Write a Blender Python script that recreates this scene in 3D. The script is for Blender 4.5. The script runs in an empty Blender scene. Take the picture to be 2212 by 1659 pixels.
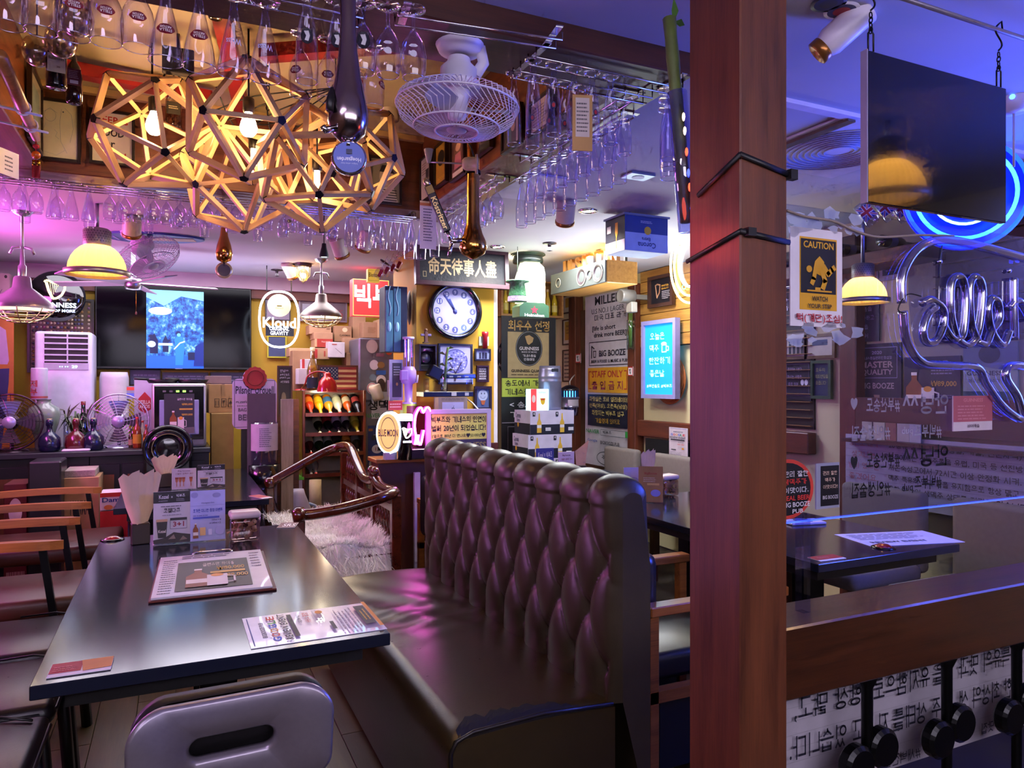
import bpy,bmesh,math,random
from mathutils import Vector,Matrix
random.seed(7)
SC=bpy.context.scene
COL=SC.collection
R=math.radians
PI=math.pi

# ------------------------------------------------------------------ camera
F=1560.0; CU,CV=1106.0,829.5; YAW=R(24.96); CAMH=1.40
cam=bpy.data.cameras.new('camera'); camo=bpy.data.objects.new('camera',cam); COL.objects.link(camo)
cam.sensor_width=36; cam.lens=36*F/2212; cam.clip_start=.05; cam.clip_end=60
camo.location=(0,0,CAMH); camo.rotation_euler=(R(90),0,-YAW)
SC.camera=camo
# ------------------------------------------------------------------ world, exposure
W=bpy.data.worlds.new('world'); SC.world=W; W.use_nodes=True
W.node_tree.nodes['Background'].inputs[0].default_value=(.30,.22,.62,1)
W.node_tree.nodes['Background'].inputs[1].default_value=.3
vs=SC.view_settings
vs.view_transform='Standard'; vs.look='None'; vs.exposure=1.22; vs.gamma=1.0; vs.use_curve_mapping=False
SC.cycles.use_denoising=True; SC.cycles.adaptive_threshold=.07; SC.cycles.adaptive_min_samples=12; SC.cycles.use_light_tree=False
SC.cycles.max_bounces=6; SC.cycles.diffuse_bounces=3; SC.cycles.glossy_bounces=2
SC.cycles.transparent_max_bounces=20; SC.cycles.sample_clamp_indirect=4; SC.cycles.caustics_reflective=False
SC.cycles.caustics_refractive=False
def light(kind,name,loc,col,power,size=.2,rot=(0,0,0),sizey=None,spot=None):
    l=bpy.data.lights.new(name,kind); o=bpy.data.objects.new(name,l); COL.objects.link(o)
    l.color=col; l.energy=power; o.location=loc; o.rotation_euler=rot
    if kind=='AREA':
        l.size=size
        if sizey: l.shape='RECTANGLE'; l.size_y=sizey
    else:
        l.shadow_soft_size=size
        if spot: l.spot_size=spot; l.spot_blend=.8
    return o
# added soft fill panels behind the photographer; out of view: pink sign on the left, blue signs on the right
light('AREA','soft_fill_behind_a',(.5,-1.2,2.06),(.86,.78,1),24,3.2,(R(78),0,0),.6)
light('AREA','soft_fill_behind_b',(-.6,.4,2.36),(.84,.66,1),8,.9,(R(10),R(-10),0),.4)
light('AREA','pink_sign_left',(-1.42,5.2,1.95),(1,.16,.80),16,.9,(R(90),0,R(-90)),.5)
light('AREA','pink_sign_left_near',(-1.42,3.0,1.2),(.85,.30,1),8,.8,(R(90),0,R(-90)),.4)
light('AREA','blue_sign_right',(3.45,1.3,1.75),(.05,.10,1),30,.7,(R(90),0,R(90)),.7)
light('AREA','blue_bar_right',(3.7,.5,2.37),(.10,.14,1),16,1.0,(0,R(-25),0),.3)
light('AREA','cool_fill_right',(2.7,4.6,2.37),(.90,.95,1),36,1.4,(0,0,0),.3)  # fill added for the right rear zone, no fitting hangs here
light('AREA','cool_fill_back',(.3,6.3,2.37),(.92,.88,1),24,2.6,(0,0,0),.9)  # fill added under the far ceiling to brighten the back zone
light('AREA','upward_fill_back',(.1,6.35,1.75),(.72,.60,1),4,1.6,(R(180),0,0),.2)  # unseen panel facing up, added to lift the far ceiling
light('AREA','upward_fill_right',(2.9,4.2,1.6),(.85,.92,1),9,.8,(R(180),0,0),.4)  # added panel facing up to brighten the ceiling on the right

# ------------------------------------------------------------------ projection helpers: where a sight line meets a real plane
_f=Vector((math.sin(YAW),math.cos(YAW),0)); _r=Vector((math.cos(YAW),-math.sin(YAW),0)); _u=Vector((0,0,1))
_c=Vector((0,0,CAMH))
def at(u,v,X=None,Y=None,Z=None):
    d=_f+_r*((u-CU)/F)+_u*((CV-v)/F)
    t=X/d.x if X is not None else(Y/d.y if Y is not None else(Z-CAMH)/d.z)
    return _c+d*t
def RY(u0,v0,u1,v1,Y):
    vm=(v0+v1)/2; a=at(u0,vm,Y=Y); b=at(u1,vm,Y=Y); um=(u0+u1)/2
    t=at(um,v0,Y=Y).z; l=at(um,v1,Y=Y).z
    return((a.x+b.x)/2,Y,(t+l)/2,abs(b.x-a.x),t-l)
def RX(u0,v0,u1,v1,X):
    vm=(v0+v1)/2; a=at(u0,vm,X=X); b=at(u1,vm,X=X); um=(u0+u1)/2
    t=at(um,v0,X=X).z; l=at(um,v1,X=X).z
    return(X,(a.y+b.y)/2,(t+l)/2,abs(b.y-a.y),t-l)

# ------------------------------------------------------------------ materials
def lin(h):
    h=h.lstrip('#'); c=[int(h[i:i+2],16)/255 for i in(0,2,4)]
    return tuple(x/12.92 if x<=.04045 else((x+.055)/1.055)**2.4 for x in c)+(1,)
_mc={}
def _new(name):
    mt=bpy.data.materials.new(name); mt.use_nodes=True; nt=mt.node_tree
    return mt,nt,nt.nodes['Principled BSDF'],nt.links
def _noise(nt,scale,detail=4,stretch=None,rough=.5):
    tc=nt.nodes.new('ShaderNodeTexCoord'); mp=nt.nodes.new('ShaderNodeMapping'); no=nt.nodes.new('ShaderNodeTexNoise')
    nt.links.new(tc.outputs['Object'],mp.inputs[0]); nt.links.new(mp.outputs[0],no.inputs['Vector'])
    if stretch: mp.inputs['Scale'].default_value=stretch
    no.inputs['Scale'].default_value=scale; no.inputs['Detail'].default_value=detail; no.inputs['Roughness'].default_value=rough
    return no
def _ramp(nt,stops):
    r=nt.nodes.new('ShaderNodeValToRGB'); e=r.color_ramp.elements
    while len(e)<len(stops): e.new(.5)
    for x,(p,c)in zip(e,stops): x.position=p; x.color=c
    return r
def _bump(nt,src,bsdf,s,d=.01):
    b=nt.nodes.new('ShaderNodeBump'); b.inputs['Strength'].default_value=s; b.inputs['Distance'].default_value=d
    nt.links.new(src,b.inputs['Height']); nt.links.new(b.outputs[0],bsdf.inputs['Normal'])
def m(hx,r=.5,me=0,e=0,cl=0,v=.08,s=14,b=0,ec=None,a=1):
    """plain painted / plastic / paper / metal surface with a faint procedural mottling"""
    if isinstance(hx,bpy.types.Material): return hx
    if hx.startswith('*'):
        q,hx=hx[1:].split('#'); e=float(q); hx='#'+hx
    k=(hx,r,me,e,cl,v,s,b,a)
    if k in _mc: return _mc[k]
    mt,nt,bs,L=_new('surface_'+hx[1:])
    c=lin(hx)
    if v and not e:
        no=_noise(nt,s); lo=tuple(x*(1-v)for x in c[:3])+(1,); hi=tuple(min(1,x*(1+v))for x in c[:3])+(1,)
        rp=_ramp(nt,[(.3,lo),(.7,hi)]); L.new(no.outputs[0],rp.inputs[0]); L.new(rp.outputs[0],bs.inputs['Base Color'])
        if b: _bump(nt,no.outputs[0],bs,b)
    else: bs.inputs['Base Color'].default_value=c
    bs.inputs['Roughness'].default_value=r; bs.inputs['Metallic'].default_value=me; bs.inputs['Coat Weight'].default_value=cl
    if e:
        bs.inputs['Emission Color'].default_value=c; bs.inputs['Emission Strength'].default_value=e
        if e<15: mt.cycles.emission_sampling='NONE'
    if a<1: bs.inputs['Alpha'].default_value=a
    _mc[k]=mt; return mt
def wood(h1,h2,ax='x',r=.4,s=1,cl=.0,b=.15,k2=None):
    k=('w',h1,h2,ax,r,s,cl,b)
    if k in _mc: return _mc[k]
    mt,nt,bs,L=_new('wood_'+h1[1:])
    st={'x': (1.2,14,14),'y': (14,1.2,14),'z': (14,14,1.2)}[ax]
    n1=_noise(nt,2.2*s,6,st,.65); n2=_noise(nt,9*s,3,tuple(x if x<2 else x*3 for x in st),.6)
    mx=nt.nodes.new('ShaderNodeMath'); mx.operation='MULTIPLY_ADD'; mx.inputs[1].default_value=.35
    L.new(n2.outputs[0],mx.inputs[0]); L.new(n1.outputs[0],mx.inputs[2])
    a=lin(h1); d=lin(h2); mid=tuple((x+y)/2 for x,y in zip(a,d))
    rp=_ramp(nt,[(.45,d),(.62,mid),(.85,a)]); L.new(mx.outputs[0],rp.inputs[0]); L.new(rp.outputs[0],bs.inputs['Base Color'])
    bs.inputs['Roughness'].default_value=r; bs.inputs['Coat Weight'].default_value=cl; bs.inputs['Coat Roughness'].default_value=.15
    if b: _bump(nt,mx.outputs[0],bs,b,.003)
    _mc[k]=mt; return mt
def glassm(tint='#ffffff',base=.06,edge=.75,key='g',rough=.02):
    k=('gl',tint,base,edge,rough)
    if k in _mc: return _mc[k]
    mt=bpy.data.materials.new('thin_glass'); mt.use_nodes=True; nt=mt.node_tree; L=nt.links
    nt.nodes.remove(nt.nodes['Principled BSDF']); out=nt.nodes['Material Output']
    tr=nt.nodes.new('ShaderNodeBsdfTransparent'); gl=nt.nodes.new('ShaderNodeBsdfGlossy'); mx=nt.nodes.new('ShaderNodeMixShader')
    lw=nt.nodes.new('ShaderNodeLayerWeight'); pw=nt.nodes.new('ShaderNodeMath'); pw.operation='POWER'; pw.inputs[1].default_value=2.2
    mr=nt.nodes.new('ShaderNodeMapRange'); mr.inputs['To Min'].default_value=base; mr.inputs['To Max'].default_value=edge
    lw.inputs[0].default_value=.5
    L.new(lw.outputs['Facing'],pw.inputs[0]); L.new(pw.outputs[0],mr.inputs[0]); L.new(mr.outputs[0],mx.inputs[0])
    tr.inputs[0].default_value=lin(tint); gl.inputs['Roughness'].default_value=rough; gl.inputs[0].default_value=(.95,.95,1,1)
    L.new(tr.outputs[0],mx.inputs[1]); L.new(gl.outputs[0],mx.inputs[2]); L.new(mx.outputs[0],out.inputs[0])
    _mc[k]=mt; return mt
def leather(h,r=.32,worn=None,s=60,wthr=.62):
    k=('le',h,r,worn,s,wthr)
    if k in _mc: return _mc[k]
    mt,nt,bs,L=_new('leather_'+h[1:])
    n1=_noise(nt,s*2.2,5); n2=_noise(nt,3,6,None,.7); c=lin(h)
    rp=_ramp(nt,[(.3,tuple(x*.75 for x in c[:3])+(1,)),(.7,tuple(min(1,x*1.2)for x in c[:3])+(1,))])
    L.new(n2.outputs[0],rp.inputs[0]); bs.inputs['Roughness'].default_value=r
    if worn:
        n3=_noise(nt,22,8,None,.75); th=_ramp(nt,[(wthr,(0,0,0,1)),(wthr+.015,(1,1,1,1))]); L.new(n3.outputs[0],th.inputs[0])
        mx=nt.nodes.new('ShaderNodeMix'); mx.data_type='RGBA'; L.new(th.outputs[0],mx.inputs['Factor'])
        L.new(rp.outputs[0],mx.inputs['A']); mx.inputs['B'].default_value=lin(worn); L.new(mx.outputs['Result'],bs.inputs['Base Color'])
        rr=nt.nodes.new('ShaderNodeMapRange'); rr.inputs['To Min'].default_value=r; rr.inputs['To Max'].default_value=.85
        L.new(th.outputs[0],rr.inputs[0]); L.new(rr.outputs[0],bs.inputs['Roughness'])
    else: L.new(rp.outputs[0],bs.inputs['Base Color'])
    _bump(nt,n1.outputs[0],bs,.12,.002)
    _mc[k]=mt; return mt
CHROME=m('#d8d8dc',.12,1,v=.02); STEEL=m('#b4b4ba',.3,1,v=.05,s=60); BLK=m('#0c0c0e',.45); BLKM=m('#101012',.35,.6)
GLASS=glassm(); WHITE=m('#e8e6e4',.45); CARD=m('#a9825c',.85,b=.05)
def trans(hx):
    k=('tr',hx)
    if k in _mc: return _mc[k]
    mt=bpy.data.materials.new('ribbed_glass'); mt.use_nodes=True; nt=mt.node_tree; L=nt.links; nt.nodes.remove(nt.nodes['Principled BSDF'])
    a=nt.nodes.new('ShaderNodeBsdfTranslucent'); b=nt.nodes.new('ShaderNodeBsdfDiffuse'); x=nt.nodes.new('ShaderNodeMixShader'); x.inputs[0].default_value=.3
    no=_noise(nt,3,2); rp=_ramp(nt,[(.3,tuple(q*.9 for q in lin(hx)[:3])+(1,)),(.7,lin(hx))]); L.new(no.outputs[0],rp.inputs[0]); L.new(rp.outputs[0],a.inputs[0]); L.new(rp.outputs[0],b.inputs[0])
    L.new(a.outputs[0],x.inputs[1]); L.new(b.outputs[0],x.inputs[2]); L.new(x.outputs[0],nt.nodes['Material Output'].inputs[0]); _mc[k]=mt; return mt
MAHOG=wood('#5c2c16','#2c1208','x',.35); GOLD=m('#c9922e',.22,1)

# ------------------------------------------------------------------ mesh builder
_tc={}
_tcurve=bpy.data.curves.new('type','FONT'); _tobj=bpy.data.objects.new('type',_tcurve)
# stroke shapes of the Korean letters in a unit box (y down); 'o' stands for a ring
_J={'ㄱ': '0,0 1,0 1,1','ㄴ': '0,0 0,1 1,1','ㄷ': '1,0 0,0 0,1 1,1','ㄹ': '0,0 1,0 1,.5 0,.5 0,1 1,1','ㅁ': '0,0 1,0 1,1 0,1 0,0','ㅂ': '0,0 0,1 1,1 1,0|0,.5 1,.5','ㅅ': '.5,0 .42,.4 0,1|.5,.3 1,1','ㅇ': 'o.5,.5,.5',
      'ㅈ': '0,0 1,0|.55,0 .42,.5 0,1|.48,.4 1,1','ㅊ': '.5,-.05 .5,.2|0,.25 1,.25|.55,.25 .4,.6 0,1|.48,.5 1,1','ㅋ': '0,0 1,0 1,1|0,.5 1,.5','ㅌ': '1,0 0,0 0,1 1,1|0,.5 1,.5','ㅍ': '0,0 1,0|0,1 1,1|.3,0 .3,1|.7,0 .7,1','ㅎ': '.3,-.05 .7,-.05|0,.2 1,.2|o.5,.68,.34'}
_CH='ㄱ ㄱㄱ ㄴ ㄷ ㄷㄷ ㄹ ㅁ ㅂ ㅂㅂ ㅅ ㅅㅅ ㅇ ㅈ ㅈㅈ ㅊ ㅋ ㅌ ㅍ ㅎ'.split()
_JO=' |ㄱ|ㄱㄱ|ㄱㅅ|ㄴ|ㄴㅈ|ㄴㅎ|ㄷ|ㄹ|ㄹㄱ|ㄹㅁ|ㄹㅂ|ㄹㅅ|ㄹㅌ|ㄹㅍ|ㄹㅎ|ㅁ|ㅂ|ㅂㅅ|ㅅ|ㅅㅅ|ㅇ|ㅈ|ㅊ|ㅋ|ㅌ|ㅍ|ㅎ'.split('|')
_VV={0: '.3,0 .3,1|.3,.45 1,.45',1: '.1,0 .1,1|.75,0 .75,1|.1,.45 .75,.45',2: '.3,0 .3,1|.3,.33 1,.33|.3,.6 1,.6',3: '.1,0 .1,1|.75,0 .75,1|.1,.33 .75,.33|.1,.6 .75,.6',4: '.7,0 .7,1|0,.45 .7,.45',5: '.4,0 .4,1|.9,0 .9,1|-.1,.45 .4,.45',6: '.7,0 .7,1|0,.33 .7,.33|0,.6 .7,.6',7: '.4,0 .4,1|.9,0 .9,1|-.1,.33 .4,.33|-.1,.6 .4,.6',20: '.6,0 .6,1'}
_HV={8: '0,1 1,1|.5,.2 .5,1',12: '0,1 1,1|.33,.2 .33,1|.67,.2 .67,1',13: '0,.3 1,.3|.5,.3 .5,1.1',17: '0,.3 1,.3|.33,.3 .33,1.1|.67,.3 .67,1.1',18: '0,.6 1,.6'}
_MV={9: (8,0),10: (8,1),11: (8,20),14: (13,4),15: (13,5),16: (13,20),19: (18,20)}
def _strokes(ch):
    k=ord(ch)-0xAC00; ci,vi,ti=k//588,k%588//28,k%28; out=[]
    def put(code,x0,y0,x1,y1):
        for st in code.split('|'):
            if st[0]=='o':
                cx,cy,r_=map(float,st[1:].split(',')); out.append([(x0+(cx+r_*math.cos(i*PI/7))*(x1-x0),y0+(cy+r_*math.sin(i*PI/7))*(y1-y0))for i in range(15)])
            else: out.append([(x0+float(a)*(x1-x0),y0+float(b)*(y1-y0))for a,b in(q.split(',')for q in st.split())])
    def cons(cs,x0,y0,x1,y1):
        n=len(cs)
        for i,c in enumerate(cs): w=(x1-x0-.08*(n-1))/n; put(_J[c],x0+i*(w+.08),y0,x0+i*(w+.08)+w,y1)
    f=ti>0; C=_CH[ci]
    if vi in _VV: cons(C,.05,.08,.56,.5 if f else .88); put(_VV[vi],.66,0,1,.58 if f else 1)
    elif vi in _HV: cons(C,.2,.03,.8,.3 if f else .46); put(_HV[vi],.02,.34 if f else .5,.98,.56 if f else .88)
    else:
        a,b=_MV[vi]; cons(C,.08,.05,.55,.27 if f else .42); put(_HV[a],0,.3 if f else .46,.64,.52 if f else .8); put(_VV[b],.7,0,1.02,.58 if f else 1)
    if f: cons(_JO[ti],.2,.7,.92,1)
    return out
def _raw(s,bold):
    c=_tcurve; c.body=s; c.size=1; c.offset=.014*bold; c.resolution_u=2; c.fill_mode='FRONT'
    me=bpy.data.meshes.new_from_object(_tobj)
    v=[tuple(p.co)for p in me.vertices]; fs=[tuple(p.vertices)for p in me.polygons if len(p.vertices)>2]
    bpy.data.meshes.remove(me); return v,fs
def glyphs(s,bold=0):
    k=(s,bold)
    if k not in _tc:
        hang=any(0xAC00<=ord(c)<=0xD7A3 for c in s); vs_,fs=[],[]
        if not hang: vs_,fs=_raw(s,bold); vs_=[(p[0],p[1])for p in vs_]
        else:
            x=0; i=0; t=.045+.02*bold
            while i<len(s):
                if 0xAC00<=ord(s[i])<=0xD7A3:
                    for P in _strokes(s[i]):
                        for j,(a,b)in enumerate(zip(P,P[1:])):
                            dx,dy=b[0]-a[0],b[1]-a[1]; l=math.hypot(dx,dy)or 1; ex,ey=dx/l*t*(.4 if len(P)>9 else .98),dy/l*t*(.4 if len(P)>9 else .98); nx,ny=-dy/l*t,dx/l*t; o=len(vs_)
                            vs_+=[(x+q[0],1-q[1])for q in((a[0]-ex-nx,a[1]-ey-ny),(b[0]+ex-nx,b[1]+ey-ny),(b[0]+ex+nx,b[1]+ey+ny),(a[0]-ex+nx,a[1]-ey+ny))]; fs.append((o+3,o+2,o+1,o))
                    x+=1.17; i+=1
                elif s[i]==' ': x+=.45; i+=1
                else:
                    j=i
                    while j<len(s)and not(0xAC00<=ord(s[j])<=0xD7A3)and s[j]!=' ': j+=1
                    v,f=_raw(s[i:j],bold); o=len(vs_)
                    if v: x0=min(p[0]for p in v); vs_+=[(x+(p[0]-x0)*1.3,.04+p[1]*1.3)for p in v]; fs+=[tuple(q+o for q in g)for g in f]; x=max(p[0]for p in vs_[o:])+.17
                    i=j
        if len(vs_)<3: vs_=[(0,0),(1,0),(1,1)]; fs=[]
        x0=min(v[0]for v in vs_); x1=max(v[0]for v in vs_); y0=min(v[1]for v in vs_); y1=max(v[1]for v in vs_)
        _tc[k]=([((v[0]-x0)/(x1-x0)-.5,(v[1]-y0)/(y1-y0)-.5)for v in vs_],fs)
    return _tc[k]
class MB:
    def __init__(s): s.v=[]; s.f=[]; s.mi=[]; s.sm=[]; s.mats=[]
    def add(s,vs_,fs,mat=None,sm=False,mx=None):
        o=len(s.v)
        s.v+=[tuple(mx@Vector(p))for p in vs_]if mx is not None else[tuple(p)for p in vs_]
        if mat is None: k=0
        else:
            mat=m(mat)if isinstance(mat,str)else mat
            if mat not in s.mats: s.mats.append(mat)
            k=s.mats.index(mat)
        for f in fs: s.f.append(tuple(i+o for i in f)); s.mi.append(k); s.sm.append(sm)
        return s
    def box(s,x0,x1,y0,y1,z0,z1,mat=None,bev=0,mx=None,seg=1):
        if x0>x1: x0,x1=x1,x0
        if y0>y1: y0,y1=y1,y0
        if z0>z1: z0,z1=z1,z0
        V=[(x0,y0,z0),(x1,y0,z0),(x1,y1,z0),(x0,y1,z0),(x0,y0,z1),(x1,y0,z1),(x1,y1,z1),(x0,y1,z1)]
        Q=[(0,3,2,1),(4,5,6,7),(0,1,5,4),(1,2,6,5),(2,3,7,6),(3,0,4,7)]
        if bev:
            bm=bmesh.new(); vv=[bm.verts.new(p)for p in V]
            for q in Q: bm.faces.new([vv[i]for i in q])
            bev=min(bev,.49*min(x1-x0,y1-y0,z1-z0))
            bmesh.ops.bevel(bm,geom=bm.edges[:],offset=bev,segments=seg,profile=.5,affect='EDGES')
            bm.verts.index_update(); V=[tuple(p.co)for p in bm.verts]; Q=[tuple(p.index for p in f.verts)for f in bm.faces]; bm.free()
        return s.add(V,Q,mat,seg>1,mx)
    def lathe(s,prof,n=20,mat=None,mx=None,sm=True,c=(0,0,0),a0=0,a1=2*PI):
        full=abs(a1-a0-2*PI)<1e-6; k=n if full else n+1; V=[]; Q=[]
        for r_,z in prof:
            for i in range(k):
                a=a0+(a1-a0)*i/n; V.append((c[0]+r_*math.cos(a),c[1]+r_*math.sin(a),c[2]+z))
        for j in range(len(prof)-1):
            for i in range(n):
                i2=(i+1)%k; Q.append((j*k+i,j*k+i2,(j+1)*k+i2,(j+1)*k+i))
        return s.add(V,Q,mat,sm,mx)
    def disc(s,r,z=0,n=20,mat=None,mx=None,c=(0,0,0),ry=None):
        ry=r if ry is None else ry
        return s.add([(c[0]+r*math.cos(2*PI*i/n),c[1]+ry*math.sin(2*PI*i/n),c[2]+z)for i in range(n)],[tuple(range(n))],mat,False,mx)
    def tube(s,pts,r,n=8,mat=None,closed=False,mx=None,cap=True,ry=None):
        P=[Vector(p)for p in pts]; k=len(P); V=[]; Q=[]
        rs=r if isinstance(r,(list,tuple))else[r]*k
        t0=(P[1]-P[0]).normalized(); nn=t0.orthogonal().normalized()
        if abs(t0.z)<.95: nn=(Vector((0,0,1))-t0*t0.z).normalized()
        for i,p in enumerate(P):
            a=P[(i-1)%k]if(i or closed)else p; b=P[(i+1)%k]if(i<k-1 or closed)else p
            t=(b-a).normalized()if(b-a).length>1e-9 else t0
            nn=nn-t*nn.dot(t); nn=nn.normalized()if nn.length>1e-6 else t.orthogonal().normalized(); bb=t.cross(nn)
            for j in range(n):
                an=2*PI*j/n+PI/n; V.append(p+nn*math.cos(an)*(ry if ry else rs[i])+bb*math.sin(an)*rs[i])
        for i in range(k if closed else k-1):
            i2=(i+1)%k
            for j in range(n):
                j2=(j+1)%n; Q.append((i*n+j,i*n+j2,i2*n+j2,i2*n+j))
        if cap and not closed: Q+=[tuple(range(n))[::-1],tuple(range((k-1)*n,k*n))]
        return s.add(V,Q,mat,n>4,mx)
    def cyl(s,p0,p1,r0,r1=None,n=12,mat=None,mx=None):
        return s.tube([p0,p1],[r0,r0 if r1 is None else r1],n,mat,mx=mx)
    def prism(s,poly,y0,y1,mat=None,mx=None):
        """polygon in local x-z, pulled along y"""
        k=len(poly); V=[(x,y0,z)for x,z in poly]+[(x,y1,z)for x,z in poly]
        Q=[tuple(range(k)),tuple(range(2*k-1,k-1,-1))]+[(i,i+k,(i+1)%k+k,(i+1)%k)for i in range(k)]
        return s.add(V,Q,mat,False,mx)
    def sph(s,c,r,n=12,mat=None,sc=(1,1,1),mx=None):
        h=max(4,n//2); pr=[(max(1e-4,r*math.sin(PI*j/h))*1.0,-r*math.cos(PI*j/h))for j in range(h+1)]
        M2=Matrix.Translation(c)@Matrix.Diagonal((*sc,1));
        return s.lathe(pr,n,mat,(mx@M2)if mx is not None else M2)
    def text(s,t,cx,cz,w,h,y=0,mat=None,bold=0,mx=None,th=0):
        """lettering in the local x-z plane facing -y, fitted to w x h (negative w: seen from behind)"""
        g,fs=glyphs(t,bold); k=len(g)
        V=[(cx+x*w,y,cz+z*h)for x,z in g]
        s.add(V,fs,mat,False,mx)
        if th:
            ed={}
            for f in fs:
                for a,b in zip(f,f[1:]+f[:1]): ed[(a,b)]=1
            rim=[e for e in ed if(e[1],e[0])not in ed]
            V2=V+[(p[0],y+th,p[2])for p in V]; s.add(V2,[(a,b,b+k,a+k)for a,b in rim],mat,False,mx)
        return s
    def build(s,name,parent=None,mat=None,loc=None,rz=0,smooth_mod=None):
        me=bpy.data.meshes.new(name); me.from_pydata(s.v,[],s.f)
        if s.mats or mat is not None:
            for q in(s.mats or[m(mat)if isinstance(mat,str)else mat]): me.materials.append(q)
        if s.f:
            me.polygons.foreach_set('material_index',s.mi); me.polygons.foreach_set('use_smooth',s.sm)
        me.update()
        o=bpy.data.objects.new(name,me); COL.objects.link(o)
        if parent is not None: o.parent=parent
        if loc is not None: o.location=loc
        if rz: o.rotation_euler=(0,0,rz)
        return o
def tag(o,label=None,cat=None,group=None,kind=None):
    if label: o['label']=label
    if cat: o['category']=cat
    if group: o['group']=group
    if kind: o['kind']=kind
    return o
def T(name,label,cat,loc=(0,0,0),rz=0,group=None,rx=0,ry=0):
    o=bpy.data.objects.new(name,None); COL.objects.link(o); o.location=loc; o.rotation_euler=(rx,ry,rz); o.empty_display_size=.05
    return tag(o,label,cat,group)
def dup(root,loc,rz=None,label=None,rot=None):
    r_=root.copy(); COL.objects.link(r_); r_.location=loc
    if rz is not None: r_.rotation_euler=(0,0,rz)
    if rot is not None: r_.rotation_euler=rot
    if label: r_['label']=label
    for ch in[x for x in KIDS.get(root.name,[])]:
        c=ch.copy(); COL.objects.link(c); c.parent=r_
        for g in KIDS.get(ch.name,[]):
            d=g.copy(); COL.objects.link(d); d.parent=c
    return r_
KIDS={}
def kids(root):
    """remember the parts of a thing so that it can be copied"""
    for o in bpy.data.objects:
        if o.parent is not None: KIDS.setdefault(o.parent.name,[])
        if o.parent is not None and o not in KIDS[o.parent.name]: KIDS[o.parent.name].append(o)
    return root
def struct(name,mb,mat=None,parent=None,label=None):
    o=mb.build(name,parent,mat)
    if parent is None: o['kind']='structure'
    if label: o['label']=label
    return o
ORD='first second third fourth fifth sixth seventh eighth ninth tenth eleventh twelfth thirteenth fourteenth fifteenth sixteenth seventeenth eighteenth nineteenth twentieth'.split()
ORD+=['twenty-'+x for x in ORD[:9]]+['thirtieth']+['thirty-'+x for x in ORD[:9]]
def printed(mb,items,w,h,y,st=.0007):
    """flat print on a board: fractions of its width and height measured from the top left corner"""
    for i,it in enumerate(items):
        k=it[0]; yy=y-st*(i+1)
        X=lambda q: (q-.5)*w
        Z=lambda q: (.5-q)*h
        if k=='t': mb.text(it[1],X(it[2]),Z(it[3]),it[4]*w,it[5]*h,yy,m(it[6]),it[7]if len(it)>7 else 1)
        elif k=='r':
            a,b,c,d=X(it[1]-it[3]/2),X(it[1]+it[3]/2),Z(it[2]+it[4]/2),Z(it[2]-it[4]/2)
            mb.add([(a,yy,c),(b,yy,c),(b,yy,d),(a,yy,d)],[(0,1,2,3)],m(it[5]))
        elif k=='e':
            n=28; mb.add([(X(it[1])+it[3]*w*math.cos(2*PI*j/n),yy,Z(it[2])+it[4]*h*math.sin(2*PI*j/n))for j in range(n)],[tuple(range(n))],m(it[5]))
        elif k=='o':  # ring
            n=32; V=[]
            for j in range(n):
                c_,s_=math.cos(2*PI*j/n),math.sin(2*PI*j/n)
                V+=[(X(it[1])+it[3]*w*c_,yy,Z(it[2])+it[4]*h*s_),(X(it[1])+(it[3]-it[5])*w*c_,yy,Z(it[2])+(it[4]*h-it[5]*w)*s_)]
            mb.add(V,[(2*j,(2*j+2)%(2*n),(2*j+3)%(2*n),2*j+1)for j in range(n)],m(it[6]))
        elif k=='p': mb.add([(X(a),yy,Z(b))for a,b in it[1]],[tuple(range(len(it[1])))],m(it[2]))
        elif k=='l':
            P=[Vector((X(a),Z(b)))for a,b in it[1]]; t=it[2]*w/2
            for a,b in zip(P,P[1:]):
                d=(b-a); nrm=Vector((-d.y,d.x)).normalized()*t if d.length else Vector((0,t)); d=d.normalized()*t*.5 if d.length else d
                mb.add([(q.x,yy,q.y)for q in(a-d-nrm,b+d-nrm,b+d+nrm,a-d+nrm)],[(0,1,2,3)],m(it[3]))
        elif k=='f':  # frame line
            x0,y0,x1,y1,t=it[1:6]; tz=t*w/h
            for a,b,c,d in((x0,y0,x1,y0+tz),(x0,y1-tz,x1,y1),(x0,y0,x0+t,y1),(x1-t,y0,x1,y1)):
                mb.add([(X(a),yy,Z(d)),(X(c),yy,Z(d)),(X(c),yy,Z(b)),(X(a),yy,Z(b))],[(0,1,2,3)],m(it[6]))
        elif k=='lines':  # lines of small print
            x0,y0,x1,y1,n,hx=it[1:7]; rr=random.Random(n*17+int(x0*99)); tz=(y1-y0)/n*.38
            for j in range(n):
                zc=y0+(y1-y0)*(j+.5)/n; q=x0; e_=x1-rr.random()*(x1-x0)*.25
                while q<e_:
                    q2=min(e_,q+(x1-x0)*rr.uniform(.06,.2))
                    mb.add([(X(q),yy,Z(zc+tz/2)),(X(q2),yy,Z(zc+tz/2)),(X(q2),yy,Z(zc-tz/2)),(X(q),yy,Z(zc-tz/2))],[(0,1,2,3)],m(hx)); q=q2+(x1-x0)*.025
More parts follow.
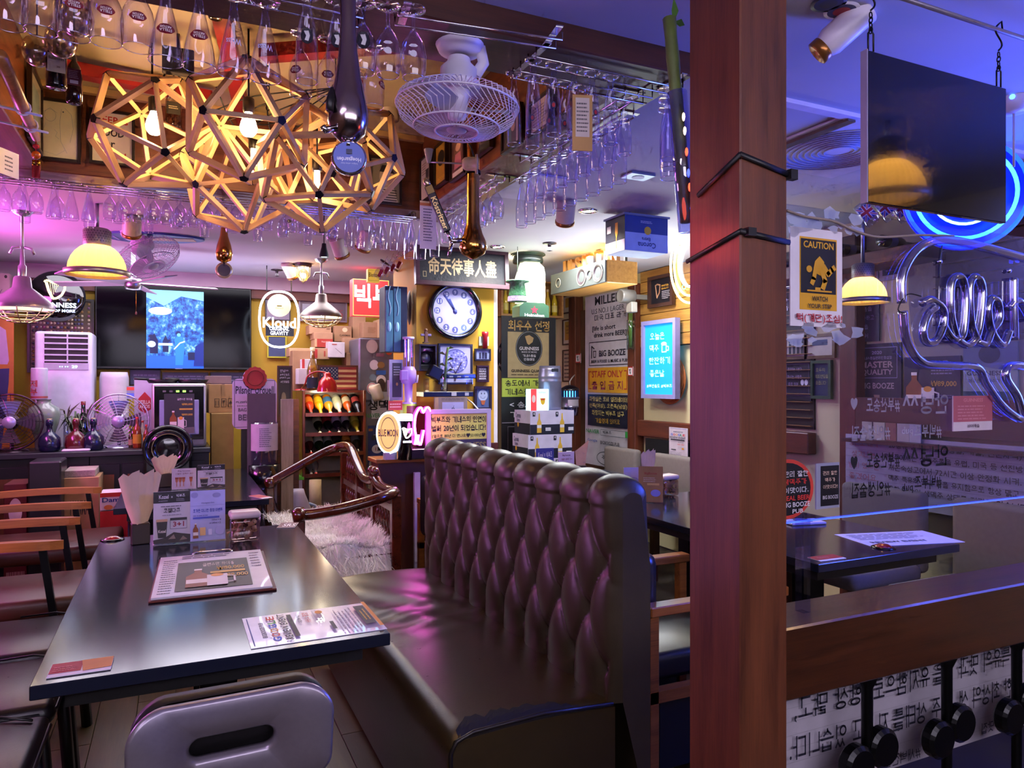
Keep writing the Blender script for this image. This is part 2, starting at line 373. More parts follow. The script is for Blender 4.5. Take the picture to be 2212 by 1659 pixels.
def sign(name,label,cat,rect,face,items,board='#f0efec',depth=.012,frame=None,group=None,rough=.45,glaze=False,rx=0,st=.0007,rz=None,be=0):
    cx,cy,cz,w,h=rect
    t=T(name,label,cat,(cx,cy,cz),(0 if face=='Y' else R(-90))if rz is None else rz,group,rx=rx)
    MB().box(-w/2,w/2,-depth/2,depth/2,-h/2,h/2).build('board',t,m(board,rough,e=be)if isinstance(board,str)else board)
    if items:
        pm=MB(); printed(pm,items,w,h,-depth/2,st); pm.build('print',t)
    if frame:
        fw,fh,fd=frame; fb=MB(); d0=-fd; d1=depth/2
        fb.box(-w/2-fw,w/2+fw,d0,d1,h/2,h/2+fw); fb.box(-w/2-fw,w/2+fw,d0,d1,-h/2-fw,-h/2)
        fb.box(-w/2-fw,-w/2,d0,d1,-h/2,h/2); fb.box(w/2,w/2+fw,d0,d1,-h/2,h/2)
        fb.build('frame',t,m(fh,.4)if isinstance(fh,str)else fh)
    if glaze: MB().box(-w/2,w/2,-depth/2-.006-.0045,-depth/2-.0105,-h/2,h/2).build('glazing',t,glassm(base=.05,edge=.35))
    return t
# ================================================================== the room
ZC=2.40
YELLOW=m('#a8861c',.7,v=.12,s=3,b=.03); CEIL=m('#b9b6bd',.8,v=.05,s=2,b=.02); CREAM=m('#c9bd92',.7,v=.06,s=3)
DARKW=wood('#4a2616','#241009','x',.4,.8)
fl=struct('floor',MB().box(-1.6,3.9,-4.5,7.3,-.06,-.012),'#2a2018')
PLK=[wood('#54401f','#392a13','y',.42,.8),wood('#4c3a1c','#33260f','y',.45,.9),wood('#5a4424','#3c2c15','y',.4,.7)]
pm_={}
for i,x in enumerate(range(-8,16)):
    y=.9-(i%3)*.33; n=0
    while y<6.1:
        L_=1.0; k=(i*3+n)%3
        if k not in pm_: pm_[k]=MB().box(0,.148,0,.998,-.012,0,bev=.0015).build('plank',fl,PLK[k]); o=pm_[k]
        else: o=pm_[k].copy(); COL.objects.link(o)
        o.location=(x*.15,y,0); y+=1.0; n+=1
struct('floor_stage',MB().box(.55,2.1,6.1,7.2,-.0,.30,bev=.006),m('#6c7268',.5,v=.1,s=5))
struct('wall_back',MB().box(-1.6,2.2,7.2,7.3,0,2.6),YELLOW)
struct('trim_1',MB().box(-1.5,2.1,7.08,7.199,2.28,2.399),m('#a78f9a',.7,v=.1,s=4))
struct('trim_2',MB().box(-1.5,2.1,7.13,7.199,2.20,2.279),wood('#6a2f22','#3c1610','x',.5))
struct('wall_back_corner',MB().box(2.12,3.9,7.0,7.1,0,2.6),CREAM)
struct('wall_left',MB().box(-1.6,-1.5,-4.5,7.2,0,2.6),m('#6d4a2a',.7))
struct('wall_front',MB().box(-1.6,3.9,-4.6,-4.5,0,2.6),m('#4a3a34',.7))
wr=struct('wall_right',MB().box(3.8,3.9,-4.5,7.0,0,2.6),CREAM)
# ceiling around the raised bay over the table
cb=MB(); cb.box(-1.5,3.8,-4.5,1.75,ZC,ZC+.06); cb.box(-1.5,3.8,3.95,7.2,ZC,ZC+.06); cb.box(-1.5,-.75,1.75,3.95,ZC,ZC+.06); cb.box(1.42,3.8,1.75,3.95,ZC,ZC+.06)
struct('ceiling',cb,CEIL)
struct('ceiling_bay',MB().box(-.75,1.42,1.75,3.95,2.72,2.76),m('#c2b48c',.7,v=.08,s=3))
BW=wood('#7a4426','#43210f','x',.38,.7,.2); BWY=wood('#8a4c24','#4f280f','y',.38,.7,.2)
struct('trim_3',MB().box(-.75,1.42,1.75,1.98,2.33,2.719,bev=.004),DARKW)
struct('trim_4',MB().box(-.75,1.42,3.72,3.95,2.33,2.719,bev=.004),BW)
struct('trim_5',MB().box(1.2,1.42,1.981,3.719,2.33,2.719,bev=.004),BWY)
struct('trim_6',MB().box(-.75,-.53,1.981,3.719,2.33,2.719,bev=.004),BWY)
struct('trim_7',MB().box(1.6,3.8,1.88,1.92,2.385,2.40),m('#d0cad8',.6))
struct('trim_8',MB().box(-.53,1.2,3.69,3.719,2.69,2.718),m('#c4a468',.6))
# the column that carries the clock, with its yellow face, and the white pipe beside it
struct('wall_column',MB().box(1.60,2.22,5.10,5.72,0,ZC-.001),m('#c99a26',.65,v=.1,s=3))
struct('trim_9',MB().box(2.222,2.262,5.12,5.16,.9,2.3,bev=.006),m('#d9d5dd',.4))
struct('trim_10',MB().box(1.58,2.24,5.06,5.099,0,.95),MAHOG)
# right wall: posts, rails and panelling
PO=wood('#6a3320','#3d1a10','z',.4,.8)
for i,(y0,y1)in enumerate(((6.42,6.56),(5.36,5.48),(3.06,3.18))):
    struct('trim_%d'%(11+i),MB().box(3.70,3.7995,y0,y1,0,2.3,bev=.006),PO)
struct('trim_14',MB().box(3.72,3.7995,3.441,5.355,.94,1.08,bev=.006),wood('#6a3320','#3d1a10','y',.4,.8))
sid=MB().box(3.775,3.7995,4.66,5.355,1.72,2.399).build('wall_panelling',None,m('#1a0e06',.8)); sid['kind']='structure'
for k in range(7):
    MB().box(3.752,3.775,4.66,5.355,1.725+k*.096,1.817+k*.096,bev=.004).build('plank',sid,wood('#b0803c','#7c5424','y',.4,.8))
# ================================================================== foreground: pillar, rail, bench, tables, chairs
PIL=wood('#6a3a22','#3c1c10','z',.42,1.0,.1)
p=MB().box(.99,1.112,1.08,1.234,0,2.40,bev=.003).build('pillar',None,PIL); tag(p,kind='structure')
zt=MB(); zt.tube([(.985,1.2,1.792),(.986,1.076,1.843)],.003,6,ry=.006); zt.tube([(.986,1.076,1.843),(1.118,1.076,1.818)],.003,6,ry=.006); zt.box(1.108,1.126,1.066,1.08,1.808,1.828); zt.tube([(1.118,1.076,1.818),(1.118,1.238,1.76)],.003,6)
tag(zt.build('cable_tie',None,BLK),'upper black cable tie looped around the brown wooden pillar','cable tie')
zt=MB(); zt.tube([(.985,1.236,1.66),(.986,1.076,1.695)],.003,6,ry=.005); zt.tube([(.986,1.076,1.695),(1.114,1.076,1.683)],.003,6,ry=.006); zt.box(.998,1.018,1.066,1.08,1.686,1.702)
tag(zt.build('cable_tie',None,BLK),'lower black cable tie looped around the brown wooden pillar','cable tie')
RW=wood('#4c2714','#2a1409','x',.3,.8,.3)
tag(MB().box(1.1125,2.6,1.10,1.235,.75,.90,bev=.004).build('partition_rail',None,RW),'thick dark brown wooden rail running right from the pillar','rail')
def baluster(x):
    t=T('baluster','x','baluster',(x,1.165,0),0,'iron balusters under the rail')
    b=MB(); b.tube([(0,0,0),(0,0,.3),(0,0,.70),(0,0,.749)],[.016,.012,.013,.034],10); b.build('bar',t,m('#08080a',.35,.5))
    s=MB()
    for q in(-1,1): s.lathe([(.001,-.018),(.038,-.018),(.046,-.010),(.046,.010),(.038,.018),(.001,.018)],24,sm=False,mx=Matrix.Translation((q*.04,-.004,.545+q*.012))@Matrix.Rotation(R(90),4,'X')@Matrix.Rotation(0,4,'Z'))
    s.build('knot',t,m('#060608',.3,.4)); return t
PX=[1.446,1.728,2.01]
for i,x in enumerate(PX):
    t=baluster(x); t['label']='black iron baluster with round double knot, %s from the pillar'%ORD[i]
def brick_print():
    it=[]
    for j in range(12): it.append(('r',.5,j/12,1,.004,'#a9a4ad'))
    return it
# white brick-pattern banner behind the iron work, lettering seen from behind
ban=[('t','항상 맑고,',.275,.43,-.20,.15,'#2c2c3c',.4),('t','을 유지함으로',.53,.43,-.24,.15,'#2c2c3c',.4),('t','특유의 맛과',.80,.43,-.20,.15,'#2c2c3c',.4),
       ('t','고 있습니다.',.27,.66,-.22,.15,'#2c2c3c',.4),('t','주 상태를 지',.53,.66,-.21,.15,'#2c2c3c',.4),('t','한 최상의 생',.80,.66,-.20,.15,'#2c2c3c',.4),
       ('t','#새벽전문',.50,.92,-.12,.08,'#3a3a4c',.4),('t','#맥주맛집',.84,.9,-.12,.08,'#3a3a4c',.4)]
sign('banner','white brick-pattern banner with mirrored lettering behind iron balusters','banner',(1.677,1.262,.61,1.13,.38),'Y',brick_print()+ban,'#b9b2bd',.004)
# ---- acrylic pane on the rail with the stickers and the unlit neon speech bubble
ac=T('acrylic_screen','clear acrylic pane standing above the rail beside the pillar','pane',(1.85,1.17,1.445))
MB().box(-.735,.735,-.004,.004,-.345,.345).build('sheet',ac,glassm('#e6ebff',.025,.3))
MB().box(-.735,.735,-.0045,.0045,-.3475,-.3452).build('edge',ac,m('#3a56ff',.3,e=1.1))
for x in(-.6,.6):
    MB().box(x-.01,x+.01,-.012,.012,-.545,-.33).build('bracket',ac,glassm('#dfe4ff',.08,.5))
dc=T('glass_lettering','mirrored black handwritten lettering with heart on the acrylic pane','lettering',(1.85,1.163,1.445))
dm=MB()
for s,u,v,w,h in(('안녕^^',2000,985,.17,.052),('♥',1845,1000,.022,.03),('#부산송도',1908,994,.115,.036),('#빅부즈',2005,1042,.1,.036),('pub',1960,1055,.04,.024),('#인생술집',1882,1057,.13,.036)):
    q=at(u,v,Y=1.163); dm.text(s,q.x-1.85,q.z-1.445,-w*.98 if s!='♥' else w,h,0,m('#0a0a10',.6),1)
tag(dm.build('letters',dc),kind='stuff')
dc=T('glass_lettering','mirrored pale lettering with heart higher on the acrylic pane','lettering',(1.85,1.1625,1.445))
dm=MB()
for s,u,v,w,h in(('안녕^^',2000,872,.17,.05),('♥',1845,873,.022,.028),('#부산송도',1908,875,.115,.034),('#빅부즈',2005,932,.1,.034),('pub',1960,932,.04,.022),('#인생술집',1882,935,.13,.036)):
    q=at(u,v,Y=1.1625); dm.text(s,q.x-1.85,q.z-1.445,-w*.98 if s!='♥' else w,h,0,m('#8f8ba6',.6,a=.75),1)
tag(dm.build('letters',dc),kind='stuff')
def sticker(name,label,u0,v0,u1,v1,items,board,**k):
    return sign(name,label,'sign' if 'sign' in name else 'sticker',RY(u0,v0,u1,v1,1.158),'Y',items,board,.003,st=.0004,**k)
man=[('p',[(.40,.30),(.52,.24),(.64,.30),(.66,.40),(.58,.47),(.44,.44),(.36,.38)],'#c99414'),('e',.24,.395,.075,.038,'#c99414'),
       ('l',[(.40,.40),(.36,.50),(.31,.555)],.075,'#c99414'),('l',[(.58,.42),(.66,.52),(.60,.60)],.085,'#c99414'),('l',[(.62,.36),(.74,.44),(.84,.385),(.90,.36)],.08,'#c99414'),
       ('r',.5,.64,.66,.018,'#c99414'),('r',.45,.615,.14,.03,'#c99414')]
sticker('caution_sign','white caution sign with yellow and black stumbling man pictogram',1706,495,1818,706,
        [('r',.53,.46,.72,.74,'#cf9a18'),('r',.53,.385,.68,.55,'#15151c'),('t','CAUTION',.53,.165,.58,.07,'#d8a31c',1.3)]+[(a[0],[(x*.72+.17,y*.9+.06)for x,y in a[1]],*a[2:])if a[0]in 'pl' else(a[0],a[1]*.72+.17,a[2]*.9+.06,a[3]*.72,a[4]*.9,a[5])for a in man]+
        [('t','WATCH',.53,.715,.30,.05,'#1c1810',1.3),('t','YOUR STEP',.53,.79,.46,.045,'#1c1810',1.3),('t','턱(계단)조심!',.52,.92,.88,.10,'#b8343c',1.2)],'#d9d2dc')
def scuff():
    b=MB(); rr=random.Random(3)
    for k in range(26):
        q=at(1706+rr.random()*150,462+rr.random()*40 if k<16 else 700+rr.random()*45,Y=1.1565); w=rr.uniform(.01,.035)
        pts=[(q.x+w*math.cos(a)*rr.uniform(.4,1.2),q.y,q.z+w*.55*math.sin(a)*rr.uniform(.4,1.2))for a in[i*PI/4 for i in range(8)]]
        b.add(pts,[tuple(range(8))],m('#b9c4ee',.5,a=.45))
    return b
tag(scuff().build('torn_film',None),'torn pale protective film around the caution sign on the pane','film',kind='stuff')
sticker('round_sticker','round black sticker with red rim low on the pane beside the pillar',1640,992,1756,1122,[('e',.5,.5,.5,.5,'#c23a30'),('e',.5,.5,.44,.44,'#100f14'),('t','관리 잘한',.66,.25,.46,.1,'#d6d2dc'),('t','생맥주가',.64,.38,.44,.1,'#d23a34'),('t','이맛이다.',.66,.52,.46,.1,'#d6d2dc'),('t','REAL BEER',.66,.65,.5,.08,'#d23a34'),('t','BIG BOOZE',.66,.76,.5,.08,'#d6d2dc'),('t','PUB',.68,.87,.2,.07,'#d6d2dc')],glassm('#ffffff',.02,.1))
sticker('card_sticker','small black card sticker in a clear sleeve low on the pane',1762,1000,1812,1098,[('r',.58,.5,.8,.88,'#0d0d12'),('t','관리 잘한',.58,.22,.62,.09,'#d8b9a6'),('t','맥주가',.58,.37,.44,.09,'#d8b9a6'),('t','이맛이다!',.58,.52,.62,.09,'#d8b9a6'),('t','BIG BOOZE',.58,.75,.66,.08,'#b9b4bc')],'#8d8fa8')
sticker('pink_sticker','pink and white coupon sticker on the pane under the speech bubble',2058,855,2142,930,[('r',.5,.37,1,.74,'#a8586a'),('t','GUINNESS',.5,.12,.5,.1,'#c77f8e'),('lines',.1,.25,.9,.7,5,'#c07c8c'),('t','비어캐슬',.5,.86,.3,.1,'#6f5a66')],'#c9bcc8')
# unlit neon speech bubble reading Hello from behind
nb=T('neon_sign','unlit clear neon speech bubble with script letters hung on the pane','neon sign',(0,0,0))
NT=glassm('#c9c6e8',.30,.95,rough=.12)
def px(pts,Y,sub=6,closed=False):
    P=[at(u,v,Y=Y)for u,v in pts]; out=[]; k=len(P)
    for i in range(k if closed else k-1):
        p0,p1,p2,p3=P[(i-1)%k if(closed or i)else 0],P[i],P[(i+1)%k],P[(i+2)%k if(closed or i+2<k)else k-1]
        for j in range(sub):
            t=j/sub; out.append(.5*((2*p1)+(p2-p0)*t+(2*p0-5*p1+4*p2-p3)*t*t+(3*p1-p0-3*p2+p3)*t**3))
    if not closed: out.append(P[-1])
    return out
MB().tube(px([(1948,655),(1950,590),(1985,535),(2040,518),(2120,532),(2225,560)],1.148),.0105,10).build('tube',nb,NT)
MB().tube(px([(1950,672),(1958,735),(1990,782),(2050,790),(2110,795),(2130,830),(2165,878),(2205,905),(2198,860),(2172,815),(2185,790),(2230,795)],1.148),.0105,10).build('tube',nb,NT)
MB().tube(px([(1992,655),(2012,648),(2036,668),(2038,700),(2022,736),(2000,738),(1994,712),(2004,680),(2022,664)],1.142),.0095,10).build('tube',nb,NT)
MB().tube(px([(2036,700),(2052,726),(2066,733),(2080,720),(2086,650),(2080,605),(2066,598),(2054,615),(2054,680),(2066,730)],1.142),.0095,10).build('tube',nb,NT)
MB().tube(px([(2066,733),(2090,745),(2112,720),(2122,640),(2116,605),(2102,600),(2094,625),(2098,700),(2112,735)],1.142),.0095,10).build('tube',nb,NT)
MB().tube(px([(2110,738),(2130,742),(2142,715),(2158,690),(2156,655),(2142,645),(2134,668),(2142,715),(2165,745),(2180,715)],1.142),.0095,10).build('tube',nb,NT)
MB().tube(px([(2190,600),(2190,660),(2192,735)],1.142),.0095,10).build('tube',nb,NT)
MB().tube(px([(2180,665),(2200,650),(2225,690)],1.142),.0095,10).build('tube',nb,NT)
bk=MB().add([tuple(q)for q in px([(1962,640),(1975,560),(2040,530),(2230,572),(2230,785),(2060,780),(1985,765)],1.152,4,True)],[tuple(range(28))]); bk.build('backing',nb,glassm('#aeb4f0',.10,.4))
for u,v in((2030,565),(2180,585)):
    q=at(u,v,Y=1.146); MB().sph(q,.006,8).build('screw',nb,CHROME)
MB().tube(px([(2035,530),(2032,560),(2030,600)],1.15),.0015,5).build('wire',nb,BLK)
MB().tube(px([(1990,640),(1960,636),(1940,668),(1958,678)],1.14),.0015,5).build('wire',nb,BLK)
# ---- black board hanging on chains
hb=T('hanging_board','flat black display board hanging on chains above the rail','board',(1.747,1.20,2.01))
MB().box(-.265,.265,-.008,.008,-.18,.18,bev=.002).build('panel',hb,m('#030304',.12,cl=.5))
MB().box(-.269,-.2655,-.009,.009,-.181,.181).build('edge_strip',hb,m('#8f8aa8',.4))
def chain(x,z0,z1,hook):
    b=MB(); z=z0
    b.tube([(x-.009,0,z),(x-.009,0,z+.06),(x,0,z+.07),(x+.009,0,z+.06),(x+.009,0,z)],.0022,6); z+=.068
    k=0
    while z<z1-hook:
        pts=[(.0045*math.cos(a),0,.008*math.sin(a))for a in[i*PI/5 for i in range(10)]]
        b.tube([(x+p_[0],0,z+p_[2])if k%2 else(x,p_[0],z+p_[2])for p_ in pts],.0016,5,closed=True); z+=.012; k+=1
    b.tube([(x+.014*math.sin(t*2*PI),0,z+hook*t)for t in[i/14 for i in range(15)]]+[(x+.012,0,z+hook+.01),(x+.016,0,z+hook-.01)],.0024,6)
    return b
chain(-.245,.165,.34,.07).build('chain',hb,BLKM); chain(.245,.165,.34,.07).build('chain',hb,BLKM)
tag(MB().tube([(1.2,1.2,2.345),(2.9,1.2,2.345)],.006,8).build('ceiling_rod',None,m('#8a8396',.4,.5)),'thin grey rod under the ceiling that carries the black board','rod')

# ---- tufted bench
LB=leather('#3c3322',.40);
bt=T('tufted_bench','dark brown tufted leather bench with high buttoned back','bench',(0,0,0))
Y0,Y1,XB=1.83,3.62,1.19
A,B_,ZR0=.185,.16,1.01
def hgt(s,z):
    q=(s-1.966)/A
    if z>ZR0+.02: h=abs(math.sin(PI*q))**.55
    else:
        k=(z-ZR0)/(2*B_); a_,b_=q+k,q-k
        d=abs(math.sin(PI*a_))*abs(math.sin(PI*b_)); h=d**.34
        bt_=(math.cos(PI*a_)**2*math.cos(PI*b_)**2)**5
        h=h*.9-.42*bt_
        if z<.53: w_=min(1,(.53-z)/.05); h=h*(1-w_)+w_*abs(math.sin(PI*(q+.5)))**.55*.85
    e=min((s-Y0)/.08,(Y1-s)/.08,1); return h*max(0,e)**.5
ns,prof=236,[]
for i in range(100): prof.append((0,.44+(1.045-.44)*i/99,1))
for i in range(1,15): a=PI*i/14; prof.append((.065*(1-math.cos(a)),1.045+.055*math.sin(a),max(0,math.sin(a*.5+PI/2))if i>3 else 1))
for i in range(1,6): prof.append((.13,1.045-1.0*i/5,0))
V=[]; Q=[]
for j,(dx,z,k)in enumerate(prof):
    for i in range(ns):
        s=Y0+(Y1-Y0)*i/(ns-1); h=hgt(s,z)*.040*k
        ed=min(s-Y0,Y1-s); rd=max(0,.03-ed); rr_=.03-math.sqrt(max(0,.03**2-rd**2))
        nx,nz=(-1,0)if j<100 else((-math.cos(PI*(j-99)/14),math.sin(PI*(j-99)/14))if j<114 else(0,0))
        V.append((XB+dx+nx*(h-rr_)+.0,s,z+nz*(h*.8-rr_)))
for j in range(len(prof)-1):
    for i in range(ns-1): Q.append((j*ns+i,j*ns+i+1,(j+1)*ns+i+1,(j+1)*ns+i))
k0=len(prof)
bk_=MB().add(V,Q,None,True)
bk_.add([V[j*ns]for j in range(k0)],[tuple(range(k0))[::-1]]); bk_.add([V[j*ns+ns-1]for j in range(k0)],[tuple(range(k0))])
bko=bk_.build('backrest',bt,LB)
bm_=None
for row in range(4):
    z=ZR0-B_*row; s=1.966-(A/2 if row%2 else 0)-A*0
    while s<Y1-.05:
        if s>Y0+.03:
            if bm_ is None: bm_=MB().sph((0,0,0),.0085,10,sc=(.6,1,1)).build('button',bko,m('#3a2c22',.25)); o=bm_
            else: o=bm_.copy(); COL.objects.link(o)
            o.location=(XB+.009,s,z)
        s+=A
# seat cushion with sagging, wrinkled top and worn front edge
ns_,nt_=90,60; V=[]; Q=[]
sp=[(.672,.03),(.668,.20),(.664,.36),(.668,.405),(.684,.432),(.715,.447)]+[(.715+(1.20-.715)*i/40,.447)for i in range(1,41)]
for j,(x,z)in enumerate(sp):
    for i in range(ns_):
        s=Y0+.012+(Y1-Y0-.012)*i/(ns_-1); wv=0
        if j>4:
            wv=.010*math.sin((x-.7)*6.2)+.004*math.sin(s*19+x*26)*math.exp(-((s-3.0)/.35)**2)+.003*math.sin(s*47-x*15)*math.exp(-((s-2.85)/.22)**2)
            ed=min(s-Y0-.012,Y1-s); wv-=.02*max(0,1-ed/.05)**2
        V.append((x,s,z+wv))
for j in range(len(sp)-1):
    for i in range(ns_-1): Q.append((j*ns_+i,(j+1)*ns_+i,(j+1)*ns_+i+1,j*ns_+i+1))
se=MB().add(V,Q,None,True); kk=len(sp)
for i in(0,ns_-1): se.add([V[j*ns_+i]for j in range(kk)]+[(1.20,V[i][1],.03)],[tuple(range(kk+1))])
se.build('seat',bt,leather('#352a14',.33,'#191410',60,.66))
MB().tube([(.676,Y0+.008,.30),(.672,Y0+.008,.40),(.69,Y0+.008,.43),(.74,Y0+.008,.447),(.95,Y0+.008,.456),(1.19,Y0+.008,.44)],.006,6).build('piping',bt,leather('#1c1612',.4))
rr=random.Random(5); V=[]; n=30
for i in range(n):
    x=.70+.46*i/(n-1); wd=(.05+.035*rr.random())*min(1,(i+2)/5)*(1 if i<15 else max(.12,1-(i-15)/12)); zz=.447+.010*math.sin((x-.7)*6.2)+.0014
    for k in range(5):
        d=wd*k/4; ed=d; V.append((x,Y0+.013+d,zz-.02*max(0,1-ed/.05)**2))
MB().add(V,[(i*5+k,i*5+k+1,i*5+k+6,i*5+k+5)for i in range(n-1)for k in range(4)]).build('worn_patch',bt,m('#0f0d11',.8,v=.3,s=60))
MB().box(1.10,1.185,Y0+.03,Y1-.03,.02,.44).build('base',bt,BLK)

# ---- tables
TT=m('#191d2a',.13,cl=.0,v=.03); TE=m('#16161c',.5)
def table(x0,x1,y0,y1,label):
    t=T('pub_table',label,'table',((x0+x1)/2,(y0+y1)/2,0),0,'slate grey pub tables'); w,d=(x1-x0)/2,(y1-y0)/2
    MB().box(-w,w,-d,d,.708,.74,bev=.002).build('table_top',t,TT)
    MB().box(-w+.06,w-.06,-d+.06,d-.06,.66,.707).build('apron',t,BLK)
    for s in(-1,1):
        MB().box(-.05,.05,s*(d-.42)-.05,s*(d-.42)+.05,.03,.659,bev=.008).build('leg',t,BLKM)
        MB().box(-.28,.28,s*(d-.42)-.035,s*(d-.42)+.035,0,.03,bev=.01).build('foot',t,BLKM)
    return t
table(-.29,.515,1.87,3.53,'slate grey pub table in front of the tufted bench')
table(-.30,.485,4.345,6.0,'slate grey pub table further back beside the carved settee')
table(2.13,2.93,1.92,3.56,'slate grey pub table behind the pillar by the grey chairs')
ZT=.7405
# ---- clipboard menu
def quadrect(us,Z):
    P=[at(u,v,Z=Z)for u,v in us]; return P
P=quadrect([(333,1305),(603,1273),(565,1194),(333,1212)],ZT)
c=sum(P,Vector())/4; ex=((P[1]-P[0])+(P[2]-P[3]))/2; ey=((P[3]-P[0])+(P[2]-P[1]))/2; w,h=ex.length,ey.length; an=math.atan2(ex.y,ex.x)
cl=T('clipboard_menu','clipboard with plastic covered menu sheets lying on the front table','clipboard',(c.x,c.y,ZT),an)
MB().box(-w/2,w/2,-h/2,h/2,0,.006,bev=.002).build('board',cl,m('#5a1c14',.5))
MB().box(-w/2+.006,w/2-.012,-h/2+.012,h/2-.003,.0062,.013,bev=.001).build('paper_stack',cl,m('#d4cfd6',.35,cl=.3))
flat=Matrix.Rotation(R(-90),4,'X')
def flatprint(mb_items,w,h,parent,z,name='print',ox=0,oy=0):
    b=MB(); printed(b,mb_items,w,h,0,.0004); mx=Matrix.Translation((ox,oy,z))@Matrix.Rotation(R(-90),4,'X')
    b.v=[tuple(mx@Vector(q))for q in b.v]; return b.build(name,parent)
BOT=lambda x,y,s: [('p',[(x-.25*s,y+.5*s),(x-.25*s,y-.1*s),(x-.08*s,y-.3*s),(x-.08*s,y-.5*s),(x+.08*s,y-.5*s),(x+.08*s,y-.3*s),(x+.25*s,y-.1*s),(x+.25*s,y+.5*s)],'#8a4a1c'),('r',x,y+.2*s,.48*s,.22*s,'#e4ddd0'),('r',x,y-.46*s,.17*s,.08*s,'#e8e4dc')]
MUG=lambda x,y,s: [('r',x,y,.5*s,.7*s,'#d9d5d0'),('e',x,y-.3*s,.16*s,.1*s,'#d8962e'),('l',[(x+.25*s,y-.2*s),(x+.42*s,y-.15*s),(x+.42*s,y+.2*s),(x+.25*s,y+.2*s)],.05*s,'#d9d5d0')]
flatprint([('lines',.03,.1,.16,.95,16,'#6a6472'),('lines',.2,.02,.75,.12,2,'#57506a'),('lines',.86,.05,.97,.5,6,'#8a8494'),
           ('r',.5,.57,.66,.70,'#3b362e'),('t','글렌스만 하이볼',.55,.33,.30,.09,'#cfc7b4'),('t','₩80,000',.66,.46,.26,.10,'#c9a23c'),('r',.63,.555,.32,.05,'#c9a23c'),('t','₩89,000',.68,.66,.26,.10,'#c9a23c')]+BOT(.36,.66,.42)+MUG(.53,.75,.36),w-.02,h-.015,cl,.0132)
MB().tube([(-.07,h/2-.012,.016),(-.06,h/2+.004,.02),(0,h/2+.002,.022),(.06,h/2+.004,.02),(.07,h/2-.012,.016)],.004,6).build('clip',cl,CHROME)
# ---- laminated event flyer lying on the table corner
P=quadrect([(524,1338),(541,1402),(841,1359),(783,1303)],ZT)
c=sum(P,Vector())/4; ex=((P[3]-P[0])+(P[2]-P[1]))/2; ey=((P[0]-P[1])+(P[3]-P[2]))/2; w,h=ex.length,ey.length; an=math.atan2(ex.y,ex.x)
fy=T('laminated_flyer','laminated white event flyer lying on the near right table corner','flyer',(c.x,c.y,ZT),an)
MB().box(-w/2,w/2,-h/2,h/2,0,.0015).build('sheet',fy,m('#d6cfdc',.25,cl=.4))
GG=[('t',ch,.5+(i-2.5)*.135,.20,.118,.062,hx,1.5)for i,(ch,hx)in enumerate(zip('GOOGLE',('#2c58c8','#c8382c','#d89a2c','#2c58c8','#2c9a48','#c8382c')))]
FLY=[('r',.5,.03,.9,.008,'#2a3a8a'),('t','BIGBOOZE PUB',.5,.12,.5,.035,'#3a3a52')]+GG+[('t','REVIEW EVENT',.5,.285,.86,.055,'#22222e',1.5),('r',.5,.345,.75,.035,'#2c2c34'),
       ('t','구글 리뷰 작성시',.68,.41,.3,.03,'#2a2a34'),('t','서비스 증정!',.68,.47,.36,.05,'#c84438'),('lines',.52,.52,.9,.6,3,'#9a94a4'),('r',.30,.63,.26,.03,'#3a3a44'),('e',.8,.58,.06,.03,'#d89030'),('lines',.1,.68,.9,.84,5,'#8a8496'),('r',.5,.91,.66,.085,'#2a2c3c'),('lines',.3,.88,.7,.94,2,'#c9a040'),('r',.5,.97,.9,.03,'#d88a2c')]
b=MB(); printed(b,FLY,h,w,0,.0004); mx=Matrix.Translation((0,0,.0016))@Matrix.Rotation(R(90),4,'Z')@Matrix.Rotation(R(-90),4,'X')
b.v=[tuple(mx@Vector(q))for q in b.v]; b.build('print',fy)
# ---- coasters and buzzers
def coaster(label,us,Z,cols):
    P=quadrect(us,Z); c=sum(P,Vector())/4; ex=P[1]-P[0]; ey=P[3]-P[0]
    t=T('coaster',label,'coaster',(c.x,c.y,Z),math.atan2(ex.y,ex.x)); w,h=ex.length,ey.length
    MB().box(-w/2,w/2,-h/2,h/2,0,.003,bev=.001).build('card',t,m('#d8d0d6',.5)); flatprint(cols,w,h,t,.0032); return t
coaster('red and amber printed coaster at the near left table corner',[(100,1467),(240,1447),(243,1421),(115,1438)],ZT,[('r',.26,.4,.50,.78,'#9a1f22'),('p',[(.48,.0),(1,.0),(1,.8),(.55,.86)],'#c07a2e'),('lines',.06,.3,.44,.7,3,'#c87070')])
coaster('dark coaster with white lettering at the far right table corner',[(606,1141),(645,1140),(636,1130),(600,1131)],ZT,[('r',.5,.5,.98,.96,'#6a3a44'),('t','SRS',.6,.55,.7,.6,'#e6e0e8')])
coaster('red coaster near the corner of the table behind the pillar',[(1770,1214),(1826,1207),(1800,1199),(1747,1205)],ZT,[('r',.5,.4,1,.8,'#a02028'),('lines',.2,.25,.7,.6,2,'#c86a70')])
coaster('red coaster on the corner of the further table',[(555,1079),(578,1076),(570,1069),(548,1071)],ZT,[('r',.5,.4,1,.8,'#a02028')])
def buzzer(u,v,label):
    q=at(u,v,Z=ZT); t=T('call_button',label,'call button',(q.x,q.y,ZT),0)
    MB().lathe([(.001,.006),(.038,.006),(.046,.003),(.046,0)],20).build('base',t,m('#1a1014',.15,.6)); MB().lathe([(.001,.016),(.02,.014),(.032,.007),(.033,.006)],18).build('button',t,m('#8a1c1c',.2,cl=.4))
buzzer(243,1166,'round red call button at the far left of the front table'); buzzer(1908,1183,'round red call button on the table behind the pillar')
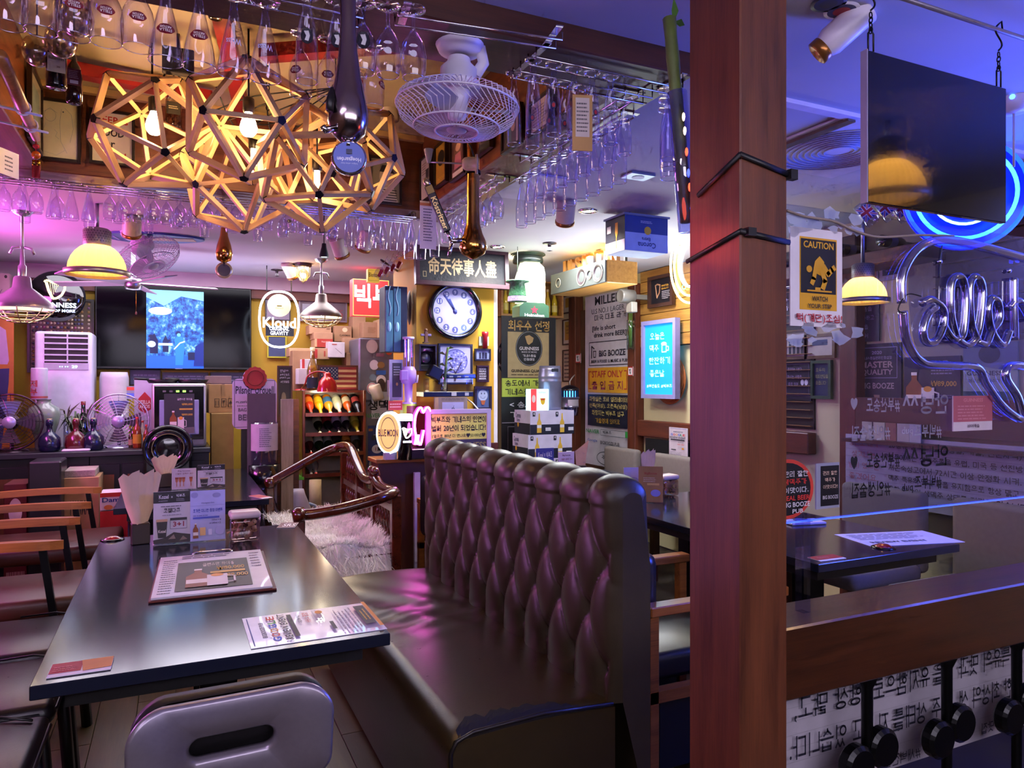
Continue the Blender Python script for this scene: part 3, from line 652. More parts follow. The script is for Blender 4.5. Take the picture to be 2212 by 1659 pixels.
# papers on the right table
q=at(1940,1163,Z=ZT); t=T('menu_sheet','white printed menu sheet lying on the table behind the pillar','sheet',(q.x,q.y,ZT),R(-14))
MB().box(-.22,.22,-.12,.12,0,.0015).build('sheet',t,m('#c9c2d6',.4)); flatprint([('lines',.08,.1,.9,.55,6,'#5a5470'),('t','REVIEW EVENT',.4,.75,.6,.12,'#2a2a40')],.44,.24,t,.0016)
q=at(1735,1130,Z=ZT); t=T('card_tray','small pale card tray behind the pillar on the right table','tray',(q.x,q.y,ZT),R(-14)); MB().box(-.09,.09,-.05,.05,0,.012,bev=.003).build('tray',t,m('#b8b0cc',.4)); MB().box(-.04,.03,-.03,.02,.0125,.016).build('card',t,'#2a2434')
# ---- table-top stands
def stand(u0,v0,u1,v1,Y,label,items,board,base='#0e0c10',group='table stand cards',rz=0):
    r_=RY(u0,v0,u1,v1,Y); t=T('menu_stand',label,'menu stand',(r_[0],Y,ZT),rz,group); w,h=r_[3],r_[2]+r_[4]/2-ZT
    b=MB(); b.box(-w/2,w/2,-.002,.002,.004,h,mx=Matrix.Rotation(R(-6),4,'X')); b.build('card',t,m(board,.4))
    pb=MB(); printed(pb,items,w,h-.006,0,.0005); mx=Matrix.Rotation(R(-6),4,'X')@Matrix.Translation((0,-.0024,(h+.004)/2)); pb.v=[tuple(mx@Vector(q))for q in pb.v]; pb.build('print',t)
    MB().box(-w/2-.002,w/2+.002,-.01,.045,0,.004).build('foot',t,glassm('#ffffff',.1,.5))
    MB().box(-w/2-.001,w/2+.001,-.006,-.0045,.004,h,mx=Matrix.Rotation(R(-6),4,'X')).build('sleeve',t,glassm('#ffffff',.03,.3)); return t
KOZ=[('r',.5,.11,1,.22,'#17171f'),('t','Kozel',.28,.10,.26,.08,'#d8d4dc',1.4),('t','×',.5,.11,.04,.04,'#d8d4dc'),('t','빅부즈',.74,.09,.24,.07,'#d8d4dc',1.2),('lines',.14,.16,.42,.2,1,'#9a96a2'),('lines',.62,.14,.88,.2,2,'#9a96a2'),('lines',.2,.27,.8,.31,1,'#55505c'),('t','코젤다크',.5,.37,.45,.09,'#1c1c24',1.4),('lines',.24,.44,.82,.48,1,'#8a8490'),
       ('p',[(.08,.55),(.38,.55),(.34,.9),(.13,.9)],'#15110f'),('r',.23,.56,.30,.05,'#b9946a'),('t','Kozel',.235,.77,.2,.06,'#d8d0c4',1),('r',.68,.545,.46,.05,'#17171f'),('f',.45,.52,.91,.735,.008,'#17171f'),('t','3+1',.68,.645,.3,.1,'#8a1c34',1.5),
       ('p',[(0,.93),(.3,.9),(.55,.8),(.75,.83),(1,.86),(1,1),(0,1)],'#2a201c'),('p',[(.4,.93),(.55,.84),(.6,.93)],'#8a7a6a'),('p',[(.7,.97),(.8,.88),(.92,.95)],'#7a6858')]
HOE=[('e',.12,.08,.1,.06,'#9a9ad0'),('e',.75,.1,.12,.05,'#9a9ad0'),('t','Hoegaarden',.5,.25,.36,.04,'#5a5aa0',.6),('r',.5,.3,1,.004,'#7a7ac0'),('t','호가든 미니잔 증정 이벤트',.5,.4,.84,.07,'#2a3ab0',1.3),('lines',.08,.48,.6,.52,1,'#6a6ab0'),('r',.45,.545,.75,.04,'#4a56c0'),('t','330ml × 8',.74,.60,.26,.035,'#2a2a60',.8),('t','or 640ml × 2',.70,.66,.32,.035,'#2a2a60',.8)]+BOT(.15,.8,.30)+[('r',.35,.82,.16,.16,'#d8b070'),('r',.56,.84,.1,.12,'#c9c9e8'),('e',.84,.82,.13,.09,'#a6a6da')]
STL=[('t','Big booze',.5,.12,.5,.07,'#4a2a38',.8),('t','스텔라 생맥주 3+1',.5,.25,.72,.07,'#7a3a48',.6)]+[x for i,q in enumerate((.2,.34,.48,.78))for x in(('p',[(q-.07,.42),(q+.07,.42),(q+.05,.62),(q+.015,.68),(q+.015,.86),(q-.015,.86),(q-.015,.68),(q-.05,.62)],'#a85a2c'),('r',q,.47,.13,.05,'#7a2a22'),('r',q,.88,.1,.02,'#c8a890'))]
stand(331,1062,411,1166,3.30,'black and white stand card with a dark beer glass beside the napkins',KOZ,'#c9c4ca')
stand(411,1060,487,1160,3.29,'pale blue stand card between the dark beer card and the snack box',HOE,'#b4b6ec')
stand(371,1012,424,1072,4.95,'pale stand card with four red beer glasses on the further table',STL,'#c4b6c8')
stand(427,1004,486,1072,4.90,'dark headed stand card with beer glass on the further table',KOZ,'#c9c4ca')
def napkins(u,v,Y,label,h=.145,tilt=0,k=1):
    q=at(u,v,Y=Y); t=T('napkin_holder',label,'napkin holder',(q.x,Y,ZT),R(8),'napkin holders')
    MB().box(-.034*k,.034*k,-.028*k,.028*k,0,.085*k,bev=.003).build('box',t,m('#2a1712',.45))
    for i in range(5):
        a=(i-2)*.16; b=MB(); pts=[]
        for j in range(5):
            zz=.03+(h+.02)*j/4; wd=(.010+.016*math.sin(PI*min(1,j/3.2)*.62))*k
            pts+=[(-wd+a*.09*j*k*.5+tilt*zz,(i-2)*.008+.012*math.sin(j+i),zz),(a*.05*j+tilt*zz,(i-2)*.008-.012,zz+(.02 if j==4 else 0)),(wd+a*.09*j*k*.5+tilt*zz,(i-2)*.008+.006*math.cos(j*2+i),zz+(.03 if j==4 else 0)*(i%2))]
        b.add(pts,[f for j in range(4)for f in((j*3,j*3+1,j*3+4,j*3+3),(j*3+1,j*3+2,j*3+5,j*3+4))],None,True); b.build('napkin',t,m('#d2b294',.8))
napkins(303,1100,3.36,'dark napkin holder with fanned cream napkins on the front table',.225)
napkins(356,1060,5.15,'dark napkin holder with rolled napkins on the further table',.13)
# ---- snack box
def snackbox(u,v,Y,label,Z=ZT,s=1):
    q=at(u,v,Y=Y); t=T('snack_box',label,'storage box',(q.x,Y,Z),R(3),'clear snack boxes')
    MB().box(-.058,.058,-.045,.045,.001,.095,bev=.012,seg=2).build('box',t,glassm('#e6d6d0',.10,.6)); MB().box(-.061,.061,-.048,.048,.095,.125,bev=.012,seg=2).build('lid',t,m('#d8c4bc',.35))
    rr=random.Random(int(u)); pm0=None
    for k in range(22):
        if pm0 is None: pm0=MB().tube([(-.011,0,0),(.011,0,0)],.0105,8,cap=False).build('corn_snack',t,m('#b9967e',.8)); o=pm0
        else: o=pm0.copy(); COL.objects.link(o)
        o.location=(rr.uniform(-.04,.04),rr.uniform(-.028,.028),.016+.012*(k//4)+rr.random()*.006); o.rotation_euler=(rr.random()*3,rr.random()*3,rr.random()*3)
    if s: MB().box(-.045,.03,-.01,.01,.06,.064,mx=Matrix.Rotation(R(-28),4,'Y')).build('scoop',t,wood('#b07c48','#7a5026'))
snackbox(528,1120,3.25,'clear snack box with white lid on the front table')
q=at(1440,1070,Z=ZT); snackbox(1440,1040,q.y,'clear snack box on the table behind the tufted bench',ZT,0)
# stands and napkins on the table behind the bench
q=at(1418,1085,Z=ZT)
stand(1384,1008,1427,1085,q.y,'amber stand card leaning on the table behind the tufted bench',[('t','BigBooze',.5,.2,.5,.08,'#a8341c',1.3),('lines',.2,.3,.8,.45,3,'#d8c0a0'),('r',.6,.5,.5,.06,'#e0b060'),('e',.7,.75,.2,.1,'#8a8ad0')],'#a8763c',rz=R(-35))
stand(1352,1010,1388,1055,q.y+.12,'white stand card behind the amber card on that table',[('e',.5,.5,.3,.2,'#8a8ad0')],'#b8b0d8',rz=R(-20))
q=at(1400,1066,Z=ZT); napkins(1400,1066,q.y,'napkin holder with a pointed napkin behind the amber card',.19)

# ---- front chair seen from behind: brushed aluminium back with a slot
ch=T('metal_back_chair','chair with brushed metal slotted back pushed under the front table','chair',(.10,1.52,0),R(2))
ALU=m('#8c8490',.34,.6,v=.04,s=80)
def rrect(w,h,r_,n=8,skew=0):
    out=[]
    for cx,cz,a0 in((w-r_,h-r_,0),(-w+r_,h-r_,90),(-w+r_,-h+r_,180),(w-r_,-h+r_,270)):
        for i in range(n+1): a=R(a0+90*i/n); out.append((cx+r_*math.cos(a),cz+r_*math.sin(a)))
    return out
o_=rrect(.185,.105,.06); i_=rrect(.078,.021,.0205); N=len(o_)
bend=lambda x,z: .05*(x/.18)**2*-1+(z)*-.18
rings=[]
for k,(pr,off)in enumerate((([(x*.985,z*.97)for x,z in o_],.014),(o_,.006),(o_,-.004),([(x*.965,z*.94)for x,z in o_],-.012),([(x*1.14,z*1.4)for x,z in i_],-.012),([(x*1.05,z*1.14)for x,z in i_],-.007),(i_,.0),(i_,.012),([(x*.985,z*.97)for x,z in o_],.014))):
    rings.append([(x,off+bend(x,z),z)for x,z in pr])
V=[v for rg in rings for v in rg]; Q=[(j*N+i,j*N+(i+1)%N,(j+1)*N+(i+1)%N,(j+1)*N+i)for j in range(len(rings)-1)for i in range(N)]
MB().add(V,Q,None,True,Matrix.Translation((0,0,.70))).build('backrest',ch,ALU)
pd=MB()
for k,(f,off)in enumerate(((.9,.016),(.96,.026),(.96,.046),(.86,.054))):
    pd.v+=[(x*f,off+bend(x,z),z*f+.71)for x,z in o_]
for j in range(3): pd.f+=[(j*N+i,j*N+(i+1)%N,(j+1)*N+(i+1)%N,(j+1)*N+i)for i in range(N)]
pd.f+=[tuple(range(3*N,4*N))]; pd.mi=[0]*len(pd.f); pd.sm=[True]*len(pd.f); pd.build('back_pad',ch,leather('#100e10',.45))
MB().box(-.20,.20,.05,.46,.43,.48,bev=.02,seg=2).build('seat',ch,leather('#0e0d0f',.4))
for s in(-1,1):
    MB().tube([(s*.13,.0,.66),(s*.15,.02,.46),(s*.17,.0,.2),(s*.185,-.05,0)],.014,8).build('leg',ch,ALU); MB().tube([(s*.17,.42,.44),(s*.185,.46,0)],.014,8).build('leg',ch,ALU)

# ---- black leather side chairs at the near left
BL=leather('#141015',.34,'#2a2420',60,.68)
for i,(y0,y1)in enumerate(((2.98,3.45),(2.47,2.94),(1.96,2.43))):
    t=T('black_leather_chair','worn black leather chair along the left, %s from the metal-backed chair'%ORD[2-i],'chair',(-.56,(y0+y1)/2,0),0,'worn black leather chairs on the left')
    d=(y1-y0)/2
    MB().box(-.24,.24,-d,d,.40,.465,bev=.03,seg=3).build('seat',t,BL)
    MB().tube([(-.235,-d+.012,.44),(.20,-d+.006,.44),(.238,-d+.04,.44),(.238,d-.04,.44),(.20,d-.006,.44),(-.235,d-.012,.44)],.007,6).build('piping',t,leather('#1c1a22',.3))
    MB().tube([(.0,d-.02,.472),(.12,d-.015,.474),(.2,d-.06,.47)],.004,5).build('crease',t,BL)
    MB().box(-.29,-.23,-d+.02,d-.02,.44,.92,bev=.025,seg=2).build('backrest',t,BL)
    for sx,sy in((.2,-1),(.2,1),(-.22,-1),(-.22,1)): MB().tube([(sx,sy*(d-.03),.40),(sx+.015,sy*(d-.03),.2),(sx+.03,sy*(d-.03),0)],.02,6).build('leg',t,BLK)
# ---- armchairs with honey wood arms
AW=wood('#b8742e','#8a5018','x',.35,.8,.2); BRL=leather('#4a2414',.42)
for i,(ya,yb)in enumerate(((3.65,4.25),(4.77,5.42))):
    yc=(ya+yb)/2; d=(yb-ya)/2
    t=T('wood_arm_chair',('nearer' if i==0 else 'further')+' brown leather armchair with honey coloured wooden arms','armchair',(-.78,yc,0),0,'armchairs with honey coloured arms')
    MB().box(-.30,.47,-d+.03,d-.03,.38,.47,bev=.025,seg=2).build('seat',t,BRL)
    MB().box(-.40,-.30,-d+.04,d-.04,.42,.88,bev=.03,seg=2,mx=Matrix.Translation((0,0,0))@Matrix.Rotation(R(-8),4,'Y')).build('backrest',t,BRL)
    for s in(-1,1):
        arm=MB(); L_=16; pr=[]
        for j in range(L_+1):
            q=j/L_; x=-.42+.76*q; hw=.026*(1-max(0,(q-.86)/.14)**2*.85); pr.append((x,hw,.70+.018*math.sin(q*2.6)))
        arm.v=[pt for x,hw,z in pr for pt in((x,s*d-hw,z-.022),(x,s*d+hw,z-.022),(x,s*d+hw*.9,z+.016),(x,s*d-hw*.9,z+.016))]
        arm.f=[(j*4+a,j*4+(a+1)%4,j*4+4+(a+1)%4,j*4+4+a)for j in range(L_)for a in range(4)]+[(3,2,1,0),tuple(L_*4+a for a in range(4))]
        arm.mi=[0]*len(arm.f); arm.sm=[False]*len(arm.f); arm.build('armrest',t,AW)
        MB().box(-.014,.014,-.012,.012,0,.70,mx=Matrix.Translation((.36,s*d,0))@Matrix.Rotation(R(-8),4,'Y')).build('leg',t,BLKM)
        MB().box(-.014,.014,-.012,.012,0,.70,mx=Matrix.Translation((-.40,s*d,0))@Matrix.Rotation(R(6),4,'Y')).build('leg',t,BLKM)

# ---- carved settee with white fur
SE=wood('#5a2412','#2e0e06','y',.18,.8,.6,.05)
t=T('carved_settee','dark red carved wooden settee with curved arms and turned spindles','settee',(0,0,0))
def sm(pts,sub=6):
    P=[Vector(p)for p in pts]; k=len(P); out=[]
    for i in range(k-1):
        p0,p1,p2,p3=P[max(0,i-1)],P[i],P[i+1],P[min(k-1,i+2)]
        for j in range(sub): q=j/sub; out.append(.5*((2*p1)+(p2-p0)*q+(2*p0-5*p1+4*p2-p3)*q*q+(3*p1-p0-3*p2+p3)*q**3))
    return out+[P[-1]]
XS=1.15
MB().tube(sm([(.60,5.42,.69),(.80,5.46,.79),(1.0,5.5,.885),(1.10,5.48,.925),(XS,5.36,.94),(XS,5.2,.92),(XS,5.0,.83),(XS,4.82,.77),(XS,4.66,.775),(XS,4.56,.80)]),.032,10).build('crest_rail',t,SE)
MB().tube(sm([(XS,4.52,.80),(XS,4.42,.77),(XS,4.25,.765),(XS,4.10,.775),(1.12,4.03,.775),(1.02,3.985,.755),(.85,4.0,.715),(.70,4.04,.69),(.60,4.06,.685)]),.032,10).build('arm_rail',t,SE)
kb=MB(); kb.sph((XS,4.54,.825),.045,14,sc=(.8,1.2,.9)); kb.sph((XS-.01,4.50,.85),.028,12); kb.sph((XS-.01,4.59,.845),.03,12); kb.build('carved_knob',t,SE)
for y,z,n in((5.42,.69,'arm'),(4.06,.685,'arm')): MB().tube([(.635,y,z),(.60,y,z),(.575,y,z-.004)],[.042,.045,.034],12).build('arm_cap',t,SE)
for x,y,z in((.61,5.42,.66),(.61,4.06,.66),(XS,5.46,.88),(XS,4.06,.76)): MB().box(x-.028,x+.028,y-.028,y+.028,0,z,bev=.006).build('leg',t,SE)
for y,z in((4.54,.78),(4.98,.82)): MB().box(XS-.022,XS+.022,y-.025,y+.025,.44,z).build('stile',t,SE)
for z in(.46,.66): MB().box(XS-.02,XS+.02,4.09,5.43,z,z+.04).build('back_rail',t,SE)
pr=[(.009,0),(.012,.012),(.008,.03),(.016,.07),(.017,.09),(.011,.125),(.008,.14),(.012,.155),(.009,.17)]
sp0=None
for y0,y1,z,k in((4.12,4.50,.495,6),(4.58,4.94,.495,6),(5.02,5.40,.495,6),(5.06,5.38,.70,5)):
    for i in range(k):
        if sp0 is None: sp0=MB().lathe(pr,10).build('spindle',t,SE); o=sp0
        else: o=sp0.copy(); COL.objects.link(o)
        o.location=(XS,y0+(y1-y0)*(i+.5)/k,z)
MB().box(.60,XS,4.08,5.44,.36,.43,bev=.01).build('seat',t,SE)
fur=T('fur_throw','long-haired white fur throw spread over the carved settee seat','fur throw',(0,0,0))
FU=m('#fbf6f0',.9,v=.03,s=9); V=[]; Q=[]; nx,ny=26,60
def fz(a,y):
    x=.57+.56*a; z=.465+.015*math.sin(y*9+a*5)+.012*math.sin(y*23-a*11)
    if y<4.10: z-=(4.10-y)*2.6
    return(x,max(y,3.99-.02*math.sin(a*9)),z)
for i in range(nx):
    for j in range(ny): V.append(fz(i/(nx-1),4.0+1.38*j/(ny-1)))
for i in range(nx-1):
    for j in range(ny-1): Q.append((i*ny+j,(i+1)*ny+j,(i+1)*ny+j+1,i*ny+j+1))
MB().add(V,Q,None,True).build('pelt',fur,FU)
rr=random.Random(11); hb_=MB()
for k in range(14000):
    a=rr.random(); y=4.0+1.38*rr.random()**2; p0=Vector(fz(a,y)); ln=rr.uniform(.03,.06); edge=y<4.12 or a>.9
    d=Vector((rr.uniform(-.6,.6)+(.5 if a>.85 else 0),rr.uniform(-1,.35)if not edge else rr.uniform(-.6,-.1),rr.uniform(.15,.7)if not edge else(rr.uniform(-1.1,-.3)if y<4.12 else .8))).normalized()*ln*(1.5 if edge else 1)
    sd=Vector((rr.uniform(-1,1),rr.uniform(-1,1),.2)).normalized()*.003; md=p0+d*.55+Vector((0,0,.008))
    hb_.add([p0-sd,p0+sd,md+sd*.7,md-sd*.7,p0+d],[(0,1,2,3),(3,2,4)],None,True)
tag(hb_.build('hair',fur,FU),kind='stuff')

# ---- wooden framed black leather armchairs behind the bench
OW=wood('#a8642e','#6f3c18','x',.35,.8,.2); DL=leather('#15171f',.32)
def framechair(x,y,label,rz=0):
    t=T('wood_frame_chair',label,'armchair',(x,y,0),rz,'wood framed black leather armchairs')
    MB().box(-.27,.30,-.25,.25,.34,.44,bev=.025,seg=2).build('seat',t,DL); MB().box(-.34,-.24,-.25,.25,.40,.80,bev=.04,seg=2).build('backrest',t,DL)
    for s in(-1,1):
        MB().box(-.33,.30,s*.29-.03,s*.29+.03,.60,.635,bev=.004).build('armrest',t,OW); MB().box(-.33,.30,s*.29-.02,s*.29+.02,.30,.34).build('side_rail',t,OW); MB().box(-.28,.25,s*.29-.008,s*.29+.008,.06,.299).build('side_panel',t,BLK)
        for xx in(-.31,.27): MB().box(xx-.02,xx+.02,s*.29-.02,s*.29+.02,0,.60,bev=.003).build('leg',t,OW)
    return t
framechair(1.80,4.36,'wood framed black leather armchair beyond the far end of the bench')
framechair(1.80,3.72,'wood framed black leather armchair just behind the settee back')
framechair(1.80,2.35,'wood framed black leather armchair between bench and pillar')
# ---- grey upholstered chairs along the right wall
GU=m('#6e6460',.75,v=.05,s=40,b=.05)
def greychair(x,y,label,rz=R(180)):
    t=T('grey_chair',label,'chair',(x,y,0),rz,'grey upholstered chairs along the right wall')
    MB().box(-.24,.26,-.25,.25,.38,.47,bev=.03,seg=2).build('seat',t,GU); MB().box(-.30,-.22,-.25,.25,.42,.84,bev=.03,seg=3).build('backrest',t,GU)
    for sx,sy in((-.24,-1),(-.24,1),(.22,-1),(.22,1)): MB().box(sx-.02,sx+.02,sy*.21-.02,sy*.21+.02,0,.39).build('leg',t,wood('#4a2414','#2a1208','z'))
    return t
for i,(x,y)in enumerate(((3.30,5.35),(3.30,4.62),(3.30,4.02),(3.24,2.72),(3.26,2.08))):
    greychair(x,y,'grey upholstered high-back chair along the right wall, %s from the back'%ORD[i])
st_=T('round_stool','blue black round stool under the table behind the bench','stool',(2.35,3.75,0)); MB().lathe([(.001,.47),(.14,.46),(.165,.43),(.16,.39),(.001,.39)],20).build('seat',st_,leather('#1c2c3c',.3))
for k in range(4): MB().cyl((.11*math.cos(k*PI/2),.11*math.sin(k*PI/2),.39),(.15*math.cos(k*PI/2),.15*math.sin(k*PI/2),0),.013,n=6).build('leg',st_,wood('#6a3420','#3a180c','z'))
# ================================================================== overhead: chandelier, glasses, fans, taps
from mathutils import Quaternion
ph=(1+5**.5)/2
IC=[(0,a,b*ph)for a in(1,-1)for b in(1,-1)]+[(a,b*ph,0)for a in(1,-1)for b in(1,-1)]+[(b*ph,0,a)for a in(1,-1)for b in(1,-1)]
IC=[Vector(v).normalized()for v in IC]
ED=[(i,j)for i in range(12)for j in range(i)if(IC[i]-IC[j]).length<1.1]
cd=T('chandelier','large wooden geodesic chandelier of joined open balls over the front table','chandelier',(0,0,0))
SW=[wood('#dcb684','#c49c66','z',.45,.8),wood('#d2aa76','#b88e58','z',.45,.9)]
st0={}; JM=m('#1a1a20',.4,.6); jn0=None
RB=.24; EL=(IC[ED[0][0]]-IC[ED[0][1]]).length*RB
BALLS=[((.245,2.848,2.369),(-.245,-.5972,-.7619,-.0533)),((-.083,3.124,2.379),(.6912,.7158,.0056,.0991)),((.663,3.023,2.353),(.3737,.2179,.6044,-.669)),((.243,3.244,2.263),(.0922,.1423,.9756,.1392)),((.499,2.913,2.248),(-.5106,-.366,.6498,.4279))]
for bi,(C,q)in enumerate(BALLS):
    C=Vector(C); q=Quaternion(q)
    P=[C+RB*(q@v)for v in IC]
    for k,(i,j)in enumerate(ED):
        d=P[j]-P[i]; kk=k%2
        if kk not in st0:
            w,hh=.0076,.0108; h=EL/2-.012
            st0[kk]=MB().add([(-w,-hh,-h),(w,-hh,-h),(w,hh,-h),(-w,hh,-h),(-w*.8,-hh*.7,-h-.006),(w*.8,-hh*.7,-h-.006),(w*.8,hh*.7,-h-.006),(-w*.8,hh*.7,-h-.006),(-w,-hh,h),(w,-hh,h),(w,hh,h),(-w,hh,h),(-w*.8,-hh*.7,h+.006),(w*.8,-hh*.7,h+.006),(w*.8,hh*.7,h+.006),(-w*.8,hh*.7,h+.006)],
                [(0,1,9,8),(1,2,10,9),(2,3,11,10),(3,0,8,11),(0,4,5,1),(1,5,6,2),(2,6,7,3),(3,7,4,0),(8,9,13,12),(9,10,14,13),(10,11,15,14),(11,8,12,15),(4,7,6,5),(12,13,14,15)]).build('strut',cd,SW[kk]); o=st0[kk]
        else: o=st0[kk].copy(); COL.objects.link(o)
        zax=d.normalized(); rad=((P[i]+P[j])/2-C).normalized(); xax=zax.cross(rad).normalized(); yax=zax.cross(xax)
        o.rotation_mode='QUATERNION'; o.rotation_quaternion=Matrix((xax,yax,zax)).transposed().to_quaternion(); o.location=(P[i]+P[j])/2
    for i in range(12):
        if jn0 is None:
            jm=MB(); jm.v=[(.017*math.cos(2*PI*a/5),.017*math.sin(2*PI*a/5),z)for z in(-.012,.006)for a in range(5)]; jm.f=[tuple(range(4,-1,-1)),tuple(range(5,10))]+[(a,(a+1)%5,5+(a+1)%5,5+a)for a in range(5)]; jm.mi=[0]*7; jm.sm=[False]*7
            jn0=jm.build('joint',cd,JM); o=jn0
        else: o=jn0.copy(); COL.objects.link(o)
        o.rotation_mode='QUATERNION'; o.rotation_quaternion=(P[i]-C).to_track_quat('Z','Y'); o.location=P[i]
WARM=lin('#ffb46a')
def bulbmat(e,hx='#ffcf92'): return m(hx,.4,e=e)
def bulb(x,y,z,zc,e=26,tube=False,tilt=0):
    MB().cyl((x,y,z+.105),(x+tilt*(zc-z-.1),y,zc),.004,n=6).build('cord',cd,BLK)
    MB().lathe([(.001,.115),(.012,.112),(.021,.105),(.021,.06),(.018,.052)],12,c=(x,y,z)).build('socket',cd,m('#15130f',.4))
    pr=[(.013,.055),(.016,.045),(.026,.02),(.031,0),(.028,-.018),(.018,-.031),(.001,-.036)]if not tube else[(.011,.055),(.012,.04),(.012,-.04),(.008,-.055),(.001,-.058)]
    MB().lathe(pr,14,c=(x,y,z)).build('bulb',cd,bulbmat(e))
q=at(537,275,Y=2.848); bulb(q.x,q.y,q.z,2.62,70)
q=at(333,272,Y=3.10); bulb(q.x,q.y,q.z,2.60,70,tilt=.35)
q=at(548,350,Y=3.2); bulb(q.x,q.y,q.z,2.44,60,True)
q=at(685,398,Y=3.0); bulb(q.x,q.y,q.z,2.44,45,True)
q=at(745,320,Y=3.05); bulb(q.x,q.y,q.z,2.5,45,True)
for x,y in((.245,2.848),(-.083,3.124),(.663,3.023)): MB().cyl((x,y,2.6),(x,y,2.72),.004,n=6).build('hanging_cord',cd,BLK)
ck=MB()
for k in range(5): ck.tube(sm([(-.05+.1*k,3.2,2.62),(.1+.07*k,3.22+.02*k,2.52-.02*(k%3)),(.3+.05*k,3.18,2.60-.02*k),(.62,3.1,2.66)]),.003,5)
tag(ck.build('tangled_cable',cd,BLK),kind='stuff')
for z in range(14): MB().tube([(.33+.006*math.cos(a),3.0+(.006*math.sin(a)if z%2 else 0),2.70-.016*z+.011*math.sin(a))for a in[i*PI/4 for i in range(8)]],.0022,5,closed=True).build('chain_link',cd,BLKM)

# red beams under the bay ceiling, brass rose
for i,(p0,p1)in enumerate((((.05,2.05,2.66),(.30,3.70,2.66)),((.30,2.9,2.66),(1.19,2.3,2.66)),((-.45,3.35,2.66),(.14,3.45,2.66)))):
    p0,p1=Vector(p0),Vector(p1); d=p1-p0
    tag(MB().box(-.03,.03,0,d.length,-.025,.025,mx=Matrix.Translation(p0)@Matrix.Rotation(math.atan2(-d.x,d.y),4,'Z')).build('red_steel_bar',None,m('#8a1418',.4)),['red steel bar under the bay ceiling running away over the chandelier','red steel bar under the bay ceiling running towards the white fan','short red steel bar under the bay ceiling beside the black box'][i],'bar')
q=at(560,12,Z=2.70); t=T('ceiling_rose','round gilded ceiling ornament above the hanging glasses','ceiling rose',(q.x,q.y,2.72))
MB().lathe([(.001,-.03),(.05,-.03),(.06,-.02),(.10,-.018),(.105,-.03),(.12,-.03),(.13,0)],28).build('dish',t,m('#a87628',.35,.7))
for k in range(24): a=2*PI*k/24; MB().tube([(.055*math.cos(a),.055*math.sin(a),-.022),(.1*math.cos(a),.1*math.sin(a),-.021)],.004,5).build('rib',t,m('#8a5a18',.35,.7))if k==0 else None
q=at(385,135,Y=3.0); t=T('black_box','flat black metal box hanging between bay ceiling and chandelier','box',(q.x,3.0,q.z)); MB().box(-.055,.055,-.02,.02,-.045,.05,bev=.004).build('case',t,m('#141414',.4)); MB().tube([(0,0,.05),(0,0,2.72-q.z)],.006,6).build('strap',t,BLK)

# ---- pictures on the bay's wooden faces
sign('framed_drawing','framed pencil drawing of a man holding a fish on the bay wall','picture',RY(76,221,168,342,3.70),'Y',[('o',.35,.25,.14,.11,.006,'#6a7a8a'),('l',[(.2,.2),(.35,.12),(.52,.2)],.006,'#6a7a8a'),('l',[(.25,.4),(.15,.6),(.18,.9),(.5,.95),(.7,.85)],.005,'#7a8a96'),('l',[(.62,.12),(.58,.35),(.6,.7),(.75,.9)],.006,'#5a7a96'),('l',[(.7,.1),(.85,.2),(.9,.45),(.82,.7)],.006,'#5a7a96'),('e',.66,.17,.02,.015,'#4a5a66'),('l',[(.45,.5),(.52,.55),(.48,.62),(.56,.66)],.005,'#5a7a96')],'#c4c0a4',.01,(.012,'#1c0e08',.014))
sign('framed_slogan','framed slogan poster with red and black words on the bay wall','picture',RY(200,246,285,352,3.70),'Y',[('t','BEER is',.5,.14,.8,.14,'#a8281c',1.5),('t','GOOD',.45,.40,.7,.15,'#26201c',1.5),('t','for',.4,.62,.35,.15,'#26201c',1.5),('t','YOU',.55,.86,.6,.14,'#a8281c',1.5)],'#c9c0a8',.01,(.012,'#1c0e08',.014))
sign('framed_portrait','framed black and white portrait of a grinning person on the bay wall','picture',RY(800,345,862,436,3.70),'Y',[('r',.5,.5,1,1,'#8a8474'),('e',.55,.42,.25,.24,'#b9a890'),('p',[(.3,.3),(.4,.14),(.7,.14),(.82,.32)],'#241c14'),('p',[(.15,1),(.3,.66),(.8,.66),(.95,1)],'#d0c8b4')]+[('r',.55,.72+k*.06,.7,.022,'#241c14')for k in range(5)],'#9a9484',.01,(.012,'#1c0e08',.014))
def bayright(u0,v0,u1,v1,lab,items,board,nm='framed_photo'): sign(nm,lab,'picture',RX(u0,v0,u1,v1,1.187),'X',items,board,.01,(.01,'#241208',.014))
bayright(912,340,932,430,'framed white certificate at the far end of the bay side wall',[('r',.65,.5,.3,.4,'#4a4440'),('lines',.1,.1,.6,.4,5,'#8a6a60')],'#cfc6b8')
bayright(944,312,966,396,'framed yellow award with black oval on the bay side wall',[('e',.5,.35,.32,.2,'#1c1814'),('t','BOOZE',.55,.86,.7,.07,'#d8b030')],'#b89030')
bayright(978,290,1006,380,'framed pink family photo on the bay side wall',[('e',.5,.3,.2,.1,'#d0a890'),('p',[(.2,.8),(.3,.45),(.7,.45),(.8,.8)],'#b06a80'),('r',.5,.92,.8,.12,'#cfc8c0')],'#6a4a44')
bayright(1020,280,1062,330,'framed group photo under the white ceiling fan',[('e',.3+.2*k,.4,.08,.16,'#c0a080')for k in range(3)]+[('r',.5,.85,.8,.3,'#3a4038')],'#565048')
bayright(1090,242,1126,316,'framed green tinted photo on the bay side wall near the weizen glasses',[('r',.35,.5,.3,.7,'#4a7a5a'),('e',.6,.45,.12,.14,'#c0a888'),('r',.85,.5,.1,.9,'#c9c0a8')],'#4a4638')
bayright(1150,215,1190,280,'framed white sheet behind the hanging weizen glasses',[('lines',.1,.15,.9,.85,7,'#8a8078')],'#c9c0b4')

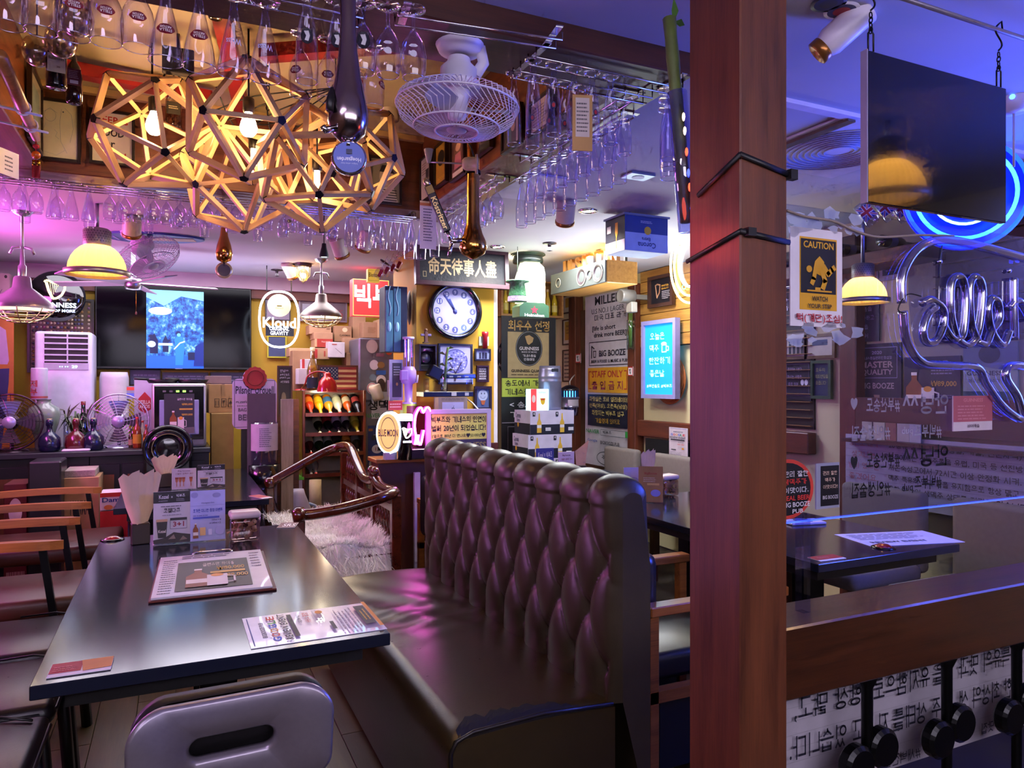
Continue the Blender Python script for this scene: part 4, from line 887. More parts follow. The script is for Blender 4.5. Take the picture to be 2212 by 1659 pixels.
# ---- glasses ------------------------------------------------------------
PR={  # profile from the foot (top, z = 0) down to the rim
    'chalice': [(.034,0),(.033,-.004),(.012,-.009),(.006,-.016),(.0055,-.035),(.009,-.048),(.022,-.062),(.034,-.085),(.039,-.11),(.0385,-.135),(.0345,-.165)],
    'weizen': [(.036,0),(.034,-.006),(.016,-.012),(.011,-.025),(.013,-.04),(.022,-.07),(.029,-.11),(.0315,-.15),(.0305,-.185),(.029,-.205)],
    'tulip': [(.033,0),(.031,-.004),(.008,-.008),(.005,-.02),(.005,-.045),(.014,-.056),(.028,-.075),(.034,-.105),(.032,-.135),(.028,-.15)],
    'flute': [(.030,0),(.028,-.004),(.007,-.008),(.005,-.02),(.008,-.035),(.017,-.07),(.023,-.11),(.024,-.15),(.022,-.185)],
    'snifter': [(.032,0),(.03,-.004),(.007,-.008),(.005,-.03),(.018,-.045),(.036,-.07),(.039,-.09),(.032,-.12),(.035,-.135)],
    'conic': [(.036,0),(.034,-.004),(.008,-.009),(.008,-.025),(.012,-.05),(.02,-.08),(.029,-.115),(.035,-.15),(.036,-.165)]}
RIMR=m('#c8b8a0',.2,.6)
gm={}
def glass(kind,x,y,z,label,group,sc=1,badge=None,rz=0,rs=1):
    t=T('beer_glass',label,'glass',(x,y,z),rz,group); t.scale=(sc*rs,sc*rs,sc)
    if kind not in gm:
        pr=PR[kind]; fine=[]
        for i in range(len(pr)-1):
            for k in range(2): fine.append((pr[i][0]+(pr[i+1][0]-pr[i][0])*k/2,pr[i][1]+(pr[i+1][1]-pr[i][1])*k/2))
        fine.append(pr[-1]); o=MB().lathe([(.001,.002)]+fine,22).build('bowl',t,glassm('#f4f2ff',.05,.85))
        r_,zz=pr[-1]; o2=MB().tube([(r_*math.cos(2*PI*k/22),r_*math.sin(2*PI*k/22),zz)for k in range(22)],.0011,5,closed=True).build('rim',t,glassm('#e8e6ff',.45,.95))
        gm[kind]=(o.data,o2.data)
    else:
        for nm,d in zip(('bowl','rim'),gm[kind]): o=bpy.data.objects.new(nm,d); COL.objects.link(o); o.parent=t
    if badge:
        if badge not in gm or(kind,badge)not in gm:
            pr=PR[kind]
            def rad(zq):
                for(r0,z0),(r1,z1)in zip(pr,pr[1:]):
                    if z1<=zq<=z0: return r0+(r1-r0)*(z0-zq)/(z0-z1)
                return pr[-1][0]
            bmm=MB(); zc=pr[-1][1]*.66 if kind!='weizen' else-.115
            def wrap(mbx,zc):
                for v in mbx.v:
                    zz=zc+v[2]; r2=rad(zz)+.0006-v[1]*.0; a=-PI/2+v[0]/max(.02,r2); bmm.v.append((r2*math.cos(a)*(1-v[1]*.1),r2*math.sin(a)*(1-v[1]*.1),zz))
                bmm.f=mbx.f; bmm.mi=mbx.mi; bmm.sm=mbx.sm; bmm.mats=mbx.mats
            tmp=MB(); up=Matrix.Rotation(PI,4,'Y')
            if badge=='red':
                tmp.add([(.020*math.cos(2*PI*k/20),0,.011*math.sin(2*PI*k/20)*(1 if abs(math.cos(2*PI*k/20))<.8 else .8))for k in range(20)],[tuple(range(20))],m('#7a1420',.4))
                tmp.text('STELLA',0,.003,.026,.006,-.02,m('#e8dcd8'),1,mx=up); tmp.text('ARTOIS',0,-.004,.024,.005,-.02,m('#e8dcd8'),1,mx=up)
            elif badge=='paul':
                tmp.text('PAULANER',0,-.016,.034,.008,-.02,m('#3a3440'),1.2,mx=up); tmp.add([(.010*math.cos(2*PI*k/18),0,-.012+.010*math.sin(2*PI*k/18))for k in range(18)],[tuple(range(18))],m('#2a2a5a')); tmp.add([(.0065*math.cos(2*PI*k/18),-.02,-.012+.0065*math.sin(2*PI*k/18))for k in range(18)],[tuple(range(18))],m('#b02838'))
            elif badge=='blue': tmp.text('Weiss',0,.0,.034,.014,0,m('#b8b8e8'),.8,mx=up)
            elif badge=='eagle':
                tmp.text('KABREW',0,-.022,.034,.008,0,m('#3a3a44'),1,mx=up); tmp.add([(.017*math.cos(2*PI*k/20),0,.006+.019*math.sin(2*PI*k/20))for k in range(20)],[tuple(range(20))],m('#14161e')); tmp.add([(x_,-.03,z_)for x_,z_ in((-.008,.018),(.004,.02),(.008,.008),(.004,-.006),(-.006,-.004),(-.002,.006))],[tuple(range(6))],m('#d8d8dc'))
            elif badge=='white': tmp.add([(.012*math.cos(2*PI*k/6),0,.008+.004*math.sin(2*PI*k/6))for k in range(6)],[tuple(range(6))],m('#d8d8e4')); tmp.add([(.009*math.cos(2*PI*k/10),0,-.01+.007*math.sin(2*PI*k/10))for k in range(10)],[tuple(range(10))],m('#c8c8d8'))
            elif badge=='dark': tmp.add([(.013*math.cos(2*PI*k/8),0,.009*math.sin(2*PI*k/8))for k in range(8)],[tuple(range(8))],m('#2a2c34'))
            wrap(tmp,zc); gm[(kind,badge)]=bmm.build('badge',t).data; gm[badge]=1
        else: o=bpy.data.objects.new('badge',gm[(kind,badge)]); COL.objects.link(o); o.parent=t
    return t
def facecam(x,y): return math.atan2(y,x)-PI/2  # turn the badge to the room's entrance
def rackwire(label,p0,p1,z,gap=.05,drop=.05,n=2):
    p0,p1=Vector((*p0,z)),Vector((*p1,z)); d=(p1-p0).normalized(); s=Vector((-d.y,d.x,0))
    t=T('glass_rack',label,'glass rack',tuple(p0)); L_=(p1-p0).length; a=math.atan2(d.y,d.x); t.rotation_euler=(0,0,a)
    for k in range(n):
        yy=(k-(n-1)/2)*gap
        MB().tube([(0,yy,drop),(0,yy,0),(L_,yy,0),(L_,yy,drop)],.0028,6).build('wire',t,CHROME)
    for x in(.02,L_-.02): MB().box(x-.01,x+.01,-gap*n/2-.01,gap*n/2+.01,drop-.003,drop).build('mounting_strip',t,CHROME)
    return t
ZR=2.305
# front rack above the table
rackwire('chrome glass rack under the front beam on the left',(-.7,1.80),(.42,1.80),ZR,.05,.024)
us=[18,88,160,229,298,358,430,505,573]; kinds=['chalice']*5+['conic']*4; bad=[None,None,'red','red','red','red','red','blue','blue']
for i,u in enumerate(us):
    q=at(u,60,Y=1.80); glass(kinds[i],q.x,q.y,ZR+.004,'%s beer glass with %s, %s from the left on the front rack'%('stemmed' if i<5 else 'long conical',{'red': 'red oval badge','blue': 'pale blue script',None: 'plain bowl'}[bad[i]],ORD[i]),'glasses on the front rack',1.0 if i<5 else 1.12,bad[i],facecam(q.x,q.y),.9)
us=[663,728,785,838,893]
rackwire('chrome glass rack under the front beam between table and fan',(.50,1.76),(.93,1.70),ZR+.005,.05,.02)
for i,u in enumerate(us):
    q=at(u,60,Y=1.74-.01*i); glass('weizen' if i<2 else 'tulip',q.x,q.y,ZR+.010,'%s glass %s from the left on the rack beside the big chrome tap'%('tall eagle-badged' if i<2 else 'short tulip',ORD[i]),'glasses beside the big chrome tap',1.0 if i<2 else 1.12,'eagle' if i<2 else('eagle' if i==2 else 'white'),facecam(q.x,q.y),.85)
us=[650,708,762,806]
for i,u in enumerate(us):
    q=at(u,150,Y=1.965); glass('chalice',q.x,q.y,2.328,'stemmed beer glass with red oval badge, %s from the left behind the chrome tap'%ORD[i],'glasses behind the chrome tap',1.0,'red',facecam(q.x,q.y)+(i-1)*.5,.8)
# weizen glasses right of the fan
rackwire('chrome glass rack with weizen glasses under the front beam',(1.02-.12,1.80),(1.40,1.80),ZR-.005,.05,.03)
rackwire('chrome glass rack behind the weizen glass rack',(.90,1.90),(1.36,1.90),ZR-.005,.05,.03)
for i,u in enumerate([1152,1196,1240,1279,1319]):
    q=at(u,130,Y=1.80); glass('weizen',q.x,q.y,ZR,'tall weizen glass, %s from the left on the front rack by the fan'%ORD[i],'weizen glasses by the fan',.98,'paul' if i in(1,2,3)else None,facecam(q.x,q.y)+(.5 if i==3 else 0),.72)
for i,u in enumerate([1110,1150,1186,1220,1258]):
    q=at(u,150,Y=1.90); glass('weizen',q.x,q.y,ZR,'tall weizen glass, %s from the left on the second rack by the fan'%ORD[i],'weizen glasses by the fan',1.02,'paul',facecam(q.x,q.y),.68)
# side soffit racks running away from the camera
rackwire('chrome glass rack running away under the right soffit, near length',(1.30,1.90),(1.30,2.66),ZR,.05,.024)
rackwire('second chrome glass rack beside the near length under the right soffit',(1.385,2.05),(1.385,2.95),ZR,.05,.024)
rackwire('chrome glass rack under the right soffit, far length',(1.30,2.92),(1.30,3.68),ZR,.05,.024)
for i in range(9): glass('flute',1.30,1.94+.083*i,ZR+.004,'clear flute glass, %s from the near end of the first soffit rack'%ORD[i],'flutes under the right soffit',.95)
for i in range(10): glass('flute',1.385,2.10+.086*i,ZR+.002,'long clear flute glass, %s from the near end of the second soffit rack'%ORD[i],'flutes under the right soffit',1.15)
for i in range(8): glass('tulip',1.30,2.96+.092*i,ZR+.004,'clear tulip glass, %s from the near end of the far soffit rack'%ORD[i],'tulip glasses under the right soffit',1.1)
for i,(x,y,s)in enumerate(((1.17,3.86,1.25),(1.25,3.90,1.2),(1.31,3.84,1.15))): glass('flute',x,y,ZR+.02,'wide clear glass hanging at the bay corner, %s from the left'%ORD[i],'glasses at the bay corner',s)
# rack along the back of the bay
rackwire('long chrome glass rack under the back beam of the bay',(-.72,3.80),(1.18,3.80),ZR,.05,.024)
rackwire('second long chrome glass rack behind the first under the back beam',(-.72,3.90),(1.18,3.90),ZR,.05,.024)
kk=0
for i,u in enumerate([8,42,78,116,154,192,237,270,300,332,360,390,418,448,480,510,545,575,625,655,687,718,752,779,804,828,850,868,890]):
    q=at(u,400,Y=3.80); kd='tulip' if i<3 or 5<i<14 else('conic' if i<6 else('snifter' if i<22 else 'flute')); bd='white' if 5<i<11 else('dark' if 17<i<22 else None)
    glass(kd,q.x,q.y,ZR+.004,'%s glass, %s from the left on the rack along the back beam'%({'tulip': 'tulip','conic': 'long conical','snifter': 'round snifter','flute': 'slender'}[kd],ORD[i]),'glasses along the back beam',1.0,bd,facecam(q.x,q.y),.88)
for i in range(14):
    x=-.62+.125*i; glass('tulip' if i%2 else 'flute',x,3.90,ZR+.004,'clear glass in the second row along the back beam, %s from the left'%ORD[i],'second row along the back beam',.95)
# nested glasses at the pillar
for i in range(3): glass('weizen',1.395,1.83,2.315-.03*i,'tall nested glass beside the bamboo, %s from the top'%ORD[i],'nested glasses by the bamboo',1.05)
rackwire('short chrome glass hook beside the bamboo',(1.36,1.83),(1.43,1.83),2.308,.03,.02)

# ---- ceiling fans with wire cages
def cagefan(name,label,loc,Rr,rot,n=44,parts=True,tone='#d4d0e4',tilt=0):
    t=T(name,label,'fan',loc,0,None); t.rotation_euler=rot
    W_=m(tone,.4); cg=MB()
    prof=[(.05,-.35),(.35,-.40),(.7,-.33),(.93,-.18),(1.0,0),(.96,.12),(.75,.22),(.45,.27),(.22,.28)]
    for k in range(n):
        a=2*PI*k/n; cg.tube([(r_*Rr*math.cos(a+.25*(r_-.5)*(1 if z<0 else-1)),r_*Rr*math.sin(a+.25*(r_-.5)*(1 if z<0 else-1)),z*Rr)for r_,z in prof],Rr*.008,4,cap=False)
    for r_,z in((1.0,0),(.7,-.33),(.22,.28),(.35,-.40)): cg.tube([(r_*Rr*math.cos(2*PI*k/36),r_*Rr*math.sin(2*PI*k/36),z*Rr)for k in range(36)],Rr*.016,6,closed=True)
    tag(cg.build('cage',t,W_),kind='stuff')
    MB().lathe([(.001,-.405*Rr),(.12*Rr,-.405*Rr),(.16*Rr,-.39*Rr),(.17*Rr,-.37*Rr)],20).build('badge',t,W_)
    for k in range(3):
        b=MB(); P_=[]
        for i in range(7):
            r_=.14+.72*i/6; wd=.24*math.sin(PI*(.25+.6*i/6)); a0=2*PI*k/3
            for s in(-1,1): a=a0+s*wd/max(.3,r_)*.8; P_.append((r_*Rr*math.cos(a),r_*Rr*math.sin(a),-.02*Rr+s*.08*Rr))
        b.add(P_,[(2*i,2*i+1,2*i+3,2*i+2)for i in range(6)],None,True).build('blade',t,glassm('#cfcdd8',.35,.6,rough=.2)if False else m('#b9b6c4',.35))
    MB().lathe([(.001,-.2*Rr),(.15*Rr,-.18*Rr),(.17*Rr,.1*Rr),(.2*Rr,.28*Rr),(.36*Rr,.33*Rr),(.36*Rr,.40*Rr),(.3*Rr,.43*Rr),(.3*Rr,.62*Rr),(.2*Rr,.72*Rr),(.18*Rr,.8*Rr)],24).build('motor',t,W_)
    MB().tube([(.28*Rr,0,.55*Rr),(.40*Rr,0,.75*Rr),(.34*Rr,0,1.0*Rr),(.1*Rr,0,1.1*Rr)],.06*Rr,8,ry=.10*Rr).build('yoke',t,W_)
    MB().lathe([(.001,.86*Rr),(.22*Rr,.86*Rr),(.34*Rr,.90*Rr),(.40*Rr,1.02*Rr),(.40*Rr,1.28*Rr),(.30*Rr,1.40*Rr),(.001,1.42*Rr)],24).build('mount',t,W_)
    MB().box(-.07*Rr,.07*Rr,-.385*Rr,-.378*Rr,1.0*Rr,1.28*Rr).build('rating_plate',t,m('#3a3a48',.5))
    return t
q=at(988,232,Y=1.86); cagefan('wire_ceiling_fan','white oscillating wire cage fan fixed under the front beam',(q.x,q.y,q.z),.168,(R(0),R(2),R(-20)),56)
q=at(320,555,Y=5.3); f2=cagefan('wire_ceiling_fan','white oscillating wire cage fan tilted under the far ceiling',(q.x,q.y,q.z),.205,(R(-28),R(-18),R(20)),48,tone='#b4aebc')
# five-bladed fan
q=at(288,612,Y=6.0); t=T('blade_ceiling_fan','slim-bladed ceiling fan with pull cord in front of the television','fan',(q.x,q.y,q.z))
MB().lathe([(.001,-.05),(.05,-.045),(.06,-.02),(.06,.02),(.04,.04),(.015,.05),(.015,ZC-q.z)],20).build('motor',t,STEEL)
for k,a in enumerate((8,80,152,224,296)):
    MB().box(.05,.58,-.045,.045,-.004,.004,mx=Matrix.Rotation(R(a),4,'Z')@Matrix.Rotation(R(12),4,'X')).build('blade',t,m('#8f7a86',.45))
MB().tube([(.02,-.04,-.05),(.02,-.04,-.22)],.0018,5).build('pull_cord',t,GOLD); MB().lathe([(.001,-.235),(.007,-.23),(.006,-.215),(.001,-.21)],8,c=(.02,-.04,0)).build('pull_knob',t,wood('#8a5030','#5a2c14','z'))

# ---- upside-down beer taps
def tower(name,label,top,prof,mat,spout,badge):
    t=T(name,label,'beer tap',top); MB().lathe(prof,26).build('column',t,mat); return t
q=at(752,0,Y=1.50);
t=T('chrome_beer_tap','large upside-down chrome beer tap with round blue badge hanging near the camera','beer tap',(q.x,1.50,0),facecam(q.x,1.50))
zz=lambda v,Y=1.50,u=752: at(u,v,Y=Y).z
CB=m('#a8989c',.16,1)
kx=1.50/1560*.98
MB().lathe([(.016,2.39),(.016,zz(60)),(.019,zz(110)),(.026,zz(165)),(.034,zz(205)),(.041,zz(240)),(.041,zz(265)),(.034,zz(290)),(.018,zz(305)),(.004,zz(311))],28).build('column',t,CB)
MB().tube([(-.03,-.005,zz(200)),(-.035,-.03,zz(230)),(-.036,-.035,zz(255))],.008,8).build('lever',t,BLK); MB().tube([(-.02,-.02,zz(285)),(-.045,-.03,zz(296)),(-.05,-.035,zz(290))],.007,8).build('spout',t,CHROME)
MB().tube([(0,-.01,zz(305)),(0,-.012,zz(322))],.008,8).build('badge_neck',t,CHROME)
hx_=Matrix.Translation((.002,-.012,zz(345)))@Matrix.Rotation(R(90),4,'X')
MB().lathe([(.001,.006),(.033,.006),(.036,.0),(.036,-.006),(.001,-.008)],28,mx=hx_).build('badge',t,CHROME)
bp=MB(); bp.disc(.0315,.0066,28,m('#4a5ab0',.3),mx=hx_); up=Matrix.Translation((.002,-.0195,zz(345)))@Matrix.Rotation(PI,4,'Y'); bp.text('Hoegaarden',0,.004,.048,.011,0,m('#d8dcf4'),1,mx=up); bp.text('belgian white beer',0,.013,.034,.004,0,m('#b0b8e0'),.5,mx=up); bp.box(-.006,.006,-.001,.0,-.016,-.006,m('#1c2450'),mx=up); bp.build('badge_print',t)
# gold tower with the long handle
q=at(1022,440,Y=2.30); t=T('gold_beer_tap','upside-down gold chrome beer tower with long dark lettered handle','beer tap',(q.x,2.30,0),facecam(q.x,2.30))
g=lambda v: at(1022,v,Y=2.30).z; GC=m('#d09a4a',.16,1)
MB().lathe([(.006,2.72),(.006,2.42),(.021,2.40),(.021,g(378)),(.0215,g(400)),(.021,g(450)),(.024,g(485)),(.033,g(505)),(.045,g(522)),(.048,g(536)),(.040,g(548)),(.014,g(558)),(.001,g(560))],28).build('column',t,GC)
MB().lathe([(.026,g(376)),(.026,g(370)),(.02,g(366))],24).build('collar',t,BLKM)
MB().tube([(-.02,-.02,g(522)),(-.055,-.045,g(526)),(-.078,-.052,g(528))],.0085,10).build('spout_body',t,CHROME); MB().tube([(-.07,-.05,g(528)),(-.075,-.056,g(545)),(-.082,-.06,g(562))],.006,8).build('spout',t,CHROME)
h0,h1=Vector((-.078,-.055,g(520))),Vector((-.150,-.06,g(412))); dd=(h1-h0)
M_h=Matrix.Translation(h0)@Matrix.Rotation(math.atan2(dd.x,dd.z),4,'Y')
MB().tube([(0,0,-.01),(0,0,.02)],.006,8,mx=M_h).build('handle_stem',t,CHROME)
MB().box(-.014,.014,-.009,.009,.02,dd.length,bev=.003,mx=M_h).build('handle',t,m('#1c1418',.25)); hp=MB(); hp.text('Köstritzer',0,0,.115,.018,0,m('#d8b87a',.3,.6),1.3,mx=M_h@Matrix.Translation((0,-.0098,.085))@Matrix.Rotation(R(90),4,'Y')); hp.box(-.012,.012,-.011,-.009,dd.length-.03,dd.length-.004,m('#8a7040',.3,.6),mx=M_h); hp.build('handle_print',t)
MB().sph((0,0,dd.length+.012),.012,10,sc=(1,.7,1.4),mx=M_h).build('finial',t,m('#c9b890',.25,.8))
# small cream motor with whisk beside it
q=at(1018,354,Y=2.22); t=T('cream_motor','cream coloured motor with a rod and small brush above the gold tap','motor',(q.x,2.22,q.z),facecam(q.x,2.22))
MB().lathe([(.001,-.03),(.012,-.03),(.02,-.022),(.022,-.012),(.022,.012),(.031,.014),(.031,.022),(.001,.022)],22,mx=Matrix.Rotation(R(90),4,'Y')).build('housing',t,m('#d0b890',.4)); MB().tube([(-.03,0,0),(-.135,0,.004)],.0028,8).build('rod',t,STEEL); MB().lathe([(.004,0),(.008,.01),(.016,.045),(.001,.045)],12,c=(-.14,0,.0)).build('brush',t,m('#b9b0a0',.6)); MB().tube([(.01,0,.02),(0,.02,.06),(-.03,.04,.12)],.003,6).build('cable',t,BLK)
# far gold tap
q=at(484,530,Y=4.4); t=T('gold_beer_tap','small upside-down gold beer tap with round badge in front of the far ceiling','beer tap',(q.x,4.4,0),facecam(q.x,4.4)); g=lambda v: at(484,v,Y=4.4).z
MB().lathe([(.016,ZC),(.016,g(490)),(.022,g(510)),(.038,g(530)),(.046,g(548)),(.038,g(562)),(.008,g(568))],22).build('column',t,GC); MB().tube([(0,-.03,g(550)),(0,-.045,g(552))],.016,10).build('spout',t,GC); MB().tube([(0,-.02,g(568)),(0,-.02,g(576))],.008,6).build('badge_neck',t,BLK)
hx_=Matrix.Translation((0,-.02,g(585)))@Matrix.Rotation(R(90),4,'X'); MB().lathe([(.001,.006),(.04,.006),(.046,0),(.046,-.006),(.001,-.006)],24,mx=hx_).build('badge',t,m('#d8c890',.3,.6)); b=MB(); b.disc(.034,.0066,24,m('#3a3444'),mx=hx_); b.build('badge_print',t); b=MB(); b.text('HOPR',0,0,.07,.02,0,m('#e8d8a0',.3,.5),1.2,mx=Matrix.Translation((0,-.022,g(478)))@Matrix.Rotation(R(90),4,'Y')); b.build('column_print',t)
# paper notices hanging
q=RY(907,435,942,538,3.60); sign('hanging_notice','white list of printed lines hanging from the bay corner','notice',(q[0],q[1],q[2],q[3],q[4]),'Y',[('r',.5,.07,1,.06,'#c07a50'),('lines',.2,.14,.8,.85,12,'#5a5468')],'#d0c8cc',.002)
q=at(1258,260,Y=1.74); t=T('kraft_envelope','kraft paper envelope with receipt clipped among the weizen glasses','envelope',(q.x,1.74,q.z),facecam(q.x,1.74)*.6); MB().box(-.028,.028,-.002,.002,-.085,.07).build('envelope',t,m('#c09860',.7)); b=MB(); printed(b,[('r',.5,.4,.7,.7,'#cfc4c0'),('lines',.2,.12,.8,.68,8,'#6a6468')],.056,.155,-.002,.0006); mx=Matrix.Translation((0,0,-.008)); b.v=[tuple(mx@Vector(v))for v in b.v]; b.build('print',t)
# bottles hanging in the bay
def hangbottle(name,label,u,v0,v1,Y,prof,mat,lab=None):
    a=at(u,v0,Y=Y); b=at(u,v1,Y=Y); H=a.z-b.z; t=T(name,label,'bottle',(b.x,Y,b.z),facecam(b.x,Y)); MB().lathe([(r_*H,z*H)for r_,z in prof],20).build('body',t,mat)
    if lab: pb=MB(); printed(pb,lab[1],lab[0][2]*H,lab[0][3]*H,0,.0005); mx=Matrix.Translation((lab[0][0]*H,-lab[0][4]*H,lab[0][1]*H)); pb.v=[tuple(mx@Vector(v))for v in pb.v]; pb.build('label_print',t)
    MB().tube([(0,0,H),(0,0,2.72-b.z)],.003,5).build('string',t,m('#4a3a2a')); return t
WB=[(.001,0),(.17,0),(.18,.03),(.18,.62),(.15,.72),(.06,.80),(.055,.97),(.001,1)]
hangbottle('hanging_bottle','dark whisky bottle with cream label hanging in the bay',122,80,190,2.60,WB,m('#0a0a0c',.12,cl=.5),((0,.42,.30,.36,.185),[('r',.5,.5,1,1,'#c4b48a'),('t','Ballantines',.5,.25,.85,.16,'#3a2a1c',.5),('t','30',.6,.7,.2,.1,'#6a4a2c')]))
hangbottle('hanging_bottle','brown plastic cola bottle with maroon label hanging in the bay',160,120,225,2.75,[(.001,.03),(.10,0),(.15,.04),(.155,.3),(.14,.4),(.155,.52),(.12,.75),(.05,.88),(.05,.98),(.001,1)],m('#24100a',.15,cl=.4),((0,.5,.24,.34,.16),[('r',.5,.5,1,1,'#5a1420'),('lines',.1,.1,.9,.6,5,'#b09a98'),('r',.5,.8,.6,.2,'#c8c0bc')]))
hangbottle('hanging_bottle','bright green bottle hanging above the front glasses',465,-40,40,2.5,WB,glassm('#3a9a2a',.10,.5))
hangbottle('hanging_bottle','dark green bottle hanging behind the chrome tap',725,170,225,2.9,WB,m('#123018',.15))
hangbottle('hanging_bottle','cream canister hanging behind the wooden chandelier at the right',842,195,260,3.4,[(.001,0),(.3,0),(.3,.9),(.2,1),(.001,1)],m('#c8bc9a',.4))
hangbottle('hanging_bottle','clear bottle with dark label hanging inside the left chandelier ball',375,185,275,3.4,WB,glassm('#d8d0b8',.15,.6),((0,.4,.3,.3,.185),[('r',.5,.5,1,1,'#2a241c'),('lines',.15,.3,.85,.6,2,'#c9b890')]))
for i,(u,v,Y,r1)in enumerate(((165,40,2.2,100),(132,88,2.4,0),(80,110,2.6,0))):
    q=at(u,v,Y=Y); t=T('hanging_glass_bulb','frosted round glass hanging at the upper left, %s in the cluster'%ORD[i],'glass',(q.x,Y,q.z)); MB().sph((0,0,0),.042,16,sc=(1,1,1.15)).build('bowl',t,glassm('#e8dcc0',.25,.7,rough=.15)); MB().tube([(0,0,.04),(0,0,2.72-q.z)],.003,5).build('string',t,m('#8a7a5a'))
# flute with tassel at the left edge
q0=at(0,120,Y=2.2); q1=at(78,298,Y=2.9); t=T('bamboo_flute','slanting bamboo flute on a white holder at the left edge','flute',(0,0,0)); MB().tube([q0,q0.lerp(q1,.5),q1],[.017,.018,.013],12).build('pipe',t,wood('#a86a34','#6a3a18','z',.35,1))
for k in(.58,.82):
    p_=q0.lerp(q1,k); MB().tube([(p_.x-.16,p_.y,p_.z+.012),(p_.x+.05,p_.y-.02,p_.z-.02)],.004,6).build('holder_arm',t,m('#c9c0d4')); MB().tube([(p_.x+.02*math.cos(a),p_.y-.01,p_.z+.022*math.sin(a))for a in[i*PI/6 for i in range(12)]],.003,6,closed=True).build('holder_ring',t,m('#d8d0d8'))
for k in range(6): p_=q0.lerp(q1,.25+k*.09); MB().disc(.004,.0,8,mx=Matrix.Translation(p_+Vector((0,-.017,.004)))@Matrix.Rotation(R(90),4,'X')).build('finger_hole',t,BLK)
ts=MB(); t2=T('red_tassel','red tassel with orange bead hanging from the bamboo flute','tassel',tuple(q1)); z=lambda v: at(78,v,Y=2.9).z-q1.z
MB().tube([(0,0,0),(0,0,z(385))],.002,5).build('cord',t2,m('#a01818')); MB().sph((0,0,z(335)),.014,14).build('bead',t2,m('#c85a14',.25)); MB().sph((0,0,z(316)),.010,10,sc=(1.1,1,.8)).build('knot',t2,m('#a01818',.8))
for s in(-1,1): MB().cyl((s*.0065,0,z(346)),(s*.0065,0,z(358)),.006,n=8).build('cap',t2,GOLD); MB().cyl((s*.0065,0,z(358)),(s*.0065,0,z(384)),.006,n=8).build('fringe',t2,m('#8a0e14',.8))
sign('paper_tag','white tall paper tag with letters hanging at the left edge under the bay','tag',RX(12,325,24,380,-.52),'X',[('lines',.3,.2,.7,.85,4,'#4a4450')],'#cfc4c0',.003,rz=R(60))
sign('framed_picture_edge','narrow framed picture on the left face of the bay','picture',(-.517,3.45,2.50,.24,.26),'X',[('r',.5,.5,.7,.7,'#8a9a88')],'#b0a888',.01,(.014,'#2a160a',.012),rz=R(90))
# bamboo with ribbon lights tied to the pillar
q0=at(1446,40,Y=1.30); q1=at(1484,480,Y=1.27); t=T('bamboo_pole','green bamboo pole tied to the pillar with glass tube lights','bamboo',(0,0,0))
pts=[q0.lerp(q1,k/10)for k in range(11)]; MB().tube(pts,[.0135 if k%2 else .015 for k in range(11)],12).build('culm',t,m('#5a6a34',.4,v=.2,s=20))
MB().add([tuple(q0+Vector(v))for v in((.01,0,-.01),(.022,-.004,.02),(.012,0,.05),(.006,0,.02))],[(0,1,2,3)]).build('leaf',t,m('#4a7a2c')); MB().add([tuple(q0+Vector(v))for v in((.012,0,-.005),(.03,-.004,.004),(.042,0,-.006),(.028,0,-.012))],[(0,1,2,3)]).build('leaf',t,m('#4a7a2c'))
gt0=at(1462,200,Y=1.28); gt1=at(1488,500,Y=1.26); MB().tube([gt0,gt0.lerp(gt1,.5),gt1],.022,14).build('glass_tube',t,glassm('#c8ccff',.12,.6))
for k,(f,hx)in enumerate(((.2,'*2#ffd8a0'),(.3,'*2#ffd8a0'),(.45,'*1.5#ff5030'),(.6,'*1.2#4a5aff'),(.7,'*1.5#ff5030'),(.85,'*1.5#4a6aff'),(.95,'*1.5#4a6aff'))): p_=gt0.lerp(gt1,f); MB().sph(tuple(p_+Vector((-.004,-.02,0))),.005,8,sc=(.8,.6,2)).build('light_bead',t,m(hx))
light('POINT','pillar_red_fill',tuple(gt0.lerp(gt1,.98)+Vector((-.10,-.04,-.04))),(1,.10,.06),.22,.05)  # red light added beside the tube to redden the pillar face
# ---- ceiling fittings
def downlight(u,v,lab,e=4):
    q=at(u,v,Z=ZC); t=T('downlight',lab,'downlight',(q.x,q.y,ZC)); MB().lathe([(.055,-.001),(.055,-.008),(.04,-.01),(.038,.0)],20).build('ring',t,CHROME); MB().disc(.037,-.003,18).build('lamp',t,m('#ffe6b8',.4,e=e)); light('SPOT','downlight_beam',(q.x,q.y,ZC-.02),(1,.88,.66),22,.04,(0,0,0),spot=R(120))
downlight(1270,455,'round brass downlight behind the soffit glasses'); downlight(1075,532,'small round downlight above the calligraphy board')
def canspot(u,v,lab,hx='#c8bca8',end='#8a5a28'):
    q=at(u,v,Z=ZC-.06); t=T('can_spotlight',lab,'spotlight',(q.x,q.y,ZC),R(random.uniform(-60,60))); M_=Matrix.Translation((0,0,-.05))@Matrix.Rotation(R(38),4,'X')
    MB().lathe([(.001,.075),(.048,.075),(.052,.065),(.052,-.05)],20,mx=M_).build('can',t,m(hx,.4)); MB().lathe([(.052,-.05),(.055,-.052),(.055,-.07),(.046,-.075),(.03,-.06),(.001,-.058)],20,mx=M_).build('end_ring',t,m(end,.3,.6)); MB().cyl((0,0,-.03),(0,0,0),.012,n=8).build('stem',t,STEEL)
for u,v,l in((1222,462,'beige can spotlight beside the brass downlight'),(733,538,'beige can spotlight above the hanging grey lamp'),(790,522,'white and brown can spotlight by the back rack glasses'),(627,586,'brown can spotlight beside the caged lamp'),(285,490,'white lettered can spotlight above the far wire fan')): canspot(u,v,l)
q=at(1815,75,Z=ZC-.05); t=T('can_spotlight','large white and gold can spotlight with beer lettering under the blue ceiling','spotlight',(q.x,q.y,ZC),R(40)); M_=Matrix.Translation((0,0,-.045))@Matrix.Rotation(R(52),4,'X')
